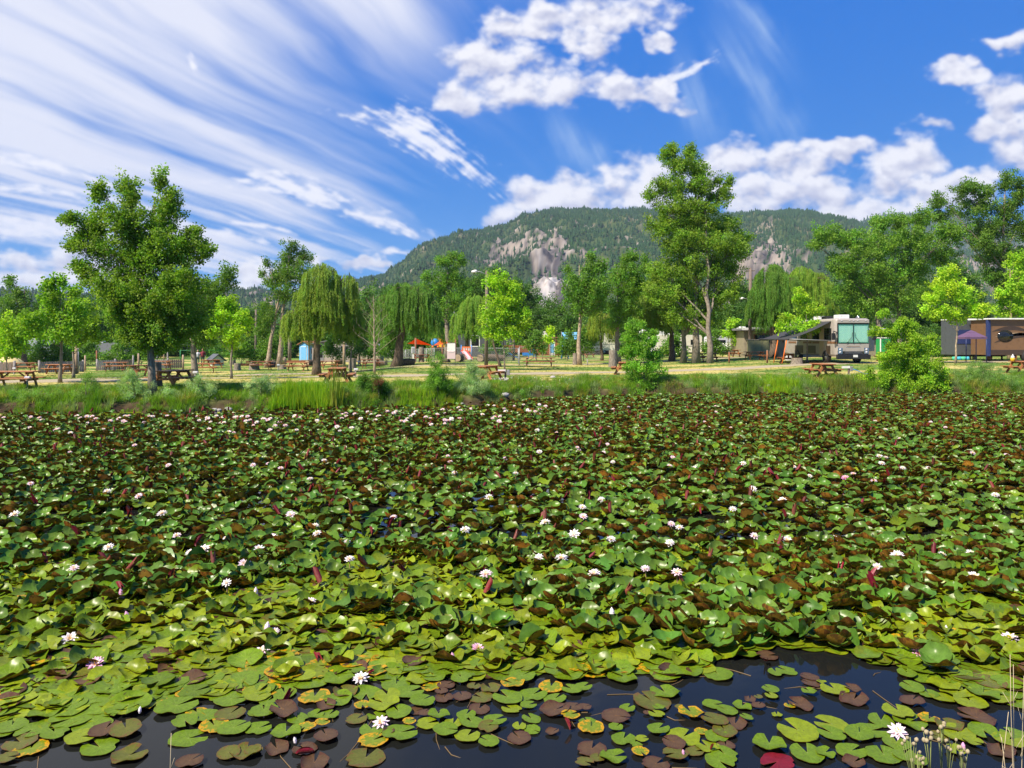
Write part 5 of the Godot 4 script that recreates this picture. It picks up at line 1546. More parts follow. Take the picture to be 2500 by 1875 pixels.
func wheel(t: Node, at: Vector3, r: float, w: float) -> void:
	# the axle lies along x
	var g := Node3D.new()
	g.name = "wheel"
	t.add_child(g, true)
	g.position = at
	var s := st(true)
	var prof := [[-w / 2, r * 0.62], [-w / 2, r * 0.94], [-w * 0.32, r], [w * 0.32, r], [w / 2, r * 0.94], [w / 2, r * 0.62]]
	for i in prof.size() - 1:
		for k in 18:
			var a := TAU * k / 18
			var b := TAU * (k + 1) / 18
			quad(s, Vector3(prof[i][0], cos(a) * prof[i][1], sin(a) * prof[i][1]), Vector3(prof[i][0], cos(b) * prof[i][1], sin(b) * prof[i][1]), Vector3(prof[i + 1][0], cos(b) * prof[i + 1][1], sin(b) * prof[i + 1][1]), Vector3(prof[i + 1][0], cos(a) * prof[i + 1][1], sin(a) * prof[i + 1][1]))
	part(s, "tyre", M.rubber, g)
	var d := st(true)
	tube(d, [Vector3(-w * 0.42, 0, 0), Vector3(w * 0.42, 0, 0)], [r * 0.63, r * 0.63], 14)
	part(d, "rim", M.tire_rim, g)

func picnic_table(length: float, m: Material, m2: Material) -> Node3D:
	var t := Node3D.new()
	for k in 5:
		bar(t, "plank", m, Vector3(0, 0.735, -0.31 + 0.155 * k), Vector3(length, 0.045, 0.142))
	for sd in [-1.0, 1.0]:
		for k in 2:
			bar(t, "seat_plank", m, Vector3(0, 0.445, sd * (0.62 + 0.15 * k)), Vector3(length, 0.045, 0.138))
	for e in [-1.0, 1.0]:
		var x: float = e * (length / 2 - 0.32)
		bar(t, "crossbeam", m2, Vector3(x, 0.375, 0), Vector3(0.045, 0.11, 1.62))
		bar(t, "top_batten", m2, Vector3(x, 0.665, 0), Vector3(0.045, 0.085, 0.74))
		for sd in [-1.0, 1.0]:
			var s := st(false)
			beam(s, Vector3(x + 0.05 * e, -0.02, sd * 0.62), Vector3(x + 0.05 * e, 0.70, sd * 0.22), 0.045, 0.13)
			part(s, "leg", m2, t)
		var b := st(false)
		beam(b, Vector3(x, 0.37, 0), Vector3(x - e * 0.42, 0.70, 0), 0.085, 0.04)
		part(b, "brace", m2, t)
	return t

func board_fence(label: String, x0: float, x1: float, y0: float, y1: float, hgt: float, dark_from: float) -> void:
	var a := on_lawn(x0, y0)
	var b := on_lawn(x1, y1)
	var t := thing("board_fence", a, label, "fence", "low board fences between the campsites")
	var dir := b - a
	var len_ := Vector2(dir.x, dir.z).length()
	t.rotation.y = -atan2(dir.z, dir.x)
	var n := int(len_ / 0.155)
	for i in n:
		var f := (i + 0.5) / n
		bar(t, "board", M.grey_wood_dark if f > dark_from else M.grey_wood, Vector3(f * len_, hgt / 2 + dir.y * f + 0.03 + 0.012 * sin(i * 5.1), 0.012 * sin(i * 3.7)), Vector3(0.142, hgt, 0.022))
	for k in 2: bar(t, "rail", M.grey_wood, Vector3(len_ / 2, dir.y / 2 + hgt * (0.2 + 0.6 * k), -0.05), Vector3(len_, 0.08, 0.04))
	for f in [0.0, 0.5, 1.0]: rod(t, "post", M.grey_wood, [Vector3(f * len_, -0.05 + dir.y * f, -0.08), Vector3(f * len_, hgt + 0.14 + dir.y * f, -0.08)], 0.085)

func mesh_fence(label: String, pts: Array, hgt: float, m: Material) -> void:
	var base: Vector3 = on_lawn(pts[0][0], pts[0][1])
	var t := thing("mesh_fence", base, label, "fence", "wire mesh fences behind the tables")
	var w := st(false)
	for i in pts.size() - 1:
		var a := on_lawn(pts[i][0], pts[i][1]) - base
		var b := on_lawn(pts[i + 1][0], pts[i + 1][1]) - base
		var L := a.distance_to(b)
		var n := int(maxf(1, L / 2.6))
		for k in n + (1 if i == pts.size() - 2 else 0):
			var p := a.lerp(b, float(k) / n)
			rod(t, "post", m, [p - Vector3(0, 0.05, 0), p + Vector3(0, hgt + 0.04, 0)], 0.032, -1, 6)
		rod(t, "rail", m, [a + Vector3(0, hgt, 0), b + Vector3(0, hgt, 0)], 0.024, -1, 6)
		var c := int(L / 0.2)
		for k in range(-int(hgt / 0.2), c + 1):
			for sg in [1, -1]:
				var u := k * 0.2
				var u2: float = u + hgt * 1.0
				if sg < 0:
					var x := u
					u = u2
					u2 = x
				var v0 := 0.0
				var v1 := hgt
				# clip to the span
				var lo := minf(u, u2)
				var hi := maxf(u, u2)
				if hi < 0 or lo > L: continue
				var fu := func(q): return (q - u) / (u2 - u)
				var q0 := clampf(u, 0, L)
				var q1 := clampf(u2, 0, L)
				v0 = hgt * fu.call(q0)
				v1 = hgt * fu.call(q1)
				var p0 := a.lerp(b, q0 / L) + Vector3(0, v0, 0)
				var p1 := a.lerp(b, q1 / L) + Vector3(0, v1, 0)
				if p0.distance_to(p1) < 0.02: continue
				var nn := (p1 - p0).cross(Vector3(0, 0, 1)).normalized() * 0.0035
				quad(w, p0 - nn, p1 - nn, p1 + nn, p0 + nn)
	part(w, "wire_mesh", m, t).set_meta("kind", "stuff")

func lamp_pole(label: String, base: Vector3, hgt: float, r: float, arm: float, lamp_y: float, m: Material) -> Node3D:
	var t := thing("lamp_pole", base, label, "lamp pole", "")
	rod(t, "pole", m, [Vector3(0, -0.1, 0), Vector3(0.03, hgt * 0.5, 0), Vector3(0.05, hgt, 0)], r, r * 0.7)
	rod(t, "lamp_arm", M.galvanised, [Vector3(0.04, lamp_y, 0), Vector3(arm * 0.6, lamp_y + 0.22, 0), Vector3(arm, lamp_y + 0.25, 0)], 0.03)
	var s := st(true)
	tube(s, [Vector3(arm * 0.92, lamp_y + 0.30, 0), Vector3(arm * 1.1, lamp_y + 0.25, 0), Vector3(arm * 1.5, lamp_y + 0.2, 0)], [0.06, 0.13, 0.08], 8)
	part(s, "lamp_head", M.white_paint, t)
	return t

func stump(label: String, px: float, py: float, r: float, h: float) -> void:
	var t := thing("tree_stump", on_lawn(px, py), label, "stump", "cut stumps on the lawn")
	var s := st(true)
	tube(s, [Vector3(0, -0.05, 0), Vector3(0, h * 0.4, 0), Vector3(0, h, 0)], [r * 1.2, r, r * 0.97], 12, false, 0.06)
	part(s, "bark", M.bark, t)
	var c := st(false)
	tube(c, [Vector3(0, h - 0.03, 0), Vector3(0, h + 0.005, 0)], [r * 0.94, r * 0.93], 12, true, 0.06)
	part(c, "cut_face", M.tan_wood, t)

func log_piece(label: String, px: float, py: float, r: float, length: float, turn: float) -> void:
	var t := thing("log", on_lawn(px, py), label, "log", "cut logs and driftwood on the lawn", turn)
	var s := st(true)
	tube(s, [Vector3(-length / 2, r, 0), Vector3(0, r * 1.05, 0.02), Vector3(length / 2, r * 0.95, 0)], [r, r * 1.06, r * 0.9], 12, false, 0.08)
	part(s, "bark", M.bark_dark, t)
	var c := st(false)
	tube(c, [Vector3(-length / 2 + 0.02, r, 0), Vector3(-length / 2 - 0.004, r, 0)], [r * 0.93, r * 0.93], 12)
	tube(c, [Vector3(length / 2 - 0.02, r * 0.95, 0), Vector3(length / 2 + 0.004, r * 0.95, 0)], [r * 0.84, r * 0.84], 12)
	part(c, "cut_face", M.tan_wood, t)

func signpost(label: String, px: float, py: float, wide: float) -> void:
	var t := thing("site_sign", on_lawn(px, py), label, "sign", "site number signs along the lane")
	bar(t, "post", M.grey_wood_dark, Vector3(0, 0.27, 0), Vector3(0.11, 0.6, 0.09))
	bar(t, "plate", M.white_paint, Vector3(-0.2, 0.46, 0.07), Vector3(wide, 0.14, 0.02))
	bar(t, "meter_box", M.galvanised, Vector3(0.15, 0.36, 0.02), Vector3(0.17, 0.30, 0.12))

func pedestal(label: String, px: float, py: float) -> void:
	var t := thing("power_pedestal", on_lawn(px, py), label, "pedestal", "power pedestals at the campsites")
	bar(t, "post", M.grey_wood, Vector3(0, 0.22, 0), Vector3(0.08, 0.5, 0.07))
	bar(t, "head", M.pale_cloth, Vector3(0.03, 0.47, 0), Vector3(0.25, 0.12, 0.12))

func trailer(n: String, label: String, px: float, py: float, d: float, length: float, hgt: float, wide: float, turn: float, m: Material, wins: Array) -> Node3D:
	var at := Vector3((px - CX) / F * d, 0, -d)
	at.y = ground_y(at.x, at.z)
	var t := thing(n, at, label, "trailer", "trailers parked behind the trees", turn)
	var s := st(false)
	var y0 := 0.55
	prism(s, rounded(-length / 2, y0, length / 2, hgt, 0.28), -wide / 2, wide / 2)
	part(s, "body", m, t)
	bar(t, "trim", M.grey_paint, Vector3(0, y0 + (hgt - y0) * 0.36, wide / 2 + 0.012), Vector3(length * 0.98, 0.07, 0.02))
	bar(t, "skirt", M.black, Vector3(0, 0.48, 0), Vector3(length * 0.94, 0.16, wide * 0.9))
	for w in wins:
		var g := bar(t, "window", M.black, Vector3(w[0], w[1], wide / 2 + 0.01), Vector3(w[2], w[3], 0.03))
		bar(g, "pane", M.dark_glass, Vector3(0, 0, 0.014), Vector3(w[2] - 0.1, w[3] - 0.1, 0.02))
	for k in 2:
		for sd in [-1.0, 1.0]: wheel(t, Vector3(0.3 + 0.75 * k - 0.4, 0.33, 0), 0.33, 0.22) if false else null
	for sd in [-1.0, 1.0]:
		for k in 2:
			var g := Node3D.new()
			g.name = "axle_side"
			t.add_child(g, true)
			g.position = Vector3(0.75 * k - 0.3, 0.33, sd * (wide / 2 - 0.12))
			g.rotation.y = PI / 2
			var ty := st(true)
			tube(ty, [Vector3(-0.11, 0, 0), Vector3(0.11, 0, 0)], [0.33, 0.33], 14)
			part(ty, "tyre", M.rubber, g)
			var ri := st(true)
			tube(ri, [Vector3(-0.12, 0, 0), Vector3(0.12, 0, 0)], [0.18, 0.18], 12)
			part(ri, "rim", M.tire_rim, g)
	bar(t, "roof_vent", M.white_paint, Vector3(-length * 0.15, hgt + 0.09, 0), Vector3(0.8, 0.2, 0.7))
	return t

func shed(n: String, label: String, at: Vector3, w: float, dp: float, h: float, roof: float, turn: float, wall: Material, rf: Material, cat := "hut") -> Node3D:
	# gable end towards the front, ridge along z
	var t := thing(n, at, label, cat, "", turn)
	var s := st(false)
	prism(s, [Vector2(-w / 2, -0.1), Vector2(w / 2, -0.1), Vector2(w / 2, h), Vector2(0, h + roof), Vector2(-w / 2, h)], -dp / 2, dp / 2)
	part(s, "wall", wall, t)
	var r := st(false)
	var o := 0.22
	for sd in [-1.0, 1.0]:
		var a := Vector2(0, h + roof + 0.06)
		var b := Vector2(sd * (w / 2 + o), h - roof * o / (w / 2) + 0.06)
		var nn := Vector2(0, 0.09)
		var poly := [b, a, a + nn, b + nn]
		if sd > 0: poly = [a, b, b + nn, a + nn]
		if Geometry2D.is_polygon_clockwise(PackedVector2Array(poly)): poly.reverse()
		prism(r, poly, -dp / 2 - o, dp / 2 + o)
	part(r, "roof", rf, t)
	return t

func sail(s: SurfaceTool, a: Vector3, b: Vector3, c: Vector3, sag: float) -> void:
	var n := 10
	var grid_ := []
	for i in n + 1:
		var row := []
		for j in n + 1 - i:
			var u := float(i) / n
			var v := float(j) / n
			var w := 1.0 - u - v
			var p := a * w + b * u + c * v
			var mid := (a + b + c) / 3.0
			# edges curve inwards and the cloth hangs
			p = p.lerp(mid, 0.42 * (w * u + u * v + v * w))
			p.y -= sag * 9.0 * w * u * v
			row.append(p)
		grid_.append(row)
	for i in n:
		for j in n - i:
			tri(s, grid_[i][j], grid_[i + 1][j], grid_[i][j + 1])
			if j < n - i - 1: tri(s, grid_[i + 1][j], grid_[i + 1][j + 1], grid_[i][j + 1])

func make_campground() -> void:
	make_tables()
	make_left_side()
	make_playground()
	make_right_side()
	make_motorhome()
	make_people()

func make_tables() -> void:
	var protos := [picnic_table(1.85, M.redwood, M.redwood_side), picnic_table(2.5, M.redwood_dark, M.redwood_dark), picnic_table(1.85, M.redwood_dark, M.redwood_dark)]
	var g := "wooden picnic tables on the lawn"
	for q in [[35, 948, 0, 8, "near reddish picnic table cut by the left edge behind the bank weeds"], [58, 908, 0, 14, "orange-brown picnic table beside the dark fence panel at the far left"], [145, 913, 0, -6, "picnic table in front of the first grey board fence"], [284, 906, 0, 12, "picnic table in front of the second grey board fence"], [392, 902, 0, 5, "picnic table behind the bank cottonwood at the third board fence"], [424, 944, 0, 74, "near end-on picnic table just right of the bank cottonwood trunk"],
			[345, 917, 2, 60, "dark small picnic table showing left of the bank cottonwood trunk"], [500, 910, 0, 20, "picnic table half behind the swollen trunk of the dark cottonwood"], [517, 898, 0, 62, "picnic table in front of the little white kennel"], [640, 903, 2, 8, "dark picnic table left of the driftwood pile"], [728, 906, 0, -4, "picnic table left of the large willow's trunk"], [803, 902, 0, 30, "picnic table just right of the large willow's trunk"], [824, 935, 0, 96, "near end-on picnic table behind the bright reeds"],
			[906, 897, 2, 25, "picnic table behind the bare young tree"], [1030, 884, 2, 10, "small far picnic table under the orange sails"], [1188, 927, 0, 66, "near end-on picnic table left of the white site sign"], [1316, 896, 1, -5, "long dark picnic table on the open lawn below the swing set"], [1526, 914, 0, 80, "orange picnic table half hidden by the leafy shrub"], [1372, 872, 2, 15, "dark far picnic table below the swing set frame"], [1432, 873, 2, 40, "dark far picnic table right of the slim poplar trunk"], [1727, 883, 2, 12, "dark picnic table behind the trunks of the tallest cottonwood"],
			[1785, 872, 0, 20, "far picnic table in front of the white pickup"], [1843, 879, 0, 4, "picnic table in front of the khaki wall"], [1925, 887, 2, 72, "picnic table under the black awning straps"], [2008, 920, 0, 92, "near bright orange end-on picnic table right of the lane sign gap"], [2166, 882, 2, 80, "dark picnic table half hidden by the yellow-green bush"], [2496, 912, 0, 82, "orange picnic table cut by the right edge"], [1322, 868, 2, 5, "far picnic table in front of the brown cabin"]]:
		var p := on_lawn(q[0], q[1])
		var o: Node3D = protos[q[2]].duplicate()
		o.name = unique_name("picnic_table")
		add_child(o, true)
		o.position = p
		o.rotation.y = deg_to_rad(q[3])
		tag(o, q[4], "picnic table", g)

func make_left_side() -> void:
	board_fence("dark board fence panel at the left picture edge", -30, 33, 912, 912, 0.85, 0.0)
	board_fence("grey board fence panel with a thick corner post at the left", 97, 204, 911, 908, 0.85, 2.0)
	board_fence("grey and brown board fence panel left of the bank cottonwood", 237, 325, 905, 903, 0.85, 0.5)
	board_fence("grey and dark board fence panel right of the bank cottonwood trunk", 372, 447, 900, 899, 0.8, 0.52)
	for q in [[186, 912, 0.13, 2.2, "thick round pale wooden post at the first board fence", "post_wood"], [191, 911, 0.05, 2.0, "slim grey pole beside the thick round post", "galvanised"], [236, 903, 0.07, 1.7, "tall rusty brown post at the second board fence", "rust_post"], [208, 905, 0.08, 1.3, "crooked pale post behind the first board fence", "post_wood"], [325, 905, 0.07, 1.3, "grey post at the end of the second board fence", "grey_wood"], [338, 902, 0.09, 1.4, "pale round post between the board fences", "post_wood"], [383, 886, 0.1, 1.2, "grey post behind the third board fence", "grey_wood"], [400, 886, 0.09, 1.7, "pale yellowish post behind the third board fence", "post_wood"], [409, 886, 0.09, 1.2, "short grey round post behind the third board fence", "grey_wood"], [447, 902, 0.09, 1.3, "leaning pale post right of the dark fence boards", "post_wood"], [840, 896, 0.15, 2.7, "thick pale post with a leafy top beside the small dark maple", "post_wood"], [877, 889, 0.13, 2.6, "weathered post left of the bare young tree", "pole_wood"], [707, 884, 0.22, 4.6, "bare grey-brown trunk post left of the large willow", "bark"], [1434, 892, 0.05, 0.5, "low square post on the lawn right of the slim poplar", "grey_wood"], [1254, 880, 0.13, 3.0, "tall weathered post behind the light green maple", "pole_wood"], [1780, 886, 0.07, 0.9, "red-brown short post beside the round trunk", "rust_post"], [1873, 886, 0.08, 1.0, "red-topped post in front of the willow", "rust_post"]]:
		var t := thing("wooden_post", on_lawn(q[0], q[1]), q[4], "post", "posts standing on the lawn")
		rod(t, "shaft", M[q[5]], [Vector3(0, -0.1, 0), Vector3(0.01, q[3] * 0.5, 0), Vector3(0, q[3], 0)], q[2], q[2] * 0.88, 10)
		rod(t, "cap", M.grey_wood, [Vector3(0, q[3], 0), Vector3(0, q[3] + 0.03, 0)], q[2] * 0.8, q[2] * 0.5, 10)
	pedestal("grey power pedestal behind the weeds at the left edge", 66, 955)
	pedestal("small pedestal beside the dark fence panel at the left", 34, 914)
	pedestal("pale blue-grey pedestal right of the near left table", 476, 932)
	pedestal("white pedestal under the brown trunks of the tallest cottonwood", 1676, 886)
	pedestal("white pedestal beside the near table behind the reeds", 868, 922)
	pedestal("grey pedestal beside the driftwood pile", 679, 904)
	pedestal("small white pedestal below the thick weathered post", 875, 894)
	signpost("white site sign on a brown post right of the end-on table", 1234, 926, 0.42)
	signpost("white site sign with a grey box right of the near orange table", 2072, 915, 0.5)
	# tall poles
	var up := lamp_pole("leaning dark utility pole behind the light young maple", on_lawn(624, 884), 6.4, 0.16, -0.01, 3.0, M.pole_wood)
	bar(up, "meter_box", M.galvanised, Vector3(0.2, 1.4, 0.1), Vector3(0.25, 0.4, 0.15))
	lamp_pole("tall grey lamp pole in front of the pale willow", on_lawn(1187, 897), 7.4, 0.15, -0.75, 7.1, M.pole_wood)
	lamp_pole("grey-green lamp pole rising behind the orange sails", on_lawn(1108, 868), 6.6, 0.11, 0.6, 5.4, M.grey_paint)
	var pole := lamp_pole("tall brown utility pole with a white lamp beside the khaki wall", on_lawn(1831, 872), 9.2, 0.2, -0.7, 5.8, M.pole_wood)
	for k in 3: bar(pole, "insulator_arm", M.pole_wood, Vector3(0.05, 8.9 - 0.9 * k, 0), Vector3(0.9 - 0.15 * k, 0.09, 0.09))
	# kennel, stumps, logs, stones
	var k := shed("dog_kennel", "little white kennel with a dark roof behind the left tables", on_lawn(527, 892), 1.2, 1.3, 0.55, 0.5, 0.7, M.white_paint, M.slate_paint)
	rod(k, "doorway", M.black, [Vector3(0, 0.35, 0.66), Vector3(0, 0.35, 0.668)], 0.22, -1, 12)
	stump("low cut stump left of the double stump", 579, 904, 0.28, 0.6)
	stump("wide cut stump with a pale top beside the log bench", 620, 903, 0.42, 0.5)
	stump("small grey stump right of the driftwood pile", 690, 901, 0.3, 0.4)
	stump("tall grey stump under the small dark maple", 860, 900, 0.34, 0.95)
	stump("dark round stump at the back of the left lawn", 614, 890, 0.2, 0.5)
	stump("brown stump behind the light young maple", 568, 890, 0.3, 0.8)
	stump("broken trunk stump beside the slim poplar", 1404, 891, 0.2, 1.0)
	stump("old mossy trunk stump left of the leafy shrub", 1496, 896, 0.3, 1.3)
	stump("round stump under the black awning", 1946, 889, 0.42, 0.45)
	stump("broken pale stump behind the orange sails", 1029, 884, 0.25, 1.5)
	stump("tall cut trunk right beside the bank cottonwood's foot", 383, 955, 0.2, 1.1)
	stump("pale short trunk on the stone border at the left", 638, 885, 0.17, 0.75)
	log_piece("fat driftwood log left of the orange sails", 998, 892, 0.3, 1.0, 0.3)
	log_piece("short round log facing us below the white banner", 1122, 883, 0.38, 0.9, 1.2)
	log_piece("round log end beside the short log below the banner", 1128, 882, 0.36, 0.8, 1.7)
	log_piece("long log lying right of the tall lamp pole", 1198, 882, 0.34, 2.6, 0.1)
	log_piece("round log facing us at the foot of the tall lamp pole", 1175, 883, 0.36, 1.0, 1.4)
	log_piece("gnarled driftwood beside the bare young tree", 928, 893, 0.26, 1.2, -0.3)
	log_piece("dark burl log right of the willow table", 828, 889, 0.3, 1.0, 0.6)
	log_piece("dark burl log behind the willow table", 757, 893, 0.3, 0.8, 1.0)
	for q in [[664, 897, 0.75, "large dark driftwood root left of the yellow tent-shaped stone"], [672, 888, 0.65, "dark boulder at the back of the driftwood pile"], [653, 893, 0.5, "rounded dark stone left in the driftwood pile"], [1087, 885, 0.5, "dark boulder below the yellow climbing panel"]]:
		put_rock("dark_boulder", q[3], "driftwood and boulders on the lawn", on_lawn(q[0], q[1]), Vector3(q[2], q[2] * 0.6, q[2] * 0.6), M.bark_dark)
	put_rock("yellow_boulder", "yellowish pointed stone behind the driftwood pile", "driftwood and boulders on the lawn", on_lawn(690, 889), Vector3(0.5, 0.55, 0.4), M.tan_wood)
	# stone borders and rail logs at the back left
	for q in [[580, 640, 893, "low reddish border beam behind the light young maple"], [600, 690, 886, "low reddish border beam at the back of the left lawn"], [690, 770, 885, "low reddish border beam before the blue hut"]]:
		var a := on_lawn(q[0], q[2])
		var b := on_lawn(q[1], q[2])
		var t := thing("border_beam", a, q[3], "border", "border beams of the lawn")
		var s := st(false)
		beam(s, Vector3(0, 0.12, 0), b - a + Vector3(0, 0.12, 0), 0.25, 0.26)
		part(s, "beam", M.redwood_dark, t)
	mesh_fence("dark green mesh fence behind the left tables", [[440, 890], [560, 888], [690, 885]], 1.5, M.green_paint)
	mesh_fence("silver mesh fence behind the large willow", [[790, 884], [880, 882], [975, 884]], 1.35, M.galvanised)
	mesh_fence("silver mesh fence round the playground", [[975, 884], [1060, 884], [1150, 884], [1265, 886], [1268, 892]], 1.35, M.galvanised)
	mesh_fence("silver mesh fence in front of the brown cabin", [[1268, 878], [1380, 877], [1470, 878]], 1.35, M.galvanised)
	# blue hut
	var hut := shed("blue_hut", "small sky blue hut with a brown gable roof by the willow", on_lawn(753, 881), 1.5, 1.6, 2.0, 0.35, -0.45, M.sky_blue_paint, M.roof_brown)
	bar(hut, "door_frame", M.white_paint, Vector3(-0.05, 0.95, 0.81), Vector3(0.95, 1.7, 0.04))
	bar(hut, "door", M.sky_blue_paint, Vector3(-0.05, 0.95, 0.83), Vector3(0.85, 1.6, 0.04))
	bar(hut, "corner_board", M.brown_paint, Vector3(0.74, 1.0, 0.79), Vector3(0.1, 2.0, 0.1))
	bar(hut, "window", M.dark_glass, Vector3(0.76, 1.2, 0.0), Vector3(0.03, 0.6, 0.7))
	# beige house and its neighbours
	var h := shed("beige_house", "low beige house with a grey door behind the bicycles", Vector3((830 - CX) / F * 92, ground_y(-21, -92), -92), 5.2, 6.0, 2.1, 0.5, 0.0, mat(lin(0.30, 0.27, 0.245), 0.8), M.roof_grey, "house")
	for q in [[-1.7, 1.2, 1.0, 2.1], [1.2, 1.5, 1.2, 0.9]]:
		var f := bar(h, "door" if q[3] > 2 else "window", M.grey_paint, Vector3(q[0], q[1], 3.02), Vector3(q[2], q[3], 0.05))
		bar(f, "pane", M.dark_glass, Vector3(0, 0.1, 0.02), Vector3(q[2] * 0.7, q[3] * 0.7, 0.03))
	shed("storage_shed", "low tan shed behind the mesh fence right of the beige house", Vector3((905 - CX) / F * 90, ground_y(-16, -90), -90), 2.6, 3.0, 1.9, 0.3, 0.0, mat(lin(0.33, 0.29, 0.21), 0.8), M.roof_grey)
	var dk := shed("slate_house", "dark slate house with a white window behind the playground", Vector3((1178 - CX) / F * 98, ground_y(-3, -98), -98), 7.5, 6.0, 3.0, 0.5, 0.0, M.slate_paint, M.roof_grey, "house")
	var wf := bar(dk, "window", M.white_paint, Vector3(-0.8, 2.0, 3.02), Vector3(1.2, 1.5, 0.06))
	bar(wf, "pane", M.dark_glass, Vector3(0, 0, 0.025), Vector3(0.95, 1.25, 0.03))
	bar(dk, "porch", M.redwood_dark, Vector3(5.2, 1.0, 3.0), Vector3(5.0, 0.9, 0.4))
	# pink ring
	var ring := thing("swim_ring", on_lawn(778, 880) + Vector3(0, 0.62, 0), "bright pink inflatable ring leaning behind the willow trunk", "swim ring")
	var tm := TorusMesh.new()
	tm.inner_radius = 0.22
	tm.outer_radius = 0.52
	var ro := put(tm, "ring", M.pink_paint, ring)
	ro.rotation = Vector3(1.35, 0.2, 0)
	bar(ring, "valve", M.white_paint, Vector3(0.3, 0.2, 0.12), Vector3(0.05, 0.05, 0.05))
	# bicycles
	for i in 3:
		var b := thing("bicycle", on_lawn(800 + i * 17, 882), ["dark bicycle leaning at the mesh fence, nearest the pink ring", "dark bicycle in the middle of the three at the mesh fence", "dark bicycle at the right end of the three at the mesh fence"][i], "bicycle", "bicycles parked at the mesh fence", rnd(-0.4, 0.4))
		for sd in [-0.5, 0.5]:
			var w := TorusMesh.new()
			w.inner_radius = 0.29
			w.outer_radius = 0.34
			w.rings = 20
			w.ring_segments = 6
			var wo := put(w, "wheel", M.rubber, b, Vector3(sd, 0.34, 0))
			wo.rotation.x = PI / 2
		rod(b, "frame", M.black, [Vector3(-0.5, 0.34, 0), Vector3(-0.12, 0.30, 0), Vector3(0.38, 0.78, 0), Vector3(-0.2, 0.78, 0), Vector3(-0.12, 0.30, 0)], 0.022, -1, 5)
		rod(b, "fork", M.black, [Vector3(0.5, 0.34, 0), Vector3(0.38, 0.8, 0), Vector3(0.36, 1.0, 0)], 0.02, -1, 5)
		rod(b, "handlebar", M.black, [Vector3(0.36, 1.0, -0.28), Vector3(0.40, 1.02, 0), Vector3(0.36, 1.0, 0.28)], 0.016, -1, 5)
		bar(b, "saddle", M.black, Vector3(-0.22, 0.88, 0), Vector3(0.26, 0.06, 0.14))
	# white trailer and a black car seen between the left trees
	trailer("white_trailer", "white trailer behind the first board fence at the left", 100, 900, 90, 4.6, 2.6, 2.2, 0.5, M.white_paint, [[-1.5, 1.8, 1.0, 0.7], [1.4, 1.8, 0.9, 0.7]])
	trailer("silver_trailer", "silver-grey trailer behind the second board fence", 262, 895, 92, 5.0, 2.3, 2.4, 0.1, M.grey_paint, [[-1.5, 1.7, 1.2, 0.6], [1.4, 1.7, 0.9, 0.6]])
	var tent := thing("yellow_tent", on_lawn(20, 900), "pale yellow dome tent at the left picture edge", "tent", "", 0.2)
	var ts := st(true)
	tube(ts, [Vector3(0, 0, 0), Vector3(0, 0.5, 0), Vector3(0, 0.95, 0), Vector3(0, 1.15, 0)], [1.5, 1.35, 0.8, 0.1], 12)
	part(ts, "canopy", mat(lin(0.62, 0.50, 0.20), 0.8), tent)
	rod(tent, "pole", M.grey_paint, [Vector3(-1.45, 0, 0.3), Vector3(-0.9, 0.9, 0.25), Vector3(0, 1.2, 0.2), Vector3(0.9, 0.9, 0.25), Vector3(1.45, 0, 0.3)], 0.02)

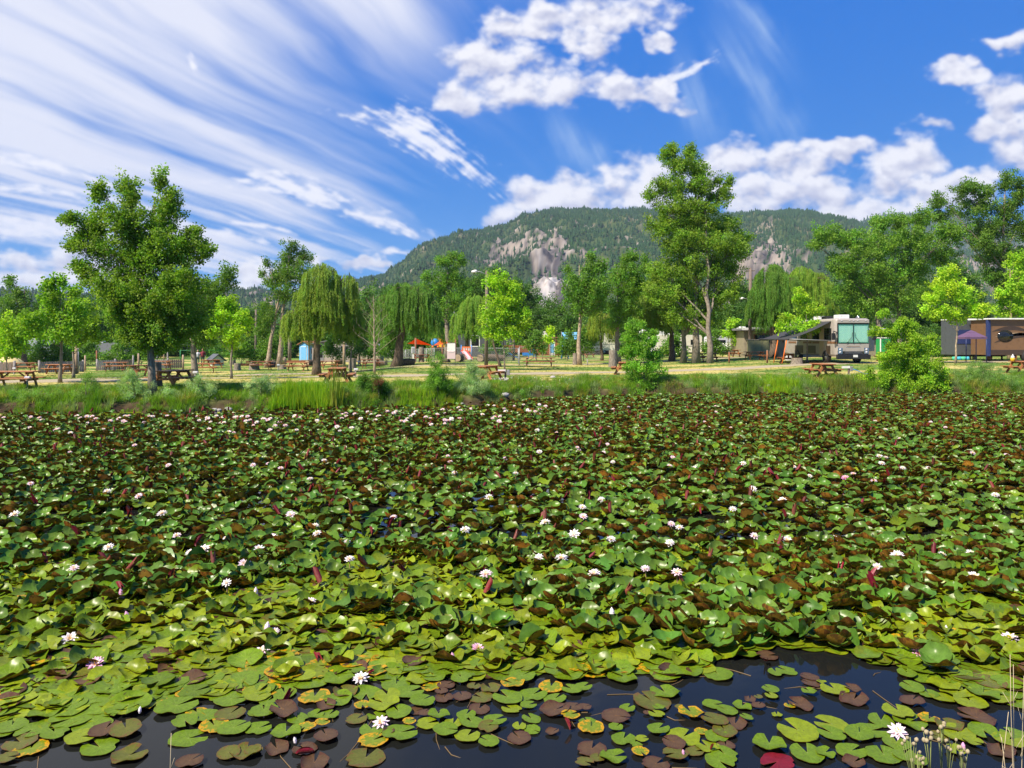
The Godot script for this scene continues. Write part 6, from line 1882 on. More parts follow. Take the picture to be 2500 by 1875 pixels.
func make_playground() -> void:
	# orange shade sails on rusty posts
	var a := on_lawn(1000, 884)
	var t := thing("shade_sail", a, "two-peaked orange shade sail on rusty posts", "shade sail")
	var P := func(px, py): return at_depth(px, py, -a.z) - a
	var s := st(true)
	sail(s, P.call(994, 839), P.call(1018, 826) + Vector3(0, 0, 1.0), P.call(1054, 844) + Vector3(0, 0, -1.4), 0.15)
	part(s, "sail", M.orange_cloth, t)
	s = st(true)
	sail(s, P.call(1057, 844), P.call(1077, 827) + Vector3(0, 0, -1.5), P.call(1100, 838) + Vector3(0, 0, 1.0), 0.15)
	part(s, "sail", M.orange_cloth, t)
	for q in [[984, 832, 0.6], [1018, 825, 1.2], [1077, 816, -1.6], [1113, 817, 0.4]]:
		var top: Vector3 = P.call(q[0], q[1])
		rod(t, "post", M.rust_post, [Vector3(top.x, -0.1, q[2]), Vector3(top.x, top.y, q[2])], 0.11, -1, 10)
	rod(t, "cable", M.grey_paint, [P.call(1100, 834) + Vector3(0, 0, 1.0), P.call(1113, 828) + Vector3(0, 0, 0.4)], 0.012, -1, 5)
	# white banner board
	var bn := thing("white_banner", on_lawn(1102, 885), "white rectangular banner hanging right of the orange sails", "banner", "", -0.08)
	bar(bn, "cloth", M.white_paint, Vector3(0, 1.25, 0.06), Vector3(0.78, 1.15, 0.03))
	bar(bn, "lower_cloth", mat(lin(0.56, 0.44, 0.46), 0.8), Vector3(0, 0.72, 0.10), Vector3(0.8, 0.75, 0.02))
	rod(bn, "rolled_edge", M.white_paint, [Vector3(-0.4, 1.14, 0.1), Vector3(-0.2, 1.02, 0.12), Vector3(0, 0.97, 0.12), Vector3(0.2, 1.02, 0.12), Vector3(0.4, 1.14, 0.1)], 0.02, -1, 5)
	bar(bn, "frame", M.grey_wood_dark, Vector3(0, 1.87, 0.03), Vector3(0.86, 0.07, 0.07))
	for sd in [-0.36, 0.36]: bar(bn, "leg", M.grey_wood_dark, Vector3(sd, 0.85, 0), Vector3(0.08, 2.0, 0.08))
	# climbing frame with a blue disc and yellow panel
	var cl := thing("climbing_frame", on_lawn(1070, 876), "playground tower with a blue round panel and a yellow panel", "climbing frame")
	for x in [-0.75, 0.0, 0.95]: rod(cl, "post", M.brown_paint, [Vector3(x, -0.1, 0), Vector3(x, 2.5, 0)], 0.06)
	rod(cl, "round_panel", M.blue_paint, [Vector3(-0.35, 1.85, 0.09), Vector3(-0.35, 1.85, 0.14)], 0.5, -1, 20)
	bar(cl, "yellow_panel", M.yellow_paint, Vector3(0.5, 1.85, 0.10), Vector3(0.85, 1.05, 0.06))
	for x in [-0.2, 0.1]: rod(cl, "knob", M.orange_paint, [Vector3(x * 2 - 0.2, 1.4, 0.15), Vector3(x * 2 - 0.2, 1.4, 0.2)], 0.13, -1, 12)
	for x in [0.3, 0.7]: rod(cl, "panel_hole", M.brown_paint, [Vector3(x, 1.8, 0.13), Vector3(x, 1.8, 0.14)], 0.12, -1, 12)
	bar(cl, "deck", M.brown_paint, Vector3(0.1, 1.2, -0.3), Vector3(1.8, 0.08, 1.1))
	# slide with orange panel
	var sl := thing("play_slide", on_lawn(1136, 880), "small playhouse slide with an orange panel and red side rails", "slide")
	bar(sl, "panel", M.orange_paint, Vector3(0.1, 1.15, -0.5), Vector3(1.0, 0.55, 0.06))
	for x in [-0.2, 0.05, 0.3]: bar(sl, "panel_slot", M.white_paint, Vector3(x + 0.05, 1.15, -0.46), Vector3(0.13, 0.32, 0.03))
	for x in [-0.45, 0.62]: rod(sl, "post", M.blue_paint, [Vector3(x, 0, -0.5), Vector3(x, 1.6, -0.5)], 0.05)
	var ss := st(false)
	beam(ss, Vector3(-0.2, 0.95, -0.4), Vector3(0.55, 0.1, 0.6), 0.5, 0.05)
	part(ss, "chute", M.pale_cloth, sl)
	for o in [-0.27, 0.27]:
		var rr := st(false)
		beam(rr, Vector3(-0.2 + o, 1.03, -0.4), Vector3(0.55 + o, 0.18, 0.6), 0.05, 0.14)
		part(rr, "side_rail", M.red_paint, sl)
	# blue slide further right
	var b2 := thing("blue_slide", on_lawn(1248, 878), "small blue slide right of the light green maple", "slide", "", 0.3)
	var s2 := st(false)
	beam(s2, Vector3(-0.8, 1.0, 0), Vector3(0.8, 0.12, 0.1), 0.4, 0.06)
	part(s2, "chute", M.blue_paint, b2)
	rod(b2, "ladder", M.blue_paint, [Vector3(-0.8, 1.0, 0), Vector3(-1.1, 0, 0)], 0.05)
	rod(b2, "runout", M.black, [Vector3(0.78, 0.1, 0.1), Vector3(1.0, 0.06, 0.1)], 0.09)
	# swing set
	var w := thing("swing_set", on_lawn(1340, 876), "blue swing set with a long red-brown top bar", "swing set")
	var d := -w.position.z
	var xs := [(1301 - 1340) / F * d, (1376 - 1340) / F * d]
	for x in xs:
		for k in [[-0.55, 0.7], [0.3, 0.5], [0.1, -1.2]]:
			rod(w, "leg", M.blue_paint, [Vector3(x, 2.35, 0), Vector3(x + k[0] * (1 if x < 0 else -1), -0.05, k[1])], 0.05)
	rod(w, "top_bar", M.roof_brown, [Vector3(xs[0], 2.38, 0), Vector3(xs[1], 2.38, 0)], 0.055)
	for x in [-0.7, 0.0, 0.5]:
		for o in [-0.2, 0.2]: rod(w, "chain", M.galvanised, [Vector3(x + o, 2.35, 0), Vector3(x + o, 0.5, 0)], 0.012, -1, 4)
		bar(w, "swing_seat", M.black, Vector3(x, 0.5, 0), Vector3(0.44, 0.04, 0.2))
	# cabin
	var cb := shed("brown_cabin", "red-brown cabin with a shingle roof behind the swing set", on_lawn(1334, 867), 3.4, 3.2, 1.9, 0.55, 0.0, M.cabin_paint, M.roof_brown, "cabin")
	var dr := bar(cb, "door", M.white_paint, Vector3(0.75, 0.95, 1.62), Vector3(0.75, 1.85, 0.05))
	bar(dr, "pane", M.sky_blue_paint, Vector3(0, 0.1, 0.02), Vector3(0.45, 1.4, 0.03))
	for x in [-1.4, -0.7, -0.1]:
		var f := bar(cb, "window", M.white_paint, Vector3(x, 1.25, 1.62), Vector3(0.24, 0.5, 0.05))
		bar(f, "pane", M.dark_glass, Vector3(0, 0, 0.02), Vector3(0.16, 0.4, 0.03))
	var bin := thing("blue_bin", on_lawn(1288, 868), "dark blue bin beside the brown cabin", "bin")
	bar(bin, "body", M.blue_paint, Vector3(0, 0.65, 0), Vector3(1.4, 1.3, 1.0))
	bar(bin, "lid", M.navy_paint, Vector3(0, 1.34, 0), Vector3(1.5, 0.1, 1.1))
	# pedestal with electric box at the willow
	var eb := thing("electric_box", on_lawn(1009, 886), "pale grey electric box on a white post under the sails", "electric box")
	bar(eb, "post", M.white_paint, Vector3(0, 0.5, 0), Vector3(0.14, 1.1, 0.12))
	bar(eb, "box", M.pale_cloth, Vector3(0, 1.25, 0.02), Vector3(0.34, 0.62, 0.2))
	bar(eb, "cover", M.galvanised, Vector3(0.04, 1.25, 0.13), Vector3(0.26, 0.5, 0.02))
	# tan fence and the trailers behind it
	var fa := thing("tan_fence", on_lawn(1430, 866), "long tan board fence behind the slim poplar", "fence")
	for i in 60: bar(fa, "board", M.tan_wood, Vector3(-4.2 + i * 0.165, 0.75, 0.008 * sin(i * 2.1)), Vector3(0.155, 1.5, 0.02))
	bar(fa, "rail", M.tan_wood, Vector3(0.7, 1.2, -0.04), Vector3(9.9, 0.09, 0.05))
	trailer("white_trailer", "white trailer roofs behind the brown cabin", 1366, 862, 108, 5.0, 3.4, 2.4, 0.1, M.white_paint, [[-2.2, 2.2, 1.1, 0.8], [1.0, 2.2, 1.1, 0.8]])
	var tp := thing("blue_tarp", Vector3((1397 - CX) / F * 100, ground_y(8, -100), -100), "bright blue tarp stretched behind the slim poplar", "tarp")
	var tps := st(true)
	sail(tps, Vector3(-1.4, 3.1, 0), Vector3(1.4, 3.2, 0), Vector3(0.4, 2.2, 1.2), 0.1)
	sail(tps, Vector3(-1.4, 3.1, 0), Vector3(0.4, 2.2, 1.2), Vector3(-1.2, 2.2, 1.3), 0.1)
	part(tps, "sheet", M.sky_blue_paint, tp)
	for x in [-1.4, 1.4]: rod(tp, "pole", M.galvanised, [Vector3(x, 0, 0), Vector3(x, 3.2, 0)], 0.03)
	trailer("cream_trailer", "cream trailer roof above the tan fence", 1478, 862, 108, 5.0, 3.0, 2.4, 0.0, M.cream_paint, [[-1.5, 2.2, 1.2, 0.7], [1.6, 2.2, 0.8, 0.7]])

func make_right_side() -> void:
	trailer("cream_trailer", "cream caravan with brown windows behind the tallest cottonwood", 1655, 873, 84, 4.8, 2.45, 2.2, 0.0, M.cream_paint, [[-0.6, 1.65, 1.1, 0.6], [1.5, 1.65, 0.7, 0.55]])
	trailer("white_trailer", "white trailer showing through the leaves of the waterline shrub", 1585, 872, 90, 3.4, 3.0, 2.4, 0.0, M.white_paint, [[0.5, 2.0, 1.2, 0.7]])
	trailer("grey_trailer", "grey folding trailer with a dark doorway left of the pickup", 1762, 866, 96, 3.8, 2.2, 2.3, 0.1, M.pale_cloth, [[-0.6, 1.3, 1.3, 0.9], [1.1, 1.35, 0.7, 0.7]])
	trailer("white_trailer", "white trailer front behind the white pickup", 1822, 866, 104, 4.0, 3.4, 2.4, 0.0, M.white_paint, [[-0.3, 2.3, 1.3, 0.9]])
	make_pickup(on_lawn(1811, 866), -0.35)
	# khaki wall and the long low building
	var kb := thing("khaki_shelter", on_lawn(1848, 873), "khaki board shelter with a flat grey roof left of the willow", "shelter")
	bar(kb, "wall", M.khaki_paint, Vector3(0.1, 0.85, 0), Vector3(2.1, 1.75, 0.12))
	for i in 4: bar(kb, "batten", M.khaki_paint, Vector3(-0.9 + i * 0.68, 0.85, 0.075), Vector3(0.06, 1.72, 0.03))
	bar(kb, "top_rail", M.tan_paint, Vector3(0.1, 1.76, 0), Vector3(2.2, 0.08, 0.2))
	var lb := thing("low_building", Vector3((1935 - CX) / F * 82, ground_y(30, -82), -82), "long low tan building with a flat grey roof behind the awning", "building")
	bar(lb, "wall", M.tan_paint, Vector3(1.0, 1.3, 0), Vector3(14.0, 2.8, 5.0))
	bar(lb, "roof", M.roof_grey, Vector3(1.0, 2.83, 0.3), Vector3(15.0, 0.22, 6.0))
	bar(lb, "fascia", M.pale_cloth, Vector3(1.0, 2.84, 3.32), Vector3(15.0, 0.2, 0.05))
	for q in [[-4.0, 1.9, 2.0, 0.9], [-1.2, 1.9, 1.6, 0.9]]:
		var f := bar(lb, "window", M.brown_paint, Vector3(q[0], q[1], 2.52), Vector3(q[2], q[3], 0.06))
		bar(f, "pane", M.dark_glass, Vector3(0, 0, 0.025), Vector3(q[2] - 0.2, q[3] - 0.2, 0.03))
	bar(lb, "door", M.sand_paint, Vector3(1.6, 1.05, 2.53), Vector3(3.0, 2.0, 0.06))
	bar(lb, "notice", M.white_paint, Vector3(-0.1, 1.5, 2.54), Vector3(0.3, 0.42, 0.02))
	rod(lb, "chimney_pipe", M.galvanised, [Vector3(1.6, 2.9, 1.0), Vector3(1.6, 4.0, 1.0)], 0.16)
	# folding chairs and a cooler under the awning
	var ck := thing("cooler_box", on_lawn(1930, 881), "white cooler box on the ground beside the awning table", "cooler")
	bar(ck, "body", M.pale_cloth, Vector3(0, 0.25, 0), Vector3(0.75, 0.45, 0.45))
	bar(ck, "lid", M.white_paint, Vector3(0, 0.51, 0), Vector3(0.79, 0.09, 0.49))
	# grey fifth-wheel trailer and the brown motorhome at the right edge
	var gt := thing("grey_motorhome", Vector3((2378 - CX) / F * 66, ground_y(40, -66), -66), "grey trailer with an open dark doorway behind the purple canopy", "trailer", "trailers parked behind the trees")
	bar(gt, "body", M.slate_paint, Vector3(0, 1.95, 0), Vector3(4.4, 3.0, 2.4))
	bar(gt, "front_cap", M.grey_wood, Vector3(1.6, 1.2, 1.22), Vector3(1.9, 1.5, 0.05))
	bar(gt, "stripe", M.navy_paint, Vector3(-1.6, 2.0, 1.22), Vector3(1.2, 1.2, 0.04))
	bar(gt, "doorway", M.black, Vector3(0.0, 1.5, 1.23), Vector3(1.0, 2.1, 0.05))
	bar(gt, "window", M.dark_glass, Vector3(1.5, 2.6, 1.23), Vector3(1.6, 0.7, 0.05))
	bar(gt, "roof_edge", M.white_paint, Vector3(0, 3.5, 0), Vector3(4.5, 0.1, 2.5))
	for x in [-1.8, 1.9]: bar(gt, "jack", M.black, Vector3(x, 0.2, 0.8), Vector3(0.12, 0.5, 0.12))
	bar(gt, "chassis", M.black, Vector3(0, 0.42, 0), Vector3(4.2, 0.2, 2.0))
	var bm := thing("brown_motorhome", Vector3((2450 - CX) / F * 62, ground_y(42, -62), -62), "brown motorhome with sweeping dark swirls at the right edge", "motorhome")
	var L := 6.0
	bar(bm, "body", M.bronze_paint, Vector3(1.8, 1.95, -1.2), Vector3(L, 2.9, 2.5))
	bar(bm, "corner", M.navy_paint, Vector3(-1.25, 1.9, 0.0), Vector3(0.24, 3.0, 0.3))
	bar(bm, "roof_edge", M.white_paint, Vector3(1.8, 3.45, -1.1), Vector3(L + 0.4, 0.12, 2.9))
	bar(bm, "lower_panel", M.umber_paint, Vector3(1.8, 0.72, 0.06), Vector3(L, 0.42, 0.05))
	for q in [[0.0, 2.4, 3.2, 0.35, 0.5, 0.16], [0.2, 1.5, 3.6, -0.3, 0.45, 0.2], [0.3, 2.0, 3.2, 0.0, 0.2, 0.12]]:
		# a curved swoosh of darker paint, laid 4 mm proud
		var sw := st(true)
		for i in 14:
			var f := i / 14.0
			var f2 := (i + 1) / 14.0
			var c0: float = q[1] + q[4] * sin(f * 2.6) - q[3] * f
			var c1: float = q[1] + q[4] * sin(f2 * 2.6) - q[3] * f2
			var w0: float = q[5] * sin(f * PI) + 0.01
			var w1: float = q[5] * sin(f2 * PI) + 0.01
			quad(sw, Vector3(q[0] - 1.0 + q[2] * f, c0 + w0, 0.056), Vector3(q[0] - 1.0 + q[2] * f2, c1 + w1, 0.056), Vector3(q[0] - 1.0 + q[2] * f2, c1 - w1, 0.056), Vector3(q[0] - 1.0 + q[2] * f, c0 - w0, 0.056))
		part(sw, "swirl", M.umber_paint if q[5] > 0.13 else M.sand_paint, bm)
	var ow := st(true)
	tube(ow, [Vector3(0.1, 2.05, 0.05), Vector3(0.1, 2.05, 0.075)], [0.5, 0.5], 24)
	var owo := part(ow, "oval_window", M.dark_glass, bm)
	owo.scale = Vector3(1.3, 1.0, 1.0)
	owo.position = Vector3(-0.03, 0, 0)
	for q in [[2.2, 2.6], [2.2, 1.75]]:
		bar(bm, "window", M.dark_glass, Vector3(q[0], q[1], 0.07), Vector3(1.1, 0.6, 0.05))
	rod(bm, "wheel", M.rubber, [Vector3(1.9, 0.45, -0.2), Vector3(1.9, 0.45, 0.1)], 0.45, -1, 18)
	# purple canopy with a vented top
	var pc := thing("purple_canopy", Vector3((2371 - CX) / F * 61, ground_y(37, -61), -61), "purple garden canopy with a small raised top in front of the grey trailer", "canopy")
	var ps := st(false)
	for lv in [[1.0, 2.0, 0.26, 2.42], [0.36, 2.38, 0.04, 2.54]]:
		for k in 4:
			var a := TAU * (k + 0.5) / 4
			var b := TAU * (k + 1.5) / 4
			quad(ps, Vector3(cos(b) * lv[0], lv[1], sin(b) * lv[0]) * Vector3(1.2, 1, 1), Vector3(cos(b) * lv[2], lv[3], sin(b) * lv[2]), Vector3(cos(a) * lv[2], lv[3], sin(a) * lv[2]), Vector3(cos(a) * lv[0], lv[1], sin(a) * lv[0]) * Vector3(1.2, 1, 1))
			quad(ps, Vector3(cos(b) * lv[0] * 1.2, lv[1] - 0.16 * lv[0], sin(b) * lv[0]), Vector3(cos(b) * lv[0] * 1.2, lv[1], sin(b) * lv[0]), Vector3(cos(a) * lv[0] * 1.2, lv[1], sin(a) * lv[0]), Vector3(cos(a) * lv[0] * 1.2, lv[1] - 0.16 * lv[0], sin(a) * lv[0]))
	part(ps, "roof_cloth", M.purple_cloth, pc)
	for k in 4:
		var a := TAU * (k + 0.5) / 4
		rod(pc, "leg", M.navy_paint, [Vector3(cos(a) * 1.14, 0, sin(a) * 0.95), Vector3(cos(a) * 1.14, 1.95, sin(a) * 0.95)], 0.035)
	# barbecue
	var bq := thing("barbecue", on_lawn(2371, 879), "black-lidded barbecue on a pale stand in front of the grey trailer", "barbecue")
	var bs := st(true)
	tube(bs, [Vector3(-0.48, 0.98, 0), Vector3(-0.3, 1.05, 0), Vector3(0.3, 1.05, 0), Vector3(0.48, 0.98, 0)], [0.03, 0.24, 0.24, 0.03], 10)
	part(bs, "lid", M.black, bq)
	bar(bq, "shelf", M.pale_cloth, Vector3(0.05, 0.78, 0), Vector3(1.1, 0.08, 0.5))
	bar(bq, "stand", M.sand_paint, Vector3(-0.2, 0.4, 0), Vector3(0.22, 0.8, 0.35))
	bar(bq, "gas_bottle", M.white_paint, Vector3(0.3, 0.3, 0), Vector3(0.28, 0.5, 0.28))
	# table with a bright cloth
	var ct := thing("cloth_table", on_lawn(2446, 878), "table covered with a bright pink, blue and green patterned cloth", "table")
	var cloths := [mat(lin(0.70, 0.05, 0.22), 0.85), mat(lin(0.05, 0.36, 0.52), 0.85), mat(lin(0.30, 0.12, 0.45), 0.85), mat(lin(0.06, 0.42, 0.25), 0.85), mat(lin(0.75, 0.12, 0.10), 0.85)]
	for i in 12: bar(ct, "cloth_panel", cloths[(i * 3) % 5], Vector3(-1.2 + i * 0.22, 0.66 + 0.02 * sin(i * 2.0), 0.42 + 0.012 * sin(i * 3.0)), Vector3(0.219, 0.34, 0.03))
	bar(ct, "cloth_top", cloths[2], Vector3(0, 0.845, 0), Vector3(2.66, 0.03, 0.86))
	for x in [-1.1, 1.1]: bar(ct, "leg", M.redwood_dark, Vector3(x, 0.4, 0), Vector3(0.08, 0.82, 0.7))
	var bag := put(rock_mesh(9, 0.12), "blue_bag", M.sky_blue_paint, self, on_lawn(2446, 878) + Vector3(0.2, 1.0, 0))
	bag.scale = Vector3(0.42, 0.2, 0.22)
	tag(bag, "bright blue bag lying on the patterned table cloth", "bag")
	var jug := thing("yellow_jug", on_lawn(2496, 912) + Vector3(-0.62, 0.76, 0.05), "white and yellow jug standing on the right edge picnic table", "jug")
	rod(jug, "body", M.yellow_paint, [Vector3(0, 0, 0), Vector3(0, 0.16, 0), Vector3(0, 0.2, 0)], 0.13, 0.12, 12)
	rod(jug, "shoulder", M.white_paint, [Vector3(0, 0.2, 0), Vector3(0, 0.3, 0), Vector3(0, 0.34, 0)], 0.12, 0.05, 12)
	rod(jug, "spout", M.white_paint, [Vector3(0, 0.34, 0), Vector3(0, 0.42, 0)], 0.035)
	# green bin and cloth things behind the bush
	var gb := thing("green_toilet_booth", on_lawn(2156, 872), "bright green booth with a white frame behind the motorhome's right side", "booth")
	bar(gb, "body", M.green_paint, Vector3(0, 0.95, 0), Vector3(1.0, 1.9, 1.0))
	bar(gb, "frame", M.white_paint, Vector3(-0.5, 0.95, 0.5), Vector3(0.1, 1.9, 0.1))
	bar(gb, "roof", M.white_paint, Vector3(0, 1.95, 0), Vector3(1.1, 0.1, 1.1))
	var mat_ := thing("ground_mat", on_lawn(2345, 880), "green and blue bundle lying under the purple canopy", "bundle")
	for i in 4: rod(mat_, "roll", cloths[[3, 1, 3, 1][i]], [Vector3(-0.7 + 0.35 * i, 0.16, 0), Vector3(-0.4 + 0.35 * i, 0.18, 0.1)], 0.15, 0.17, 10)
	# blue hose from the sign
	var hs := thing("water_hose", on_lawn(2080, 914), "thin blue hose running from the site sign to the bush", "hose")
	rod(hs, "hose", M.blue_paint, [Vector3(0, 0.35, 0), Vector3(0.35, 0.22, 0.02), Vector3(0.7, 0.05, 0.05), Vector3(1.2, 0.03, 0.1)], 0.02, -1, 6)
	# overhead wires
	var wr := thing("overhead_wire", at_depth(1831, 712, 76), "thin overhead wires running left from the tall utility pole", "wire")
	for k in 2:
		var pts := []
		for i in 17:
			var f := i / 16.0
			pts.append(Vector3(-f * 40.0, -k * 0.9 - 2.6 * 4.0 * f * (1.0 - f) * 0.5, -f * 12.0))
		rod(wr, "wire", M.black, pts, 0.012, -1, 4)

func make_pickup(at: Vector3, turn: float) -> void:
	var t := thing("pickup_truck", at, "white pickup truck facing left near the khaki shelter", "pickup", "", turn - PI / 2)
	# built along z, nose at +z... the side profile is drawn in x (length) and extruded across
	var body := Node3D.new()
	body.name = "body"
	t.add_child(body, true)
	body.rotation.y = PI / 2
	var s := st(false)
	prism(s, [Vector2(-2.9, 0.55), Vector2(2.6, 0.55), Vector2(2.85, 0.75), Vector2(2.85, 1.2), Vector2(2.7, 1.32), Vector2(1.35, 1.42), Vector2(-2.9, 1.35)], -1.0, 1.0)
	part(s, "shell", M.white_paint, body)
	s = st(false)
	prism(s, [Vector2(-0.9, 1.38), Vector2(1.35, 1.40), Vector2(0.75, 1.95), Vector2(-0.75, 1.98)], -0.86, 0.86)
	part(s, "cab", M.white_paint, body)
	for z in [-0.87, 0.87]:
		s = st(false)
		prism(s, [Vector2(-0.78, 1.46), Vector2(1.12, 1.46), Vector2(0.68, 1.88), Vector2(-0.66, 1.9)], z - 0.012, z + 0.012)
		part(s, "side_window", M.dark_glass, body)
	s = st(false)
	beam(s, Vector3(1.30, 1.44, 0), Vector3(0.80, 1.92, 0), 1.56, 0.03)
	part(s, "windscreen", M.dark_glass, body)
	bar(body, "grille", M.black, Vector3(2.86, 0.98, 0), Vector3(0.04, 0.34, 1.3))
	bar(body, "grille_bar", M.chrome, Vector3(2.88, 1.0, 0), Vector3(0.04, 0.06, 1.5))
	bar(body, "bumper", M.chrome, Vector3(2.88, 0.62, 0), Vector3(0.16, 0.2, 1.9))
	for z in [-0.8, 0.8]: bar(body, "headlight", M.pale_cloth, Vector3(2.84, 1.05, z), Vector3(0.06, 0.2, 0.3))
	for x in [-1.9, 1.85]:
		for z in [-0.86, 0.86]:
			var g := Node3D.new()
			g.name = "wheel"
			t.add_child(g, true)
			g.position = Vector3(z, 0.4, -x)
			var ty := st(true)
			tube(ty, [Vector3(-0.14, 0, 0), Vector3(0.14, 0, 0)], [0.4, 0.4], 16)
			part(ty, "tyre", M.rubber, g)
			var ri := st(true)
			tube(ri, [Vector3(-0.15, 0, 0), Vector3(0.15, 0, 0)], [0.24, 0.24], 12)
			part(ri, "rim", M.tire_rim, g)

func make_motorhome() -> void:
	var d := 56.0
	var at := Vector3((2082 - CX) / F * d, 0, -d)
	at.y = ground_y(at.x, at.z)
	var t := thing("motorhome", at, "silver motorhome facing us with a green windscreen and a black side awning", "motorhome", "", 0.03)
	var W := 1.28
	var H := 3.35
	# body: a rounded section, drawn in a little at the nose
	var s := st(true)
	var rings := []
	for q in [[0.0, 0.93, 0.97], [-0.12, 0.985, 0.992], [-0.35, 1.0, 1.0], [-9.6, 1.0, 1.0]]:
		var ring := []
		for p in rounded(-W * q[1], 0.55, W * q[1], H * q[2], 0.16): ring.append(Vector3(p.x, p.y, q[0]))
		rings.append(ring)
	for i in 3:
		var n: int = rings[0].size()
		for k in n:
			quad(s, rings[i][k], rings[i + 1][k], rings[i + 1][(k + 1) % n], rings[i][(k + 1) % n])
	var c0 := Vector3(0, 1.9, 0.0)
	for k in rings[0].size(): tri(s, c0, rings[0][k], rings[0][(k + 1) % rings[0].size()])
	part(s, "body", M.taupe_paint, t)
	# windscreen: frame, curtain, two panes, wipers
	bar(t, "windscreen_frame", M.black, Vector3(0, 2.22, 0.015), Vector3(2.34, 1.5, 0.05))
	var cm := mat(lin(0.46, 0.64, 0.56), 0.8)
	for sd in [-1.0, 1.0]:
		var cs := st(false)
		for i in 22:
			var x0: float = sd * (0.05 + i * 0.046)
			var x1: float = sd * (0.05 + (i + 1) * 0.046)
			var z0 := 0.045 if i % 2 else 0.075
			var z1 := 0.075 if i % 2 else 0.045
			quad(cs, Vector3(x0, 1.60, z0), Vector3(x0, 2.78, z0), Vector3(x1, 2.78, z1), Vector3(x1, 1.60, z1))
		part(cs, "curtain", cm, t)
	var gm := StandardMaterial3D.new()
	gm.albedo_color = Color(0.45, 0.85, 0.72, 0.16)
	gm.transparency = BaseMaterial3D.TRANSPARENCY_ALPHA
	gm.roughness = 0.03
	for sd in [-1.0, 1.0]: bar(t, "windscreen_pane", gm, Vector3(sd * 0.575, 2.2, 0.11), Vector3(1.1, 1.36, 0.012))
	bar(t, "centre_strip", M.black, Vector3(0, 2.2, 0.115), Vector3(0.05, 1.4, 0.03))
	for sd in [-1.0, 1.0]: rod(t, "wiper", M.black, [Vector3(sd * 0.5, 1.5, 0.13), Vector3(sd * 0.12, 1.98, 0.135), Vector3(sd * 0.1, 2.3, 0.135)], 0.014, -1, 5)
	bar(t, "brow", M.taupe_paint, Vector3(0, 3.12, 0.06), Vector3(2.36, 0.26, 0.14))
	for x in [-0.3, 0.0, 0.3, -0.9, 0.9]: bar(t, "marker_light", M.pale_cloth, Vector3(x, 3.16, 0.14), Vector3(0.1, 0.05, 0.04))
	# lower front
	bar(t, "front_panel", M.taupe_paint, Vector3(0, 1.18, 0.03), Vector3(2.36, 0.56, 0.09))
	for i in 12: bar(t, "name_letter", M.brown_paint, Vector3(-0.44 + i * 0.08, 1.27, 0.079), Vector3(0.045, 0.05, 0.012))
	bar(t, "emblem_bar", M.chrome, Vector3(0, 1.2, 0.078), Vector3(1.1, 0.02, 0.012))
	bar(t, "grille", M.black, Vector3(0, 0.82, 0.05), Vector3(1.35, 0.2, 0.06))
	for k in 3: bar(t, "grille_slat", M.grey_paint, Vector3(0, 0.76 + 0.06 * k, 0.085), Vector3(1.3, 0.018, 0.02))
	for sd in [-1.0, 1.0]:
		var hl := bar(t, "headlight", M.chrome, Vector3(sd * 0.98, 0.94, 0.06), Vector3(0.36, 0.46, 0.10))
		for k in 2: rod(hl, "lens", M.pale_cloth, [Vector3(0, -0.1 + 0.2 * k, 0.05), Vector3(0, -0.1 + 0.2 * k, 0.07)], 0.085, -1, 12)
	bar(t, "bumper", M.black, Vector3(0, 0.5, 0.10), Vector3(2.5, 0.34, 0.22))
	bar(t, "licence_plate", M.white_paint, Vector3(0.1, 0.56, 0.22), Vector3(0.34, 0.17, 0.015))
	for sd in [-1.0, 1.0]:
		var ma := rod(t, "mirror_arm", M.black, [Vector3(sd * 1.2, 2.3, 0.0), Vector3(sd * 1.5, 2.4, 0.15), Vector3(sd * 1.52, 2.1, 0.18)], 0.035)
		bar(ma, "mirror", M.black, Vector3(sd * 1.52, 2.0, 0.18), Vector3(0.24, 0.5, 0.16))
	# the side facing left
	for q in [[-1.3, 2.15, 1.2, 0.95], [-3.3, 2.2, 1.5, 0.85], [-5.6, 2.2, 1.4, 0.85], [-7.6, 2.2, 1.2, 0.8]]:
		bar(t, "side_window", M.dark_glass, Vector3(-W - 0.005, q[1], q[0]), Vector3(0.03, q[3], q[2]))
	bar(t, "door", M.sand_paint, Vector3(-W - 0.01, 1.6, -2.35), Vector3(0.03, 2.1, 0.75))
	for q in [[-1.2, 1.0, 0.7], [-4.2, 1.0, 1.5], [-6.6, 1.0, 1.6]]:
		bar(t, "locker_door", M.umber_paint, Vector3(-W - 0.008, q[1], q[0]), Vector3(0.03, 0.62, q[2]))
	for z in [-0.6, -3.2, -5.0, -8.0]: bar(t, "side_stripe", M.brown_paint, Vector3(-W - 0.006, 1.55, z), Vector3(0.02, 0.16, 1.6))
	for z in [-1.75, -6.9]:
		for sd in [-1.0, 1.0]: wheel(t, Vector3(sd * (W - 0.12), 0.48, z), 0.48, 0.3)
		bar(t, "wheel_arch", M.black, Vector3(-W - 0.004, 0.72, z), Vector3(0.02, 0.4, 1.15))
	# slide-out on the far side
	bar(t, "slide_out", M.taupe_paint, Vector3(W + 0.42, 1.75, -2.6), Vector3(0.9, 1.7, 3.2))
	# roof
	for q in [[-1.6, 0.75, 1.0], [-5.2, 0.75, 1.0]]: bar(t, "air_conditioner", M.white_paint, Vector3(-0.1, H + 0.15, q[0]), Vector3(q[1], 0.3, q[2]))
	bar(t, "roof_pod", M.black, Vector3(-0.75, H + 0.12, -2.6), Vector3(0.5, 0.22, 0.9))
	rod(t, "roof_horn", M.chrome, [Vector3(0.6, H + 0.1, -0.7), Vector3(0.6, H + 0.1, -0.3)], 0.05, 0.09)
	# awning
	var aw := st(true)
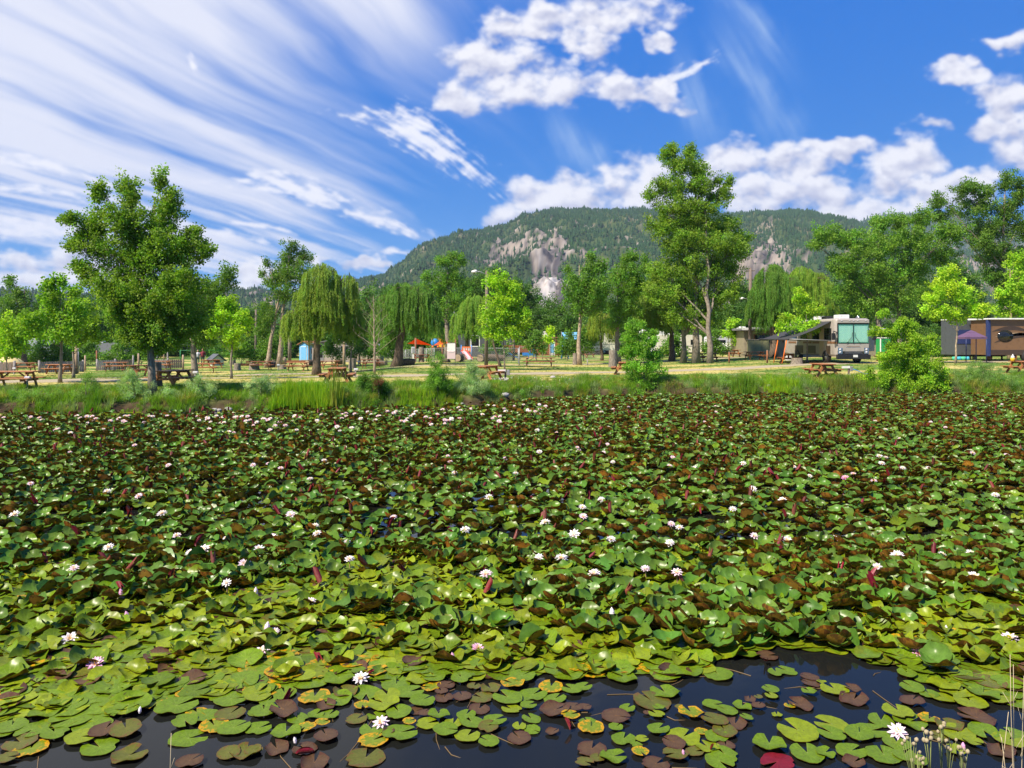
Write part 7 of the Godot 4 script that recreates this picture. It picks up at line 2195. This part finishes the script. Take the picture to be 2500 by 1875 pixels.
	for i in 10:
		var f := i / 10.0
		var f2 := (i + 1) / 10.0
		var sg := 0.12 * sin(f * PI)
		var sg2 := 0.12 * sin(f2 * PI)
		quad(aw, Vector3(-W - 3.3 * f, 3.15 - 1.35 * f - sg, -0.7), Vector3(-W - 3.3 * f2, 3.15 - 1.35 * f2 - sg2, -0.7), Vector3(-W - 3.3 * f2, 3.15 - 1.35 * f2 - sg2, -6.4), Vector3(-W - 3.3 * f, 3.15 - 1.35 * f - sg, -6.4))
	part(aw, "awning", M.charcoal_cloth, t)
	rod(t, "awning_roller", M.charcoal_cloth, [Vector3(-W - 3.3, 1.8, -0.6), Vector3(-W - 3.3, 1.8, -6.5)], 0.07)
	for z in [-0.75, -6.3]: rod(t, "awning_arm", M.galvanised, [Vector3(-W, 1.7, z), Vector3(-W - 3.25, 1.82, z)], 0.03)
	for z in [-0.9, -2.6]: rod(t, "tie_strap", M.orange_paint, [Vector3(-W - 3.3, 1.78, z), Vector3(-W - 3.75, 0.0, z + 0.3)], 0.035, -1, 6)

func make_people() -> void:
	# two people standing by the mesh fence, built as one skin over a skeleton each
	for q in [[483, 892, "person in a pale top with a blue sleeve standing by the mesh fence", M.pale_cloth, M.dark_cloth, 1.60], [495, 892, "person in a maroon shirt and dark trousers standing by the mesh fence", M.maroon_cloth, M.dark_cloth, 1.72]]:
		var t := thing("person", on_lawn(q[0], q[1]), q[2], "person", "people by the mesh fence", rnd(-0.4, 0.6))
		var h: float = q[5] / 1.75
		var legs := st(true)
		for sd in [-1.0, 1.0]: tube(legs, [Vector3(sd * 0.10, 0.0, 0.02), Vector3(sd * 0.10, 0.10, 0.0), Vector3(sd * 0.10, 0.5, 0.01), Vector3(sd * 0.09, 0.9, 0), Vector3(sd * 0.04, 0.98, 0)], [0.05, 0.048, 0.062, 0.092, 0.11], 9)
		var lo := part(legs, "trousers", q[4], t)
		lo.scale = Vector3.ONE * h
		var up := st(true)
		tube(up, [Vector3(0, 0.9, 0), Vector3(0, 1.05, 0), Vector3(0, 1.28, 0.01), Vector3(0, 1.42, 0), Vector3(0, 1.48, 0)], [0.16, 0.155, 0.19, 0.17, 0.07], 12)
		for sd in [-1.0, 1.0]: tube(up, [Vector3(sd * 0.16, 1.42, 0), Vector3(sd * 0.23, 1.25, 0.0), Vector3(sd * 0.26, 1.08, 0.02)], [0.06, 0.052, 0.045], 8)
		var uo := part(up, "shirt", q[3], t)
		uo.scale = Vector3.ONE * h
		var skin := st(true)
		tube(skin, [Vector3(0, 1.45, 0), Vector3(0, 1.53, 0.01), Vector3(0, 1.57, 0.02), Vector3(0, 1.65, 0.015), Vector3(0, 1.73, 0.0), Vector3(0, 1.755, 0)], [0.05, 0.052, 0.078, 0.09, 0.07, 0.01], 12)
		for sd in [-1.0, 1.0]:
			tube(skin, [Vector3(sd * 0.26, 1.09, 0.02), Vector3(sd * 0.27, 0.86, 0.09), Vector3(sd * 0.265, 0.78, 0.11)], [0.038, 0.03, 0.036], 8)
			for f in 4: tube(skin, [Vector3(sd * (0.255 + 0.009 * f), 0.78, 0.095 + 0.012 * f), Vector3(sd * (0.25 + 0.009 * f), 0.70, 0.115 + 0.012 * f)], [0.009, 0.007], 5)
			tube(skin, [Vector3(sd * 0.25, 0.80, 0.12), Vector3(sd * 0.235, 0.745, 0.14)], [0.010, 0.008], 5)
		tube(skin, [Vector3(0, 1.65, 0.09), Vector3(0, 1.62, 0.115)], [0.01, 0.016], 6)
		var so := part(skin, "skin", M.skin, t)
		so.scale = Vector3.ONE * h
		var hair := st(true)
		tube(hair, [Vector3(0, 1.60, -0.035), Vector3(0, 1.66, -0.025), Vector3(0, 1.74, -0.012), Vector3(0, 1.775, -0.005)], [0.075, 0.094, 0.08, 0.02], 12)
		var ho := part(hair, "hair", M.hair, t)
		ho.scale = Vector3.ONE * h
		var shoes := st(true)
		for sd in [-1.0, 1.0]: tube(shoes, [Vector3(sd * 0.10, 0.04, -0.05), Vector3(sd * 0.10, 0.045, 0.06), Vector3(sd * 0.105, 0.03, 0.17)], [0.045, 0.05, 0.03], 8)
		part(shoes, "shoes", M.black, t)

func make_foreground() -> void:
	# dry thistle-like weeds rising from the near bank at the lower right
	var stalk := mat(lin(0.16, 0.19, 0.055), 0.8)
	var head := mat(lin(0.32, 0.27, 0.16), 0.9)
	var leaf := mat(lin(0.12, 0.17, 0.06), 0.7)
	var i := 0
	for q in [[2222, 1800, 2235], [2272, 1785, 2262], [2300, 1778, 2282], [2318, 1800, 2300], [2350, 1830, 2330], [2240, 1835, 2250]]:
		var dd := 4.1 + 0.07 * i
		var foot := Vector3((q[2] - CX) / F * dd, 0, -dd)
		foot.y = ground_y(foot.x, foot.z)
		var tip := at_depth(q[0], q[1], dd)
		var t := thing("dry_weed", foot, ["leftmost dry weed stalk with a cluster of seed heads at the lower right", "second dry weed stalk with pale seed heads at the lower right", "tallest dry weed stalk with pale seed heads at the lower right", "dry weed stalk with brownish heads beside the tallest one", "rightmost dry weed stalk beside the pink bud at the bottom", "short dry weed stalk hidden between the others at the bottom"][i], "weed", "dry weeds on the near bank")
		var pts := wander(Vector3(0, -0.03, 0), tip - foot, 5, 0.012)
		rod(t, "stalk", stalk, pts, 0.006, 0.003, 6)
		for k in 6:
			var p: Vector3 = pts[5] + Vector3(rnd(-0.035, 0.035), rnd(-0.06, 0.02), rnd(-0.03, 0.03))
			var b := put(rock_mesh(k, 0.15), "seed_head", head, t, p)
			b.scale = Vector3(0.010, 0.012, 0.010) * rnd(0.8, 1.2)
			rod(t, "twig", stalk, [pts[4], p], 0.002, 0.0015, 4)
		for k in 7:
			var p: Vector3 = pts[1 + k % 3]
			var ls := st(false)
			var dir := Vector3(rnd(-1, 1), rnd(0.2, 0.8), rnd(-1, 1)).normalized()
			leaf_face(ls, p, dir, dir.cross(rand_dir()).normalized(), rnd(0.05, 0.11), 0.018)
			part(ls, "leaf", leaf, t)
		i += 1
	# straw stems at the right edge and one at the left
	var straw := mat(lin(0.46, 0.38, 0.24), 0.8)
	i = 0
	for q in [[2466, 1598, 2492], [2474, 1622, 2500], [2462, 1738, 2400], [2500, 1650, 2470], [2445, 1800, 2520], [418, 1790, 405]]:
		var dd := 4.25 + 0.03 * i
		var foot := Vector3((q[2] - CX) / F * dd, 0, -dd)
		foot.y = ground_y(foot.x, foot.z)
		var tip := at_depth(q[0], q[1], dd)
		var t := thing("straw_stem", foot, ["tallest pale straw stem at the right edge", "pale straw stem leaning beside the tallest one at the right edge", "straw stem leaning right across the pads at the lower right", "thin straw stem crossing the others at the right edge", "short straw stem at the lower right corner", "single yellowish straw stem at the lower left"][i], "stem", "straw stems on the near bank")
		rod(t, "stem", straw, wander(Vector3(0, -0.03, 0), tip - foot, 6, 0.01), 0.0035, 0.0015, 5)
		for k in 3:
			var p := (tip - foot) * (0.6 + 0.12 * k)
			rod(t, "side_twig", straw, [p, p + Vector3(rnd(-0.06, 0.06), rnd(0.05, 0.12), rnd(-0.03, 0.03))], 0.0018, 0.001, 4)
		i += 1
